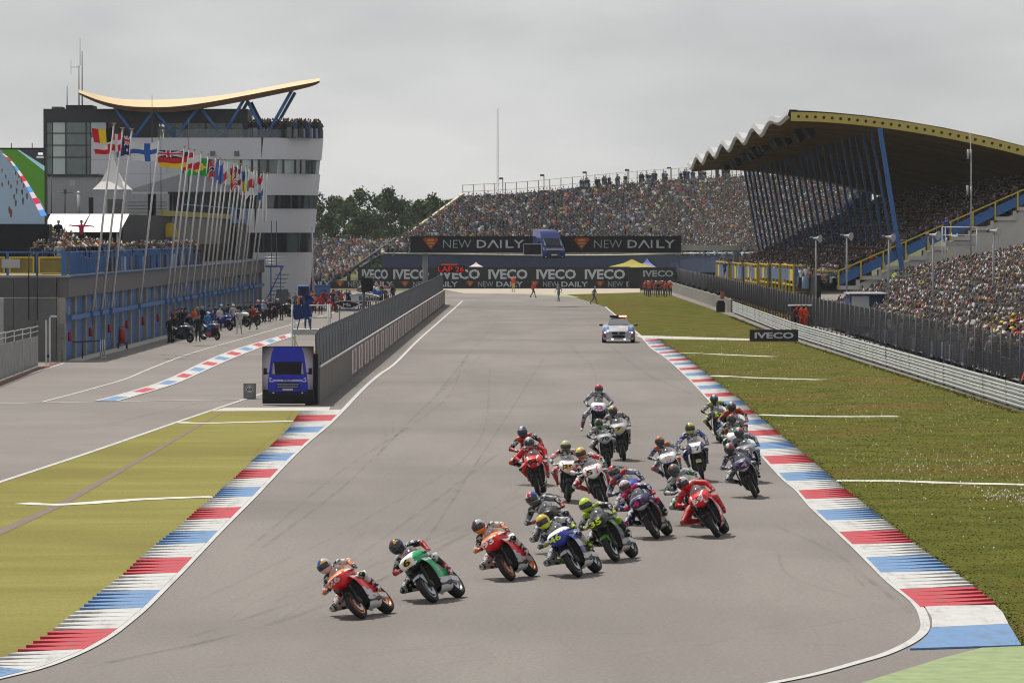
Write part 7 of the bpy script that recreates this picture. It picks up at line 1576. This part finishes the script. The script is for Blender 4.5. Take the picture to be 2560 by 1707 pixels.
# id: contact px, helmet px, yaw, hang, upright, bike spec, suit, helmet
def mk(contact, helm, yaw, h, s): return dict(contact=contact, helm=helm, yaw=yaw, h=h, s=s)
RACERS = [
 ('26', mk((912, 1547), (801, 1419), 19, 1, 0), dict(cols=[OR, WHI, RE, SIL, BLK2], nose_fn=nose_rep, side_fn=side_rep, number='26', ncol=SIL, rim=(.75, .16, .01), sidetxt=[('REPSOL', BLK2, .18, .775, .34, .085), ('HONDA', RE, -.02, .34, .2, .05)], nosetxt=('REPSOL', BLK2, .22), tank=0, tail=1), [(.55, .10, .015), (.50, .49, .47), BLK2, (.13, .01, .015), BLK2, BLK2], (hq((lambda c: .035 < c.y < .10 and .03 < c.z < .10 and c.x > 0, 2), (lambda c: abs(c.y) < .045 and c.z > .05, 1), (CHIN, 3)), [(.42, .44, .47), (.02, .07, .30), (.65, .35, .02), (.45, .45, .46)]), 'orange, white and red racing motorcycle number 26 leading the field', 'leading rider in orange and white leathers with a silver and blue helmet'),
 ('6', mk((1090, 1507), (982, 1370), 19, 1, 0), dict(cols=[WHI, GRN, SIL, YEL, BLK2], nose_fn=lambda c: 4 if c.z < .82 else 1 if c.y > .16 or c.x < .5 else 0, side_fn=lambda c: 0 if c.z > .77 and c.x > .1 else 1 if c.z > .36 else 2, number='6', ncol=BLK2, plate=YEL, nw=.15, nh=.14, sidetxt=[('LINEA', (.45, .55, .5), .12, .60, .34, .12)], tank=0, tail=2, fender=SIL, rim=(.30, .30, .30)), [(.46, .015, .02), BLK2, (.40, .03, .03), (.36, .012, .02), (.45, .45, .45), BLK2], (hq((lambda c: .04 < c.y < .09 and .04 < c.z < .10 and c.x > 0, 2), (MIDS, 1), (CHIN, 3)), [(.03, .03, .09), (.12, .015, .03), (.5, .35, .02), (.02, .02, .025)]), 'green and white racing motorcycle with yellow number 6 in second place', 'second rider in red and black leathers with a dark helmet'),
 ('93', mk((1283, 1452), (1191, 1319), 18, 1, 0), dict(cols=[OR, WHI, RE, SIL, BLK2], nose_fn=nose_rep, side_fn=side_rep, number='93', ncol=WHI, rim=(.75, .16, .01), sidetxt=[('REPSOL', BLK2, .18, .775, .34, .085), ('HONDA', RE, -.02, .34, .2, .05)], nosetxt=('REPSOL', BLK2, .22), tank=0, tail=1), [(.55, .10, .015), (.48, .47, .45), (.16, .012, .02), (.16, .012, .02), BLK2, BLK2], (hq((MIDS, 1), (LEFT, 2), (CHIN, 3)), [(.30, .02, .03), (.03, .03, .035), (.40, .40, .42), (.55, .22, .02)]), 'orange, white and red racing motorcycle number 93 in third place', 'third rider in orange and white leathers with a red and black helmet'),
 ('46', mk((1451, 1443), (1354, 1307), 16, 1, 0), dict(cols=[WHI, BLU2, SIL, NAV, BLK2], nose_fn=lambda c: 0 if c.z > .985 or (c.y < -.12 and c.z > .9) else 1, side_fn=lambda c: 1 if c.z > .72 else 2 if c.z > .56 else 3 if c.z > .42 else 2, number='46', ncol=LIM, sidetxt=[('ENEOS', WHI, .14, .62, .26, .09)], tank=1, tail=1, fender=SIL, nz=.915), [(.02, .022, .05), (.35, .36, .38), (.30, .42, .03), (.34, .46, .02), (.02, .02, .04), BLK2], (hq((RING, 1), (TOP, 2), (CHIN, 0)), [(.50, .60, .02), (.60, .32, .02), (.55, .45, .04)]), 'blue and white racing motorcycle with a lime number 46', 'rider in navy and white leathers with a yellow helmet and lime boots'),
 ('38', mk((1420, 1388), (1329, 1248), 10, 1, .1), dict(cols=[BLK2, GRN, GRY, LIM], nose_fn=solid(0), side_fn=split(0, 2, .4), number=None, ncol=WHI), [(.018, .018, .02), (.22, .22, .23), (.30, .05, .04), BLK2, (.04, .04, .045), BLK2], (hq((MIDS, 1), (LEFT, 3), (CHIN, 2)), [(.5, .5, .5), (.50, .02, .02), (.10, .10, .10), (.03, .06, .30)]), 'black racing motorcycle half hidden behind the blue and white one', 'rider in black leathers with a red, white and blue helmet'),
 ('35', mk((1544, 1405), (1462, 1265), 16, .9, 0), dict(cols=[BLK2, (.10, .30, .02), GRY, LIM, (.35, .34, .30)], nose_fn=lambda c: 1 if c.z < .80 and abs(c.y) > .1 else 0, side_fn=lambda c: 1 if .70 < c.z < .77 and c.x > .15 else 0 if c.z > .40 else 4, number='35', ncol=LIM, nosetxt=None, tank=0, tail=0, fender=(.06, .22, .02), sidetxt=[('MONSTER', (.12, .30, .03), .12, .60, .26, .05)]), [(.015, .015, .017), (.03, .03, .033), (.20, .30, .03), (.03, .03, .03), (.25, .36, .02), BLK2], (hq((TOP, 1), (CHIN, 1), (RING, 1)), [(.02, .02, .022), (.45, .62, .03)]), 'black and green racing motorcycle with a lime number 35', 'rider in black leathers with a lime green helmet'),
 ('99', mk((1622, 1312), (1535, 1181), 8, .9, .1), dict(cols=[BLU2, WHI, SIL], nose_fn=split(0, 1, .86), side_fn=split(1, 2, .5), number=None, ncol=WHI), [(.025, .028, .06), (.30, .31, .33), (.02, .02, .03), BLK2, (.40, .03, .03), BLK2], (hq((MIDS, 1), (CHIN, 2), (RING, 2)), [(.02, .02, .025), (.55, .02, .02), (.28, .28, .30)]), 'blue and white racing motorcycle half hidden behind the navy number 41', 'rider in dark leathers with a black helmet bearing a red spot'),
 ('41', mk((1646, 1348), (1563, 1218), 12, .95, 0), dict(cols=[NAV, SIL, BLK2, GRY], nose_fn=split(0, 1, .815), side_fn=split(2, 3, .42), number='41', ncol=(.62, .02, .09), nz=.915, nosetxt=('POWER ELECTRONICS', WHI, .26), tank=0, tail=1, sidetxt=[('ELECTRONICS', WHI, .15, .66, .30, .06)]), [(.022, .018, .085), (.022, .022, .08), (.42, .015, .09), BLK2, (.40, .015, .09), BLK2], (hq((MIDS, 1), (LEFT, 1), (RIGHT, 1), (CHIN, 0)), [(.55, .03, .08), (.55, .45, .48)]), 'navy racing motorcycle with a pink number 41', 'rider in navy leathers with pink gloves and a pink helmet'),
 ('19', mk((1762, 1316), (1687, 1177), 5, .8, .2), dict(cols=[WHI, GRN, SIL], nose_fn=split(0, 1, .88), side_fn=split(1, 0, .5), number=None, ncol=WHI), [(.40, .40, .40), (.02, .08, .03), (.05, .05, .05), BLK2, (.28, .28, .28), BLK2], (hq((MIDS, 1), (LEFT, 2)), [(.035, .05, .035), (.30, .12, .05), (.12, .14, .12)]), 'green and white racing motorcycle hidden behind the red number 69', 'rider in white and dark green leathers with a camouflage helmet'),
 ('69', mk((1798, 1344), (1708, 1210), 9, 1, 0), dict(cols=[RE, WHI, BLU2, BLK2], nose_fn=lambda c: 1 if .10 < abs(c.y) - (.85 - c.x) * .12 < .125 else 0, side_fn=lambda c: 1 if .40 < c.z < .62 and c.x < .28 else 0, number='69', ncol=WHI, tank=0, tail=0, sidetxt=[('TIM', (.02, .03, .12), .36, .74, .14, .06)]), [(.46, .012, .016), (.44, .015, .02), (.30, .02, .02), (.40, .01, .015), (.45, .10, .10), BLK2], (hq((MIDS, 2), (LEFT, 1), (RING, 1)), [(.48, .015, .02), (.50, .48, .48), (.10, .02, .03)]), 'bright red racing motorcycle number 69 on the outside of the group', 'rider in red leathers with a red and white helmet'),
 ('5', mk((1338, 1214), (1306, 1080), 3, .9, .3), dict(cols=[(.6, .06, .02), BLK2, GRY], nose_fn=solid(0), side_fn=split(0, 1, .5), number=None, ncol=WHI), [(.40, .03, .015), BLK2, BLK2, BLK2, (.42, .06, .02), BLK2], (hq((MIDS, 1), (RING, 2)), [(.04, .05, .10), (.40, .42, .46), (.22, .24, .30)]), 'orange and black racing motorcycle hidden behind the red number 04', 'leftmost rider in orange and black leathers with a dark blue helmet'),
 ('04', mk((1347, 1241), (1323, 1107), 5, .35, .1), dict(cols=[RE, WHI, BLU2, BLK2], nose_fn=lambda c: 1 if .10 < abs(c.y) - (.85 - c.x) * .12 < .125 else 0, side_fn=lambda c: 1 if .35 < c.z < .50 else 0, number='04', ncol=BLK2, tank=0, tail=0), [(.46, .012, .016), (.44, .015, .02), (.35, .34, .34), (.35, .02, .02), (.42, .30, .30), BLK2], (hq((MIDS, 1), (TOP, 2), (CHIN, 2)), [(.05, .05, .055), (.5, .5, .5), (.28, .28, .30)]), 'red racing motorcycle number 04 on the left of the group', 'rider in red leathers with a black and white helmet'),
 ('29', mk((1421, 1257), (1415, 1116), 0, .3, .1), dict(cols=[WHI, RE, SIL, BLK2], nose_fn=lambda c: 1 if .11 < abs(c.y) - (.88 - c.x) * .14 < .135 else 0, side_fn=split(0, 1, .50), number='29', ncol=BLK2, plate=YEL, nosetxt=('PRAMAC', RE, .18)), [(.50, .49, .48), (.42, .02, .03), (.45, .44, .44), (.42, .03, .03), BLK2, BLK2], (hq((TOP, 2), (RING, 0), (CHIN, 1)), [(.50, .52, .03), (.04, .04, .04), (.42, .44, .30)]), 'white and red racing motorcycle with a yellow 29 plate', 'rider in white and red leathers with a yellow and black helmet'),
 ('51', mk((1509, 1270), (1453, 1134), 3, .8, .05), dict(cols=[WHI, RE, SIL, BLK2], nose_fn=lambda c: 1 if .11 < abs(c.y) - (.88 - c.x) * .14 < .135 else 0, side_fn=split(0, 1, .50), number='51', ncol=BLK2, nosetxt=('PRAMAC', RE, .18)), [(.50, .49, .48), (.42, .02, .03), BLK2, (.42, .03, .03), (.03, .03, .035), BLK2], (hq((TOP, 1), (LEFT, 2), (CHIN, 2)), [(.60, .42, .03), (.55, .45, .10), (.50, .05, .02)]), 'white and red racing motorcycle with a black number 51', 'rider in white and red leathers with a yellow and red helmet'),
 ('70', mk((1523, 1168), (1498, 1058), 0, .55, .1), dict(cols=[(.34, .345, .36), BLK2, GRY], nose_fn=solid(0), side_fn=split(1, 2, .5), number='70', ncol=BLK2, tank=1, tail=1), [(.016, .016, .018), (.025, .025, .028), (.20, .20, .20), BLK2, (.30, .30, .30), BLK2], (hq((LEFT, 1), (RIGHT, 2), (CHIN, 2)), [(.03, .03, .03), (.40, .08, .02), (.03, .32, .06)]), 'plain silver racing motorcycle number 70', 'rider in black leathers with a green and orange helmet'),
 ('7', mk((1561, 1152), (1533, 1027), 0, .35, .25), dict(cols=[(.42, .42, .43), BLK2, GRY], nose_fn=solid(0), side_fn=split(1, 2, .5), number='7', ncol=BLK2, plate=(.50, .42, .03), nw=.16, nh=.09, tank=1, tail=1), [(.018, .018, .02), (.03, .03, .033), (.22, .22, .22), BLK2, (.26, .26, .26), BLK2], (hq((MIDS, 1), (LEFT, 2), (RIGHT, 3)), [(.03, .03, .03), (.45, .45, .45), (.50, .06, .03), (.45, .45, .04)]), 'silver racing motorcycle with a small yellow plate behind number 70', 'rider in black leathers with a yellow, white and red helmet'),
 ('22', mk((1494, 1092), (1498, 973), 0, 0, .55), dict(cols=[WHI, BLU2, SIL], nose_fn=split(0, 1, .82), side_fn=split(2, 1, .4), number='22', ncol=(.55, .03, .30)), [(.05, .06, .13), (.28, .28, .30), (.03, .03, .03), (.22, .05, .05), (.30, .30, .31), BLK2], (hq((TOP, 1), (RING, 2)), [(.20, .20, .21), (.55, .03, .05), (.40, .03, .05)]), 'white and blue racing motorcycle with a magenta number 22 at the back', 'last rider in the middle, in grey and navy leathers with one leg hanging out'),
 ('8', mk((1690, 1226), (1651, 1104), 2, .6, .1), dict(cols=[WHI, BLU2, OR], nose_fn=split(0, 1, .81), side_fn=split(0, 1, .6), number='8', ncol=WHI, plate=(.60, .13, .02), nw=.12, nh=.11, nosetxt=('AVINTIA', NAV, .22)), [(.035, .04, .09), (.20, .21, .23), (.25, .25, .26), BLK2, (.40, .09, .03), BLK2], (hq((TOP, 1), (LEFT, 2), (CHIN, 0)), [(.035, .035, .04), (.40, .13, .03), (.42, .42, .42)]), 'white and blue racing motorcycle with an orange 8 plate', 'rider in navy and orange leathers with an orange and white helmet'),
 ('17', mk((1757, 1204), (1727, 1071), 0, .2, .4), dict(cols=[WHI, NAV, SIL, YEL], nose_fn=lambda c: 0 if abs(c.y) < .13 + (.8 - c.x) * .1 and c.z > .80 else 1, side_fn=split(1, 2, .45), number='17', ncol=(.05, .035, .05), fender=(.45, .40, .20), tank=1), [(.33, .33, .34), (.025, .04, .20), (.04, .04, .04), (.16, .16, .17), (.03, .03, .04), BLK2], (hq((LEFT, 1), (MIDS, 2), (CHIN, 2)), [(.05, .05, .05), (.55, .45, .05), (.40, .42, .10)]), 'white and navy racing motorcycle number 17', 'upright rider in white and blue leathers with a yellow and black helmet'),
 ('52', mk((1803, 1108), (1787, 998), 0, .5, .1), dict(cols=[BLK2, (.08, .16, .30), GRY], nose_fn=solid(0), side_fn=split(0, 1, .35), number='52', ncol=LIM, fender=(.04, .14, .30)), [(.016, .016, .018), (.02, .02, .022), (.30, .34, .05), BLK2, (.30, .38, .04), BLK2], (hq((MIDS, 1), (LEFT, 2), (CHIN, 0)), [(.03, .035, .05), (.42, .43, .44), (.06, .14, .30)]), 'black racing motorcycle with a lime number 52', 'rider in black and lime leathers with a blue and white helmet'),
 ('9', mk((1857, 1140), (1831, 1017), 0, .1, .3), dict(cols=[RE, BLK2, OR], nose_fn=split(1, 0, .9), side_fn=split(1, 2, .5), number=None, ncol=WHI), [(.03, .03, .03), (.30, .04, .02), (.25, .04, .02), BLK2, (.40, .05, .02), BLK2], (hq((MIDS, 1), (LEFT, 2), (RIGHT, 3)), [(.03, .03, .03), (.40, .40, .40), (.48, .02, .03), (.02, .22, .05)]), 'red and black racing motorcycle nearest the right kerb', 'rider in black and red leathers with a green and red helmet by the kerb'),
 ('71', mk((1848, 1172), (1832, 1048), 0, .1, .3), dict(cols=[WHI, GRN, SIL, RE], nose_fn=split(0, 3, .86), side_fn=split(1, 2, .5), number=None, ncol=WHI), [(.30, .30, .30), (.04, .045, .045), (.05, .05, .05), BLK2, (.05, .07, .05), BLK2], (hq((TOP, 1), (LEFT, 2)), [(.05, .03, .03), (.30, .03, .04), (.30, .30, .30)]), 'white and green racing motorcycle in the right-hand cluster', 'rider in grey and black leathers with a dark red helmet'),
 ('68', mk((1890, 1207), (1850, 1082), 2, .4, .15), dict(cols=[GRY, (.05, .16, .28), BLK2], nose_fn=solid(0), side_fn=split(0, 1, .6), number=None, ncol=WHI), [(.32, .32, .33), (.04, .13, .22), BLK2, BLK2, (.20, .22, .24), BLK2], (hq((MIDS, 1), (LEFT, 2), (RIGHT, 3)), [(.06, .05, .05), (.45, .45, .45), (.48, .02, .03), (.02, .24, .08)]), 'dark grey racing motorcycle behind the navy number 14', 'rider in white and blue leathers with a red, white and green helmet'),
 ('14', mk((1891, 1245), (1826, 1123), 4, .8, .05), dict(cols=[NAV, SIL, BLK2, WHI], nose_fn=split(0, 1, .815), side_fn=split(2, 1, .42), number='14', ncol=(.50, .25, .32), nz=.915, nosetxt=('POWER ELECTRONICS', WHI, .26), tank=3, tail=1), [(.03, .032, .07), (.26, .27, .29), (.20, .20, .22), BLK2, (.03, .03, .05), BLK2], (hq((MIDS, 1), (LEFT, 2), (CHIN, 0)), [(.04, .035, .035), (.48, .48, .48), (.42, .02, .03)]), 'navy racing motorcycle with a pale number 14', 'rider in navy and white leathers with a white and red helmet'),
]
def place(contact, yaw, lean, s=1.0):
    p = G(*contact); th = -(math.pi / 2 + R(yaw)); f = Vector((math.cos(th), math.sin(th), 0))
    c = p - f * .72 * s; return Matrix.Translation((c.x, c.y, .012 + .03 * (1 - math.cos(lean)))) @ Matrix.Rotation(th, 4, 'Z') @ Matrix.Rotation(lean, 4, 'X') @ Matrix.Scale(s, 4)
for (num, d, bike, suit, (hf, hc), blab, rlab) in RACERS:
    cu, cv = d['contact']; hu, hv = d['helm']; B, hd = rider_bones(d['h'], d['s'])
    s_px = (cv - VH) / HC; yw = R(d['yaw'])
    lat = (cu - hu) / s_px + (.72 - hd[0]) * math.sin(yw); up = (cv - hv) / s_px - (.72 - hd[0]) * math.cos(yw) * HC / (FPX / s_px)
    lean = math.atan2(lat, up) - math.atan2(-hd[1], hd[2]); ratio = math.hypot(lat, up) / math.hypot(hd[1], hd[2])
    s = min(1.06, max(.88, ratio)); lean = max(-.1, lean)
    print('RACER', num, 'lean', round(math.degrees(lean), 1), 'ratio', round(ratio, 2))
    M4 = place(d['contact'], d['yaw'], lean, s)
    motorcycle(M4, blab, **bike)
    rider(M4, rlab, d['h'], d['s'], suit, hf, hc, lean, legout=(num == '22'))
# parked spare machines in the pit lane
PB = [((475, 857), 55, [(.05, .055, .07), BLK2, LIM], LIM, 'first', 'black racing motorcycle with a lime plate parked nearest in the pit lane'), ((543, 851), 40, [(.05, .10, .22), (.42, .02, .03), (.5, .5, .5)], RE, 'x', 'blue and red racing motorcycle parked second in the pit lane'), ((575, 827), 50, [BLU2, WHI, GRY], WHI, 'x', 'blue and white racing motorcycle parked third in the pit lane'), ((617, 818), 45, [WHI, (.15, .45, .05), OR], GRN, 'x', 'white, green and orange racing motorcycle parked in the pit row'), ((645, 814), 45, [BLK2, (.5, .08, .02), GRY], OR, 'x', 'black and orange racing motorcycle parked in the pit row'), ((679, 798), 45, [RE, WHI, GRY], WHI, 'x', 'red racing motorcycle parked in the pit row'), ((726, 793), 60, [BLK2, GRY, LIM], LIM, 'x', 'black racing motorcycle parked last in the pit row')]
for c, yw, cols, nc, _, lab in PB:
    M4 = place(c, -yw, 0, 1.0)
    mo = motorcycle(M4, lab, [cols[0], cols[1], cols[2]], split(0, 1, .86), split(0, 1, .45), '1' if 'lime plate' in lab else None, nc); mo['group'] = 'motorcycles parked in the pit lane'
    mb = MB(); mb.bar((-.72, -.2, .3), (-.95, -.2, .02), .03).bar((-.72, .2, .3), (-.95, .2, .02), .03).bar((-.95, -.25, .03), (-.95, .25, .03), .04); o = mb.build('paddock_stand', M_DSTEEL); o.parent = mo
# ================================================================== safety car
cp = G(1548, 857); car = empty('safety_car', (cp.x, cp.y + 2.2, 0), (0, 0, R(-1)))
tag(car, 'silver and blue safety car with red flashing roof lights on the straight', 'car'); car.scale = (1.07,) * 3
CB = gloss((.36, .375, .40)); CBL = gloss((.03, .07, .26)); CRD = gloss((.35, .02, .03))
def sect(y, pts): return [(x, y, z) for x, z in pts]
def mir(P): return P + [(-x, z) for x, z in P[-2::-1]] if P[-1][0] == 0 else P + [(-x, z) for x, z in P[::-1]]
secs = [(-2.42, [(.60, .22), (.72, .30), (.74, .48), (.70, .60), (.50, .66), (0, .68)]), (-2.30, [(.80, .18), (.88, .32), (.88, .52), (.80, .68), (.55, .75), (0, .77)]), (-1.9, [(.86, .17), (.94, .35), (.94, .60), (.86, .78), (.55, .86), (0, .89)]), (-1.2, [(.88, .17), (.95, .35), (.95, .66), (.88, .86), (.55, .95), (0, .98)]), (-.75, [(.88, .17), (.95, .35), (.95, .68), (.89, .92), (.60, 1.0), (0, 1.02)]), (.2, [(.88, .17), (.95, .35), (.95, .70), (.90, .95), (.6, 1.0), (0, 1.0)]), (1.6, [(.88, .18), (.95, .36), (.96, .72), (.90, .98), (.6, 1.04), (0, 1.05)]), (2.4, [(.80, .25), (.88, .40), (.88, .72), (.80, .95), (.5, 1.0), (0, 1.0)])]
mb = MB(); mb.grid([sect(y, mir(p)) for y, p in secs], mf=lambda i, k, c: 1 if c.y < -1.3 and abs(c.x) > .45 and .55 < c.z < .93 else 2 if c.y < -1.9 and abs(c.x) > .5 and .40 < c.z <= .55 else 0)
mb.add([(x, -2.425, z) for x, z in mir(secs[0][1])], [tuple(range(11))], 0)
o = mb.build('body', [CB, CBL, CRD]); o.parent = car
roof = [(-.72, .72, 1.0), (-.15, .62, 1.32), (.25, .58, 1.40), (1.0, .56, 1.36), (1.75, .70, 1.03)]
mb = MB(); mb.grid([[(-w, y, 1.0), (-w * .96, y, (1.0 + z) / 2 + .02), (-w * .8, y, z), (0, y, z + .03), (w * .8, y, z), (w * .96, y, (1 + z) / 2 + .02), (w, y, 1.0)] for y, w, z in roof]); o = mb.build('cabin', CB); o.parent = car
mb = MB(); mb.add([(-.66, -.70, 1.035), (.66, -.70, 1.035), (.50, -.16, 1.335), (-.50, -.16, 1.335)], [(0, 1, 2, 3)]); o = mb.build('windscreen', mat('car_glass', (.10, .105, .12), .05, coat=1)); o.parent = car; o.location = (0, -.03, .02)
def cbx(nm, P, m): o = MB().box(*P).build(nm, m); o.parent = car; return o
for s in (-1, 1):
    mb = MB(); mb.box(s * .22 - .17, s * .22 + .17, -2.47, -2.40, .52, .64); o = mb.build('grille', M_BLK); o.parent = car
    o = cbx('headlight', (s * .70 - .16, s * .70 + .16, -2.36, -2.24, .54, .68), M_BLK)
    for dx in (-.07, .07):
        e = MB().tube([(s * .70 + dx, -2.365, .61), (s * .70 + dx, -2.385, .61)], .06, 12).build('lamp', mat('headlamp_on', (1, .98, .95), .3, emit=2.0, var=0)); e.parent = o
    cbx('fog_lamp', (s * .36 - .06, s * .36 + .06, -2.45, -2.42, .19, .26), MATS['headlamp_on']); cbx('air_duct', (s * .66 - .15, s * .66 + .15, -2.40, -2.33, .33, .44), M_BLK)
    mb = MB(); mb.ball((s * 1.03, -.55, 1.02), (.12, .07, .07)); mb.bar((s * .88, -.55, .98), (s * 1.0, -.55, 1.0), .04); o = mb.build('mirror', M_CARB); o.parent = car
    for y in (-1.5, 1.45):
        o = MB().tube([(s * .72, y, .33), (s * .96, y, .33)], .335, 18).build('wheel', M_TYRE); o.parent = car
        r_ = MB().tube([(s * .955, y, .33), (s * .965, y, .33)], .22, 14).build('rim', M_SILV); r_.parent = o
cbx('lower_grille', (-.36, .36, -2.46, -2.41, .30, .44), M_BLK); cbx('splitter', (-.62, .62, -2.48, -2.3, .13, .17), mat('splitter_white', (.5, .5, .5), .5)); cbx('number_plate', (-.26, .26, -2.475, -2.45, .455, .50), M_BAND)
lb_ = cbx('light_bar', (-.52, -.02, -.05, .25, 1.45, 1.56), M_BLK); lr = cbx('light_bar', (.0, .52, -.05, .25, 1.45, 1.58), mat('red_lens', (.5, .01, .005), .3, emit=.7, var=0))
for k in range(4):
    e = MB().ball((.10 + k * .11, -.06, 1.52), .045).build('lamp', mat('amber_flash', (1, .55, .25), .3, emit=4, var=0)); e.parent = lr
cbx('roof_panel', (-.46, .46, -.06, .9, 1.43, 1.448), M_BLK)

# things that look alike get their place in the row added to the label
from collections import defaultdict
same = defaultdict(list)
for o in bpy.data.objects:
    if o.get('category') and o.parent is None and o.get('group', '').startswith('spectators'): same[o['label']].append(o)
for o in bpy.data.objects:
    if o.name.split('.')[0] in ('race_number', 'nose_lettering', 'side_lettering', 'lettering'): o['kind'] = 'stuff'
for lab, L in same.items():
    if len(L) > 1:
        for i, o in enumerate(sorted(L, key=lambda q: q.location.y)): o['label'] = lab + ', ' + ('nearest of these' if i == 0 else nth(i) + ' nearest')
bpy.data.scenes.remove(TMP)
# ================================================================== thin summer haze
mb = MB(); mb.box(-75, 75, -3, 1010, -1.0, 36.0); o = mb.build('haze', mat('unused', (.8, .8, .8))); o.data.materials.clear(); tag(o, kind='stuff')
m = bpy.data.materials.new('haze_air'); m.use_nodes = True; m.node_tree.nodes.clear()
vo = m.node_tree.nodes.new('ShaderNodeVolumePrincipled'); vo.inputs['Density'].default_value = .000065; vo.inputs['Color'].default_value = (.86, .90, .96, 1); vo.inputs['Anisotropy'].default_value = .1
oo = m.node_tree.nodes.new('ShaderNodeOutputMaterial'); m.node_tree.links.new(vo.outputs[0], oo.inputs['Volume']); o.data.materials.append(m)
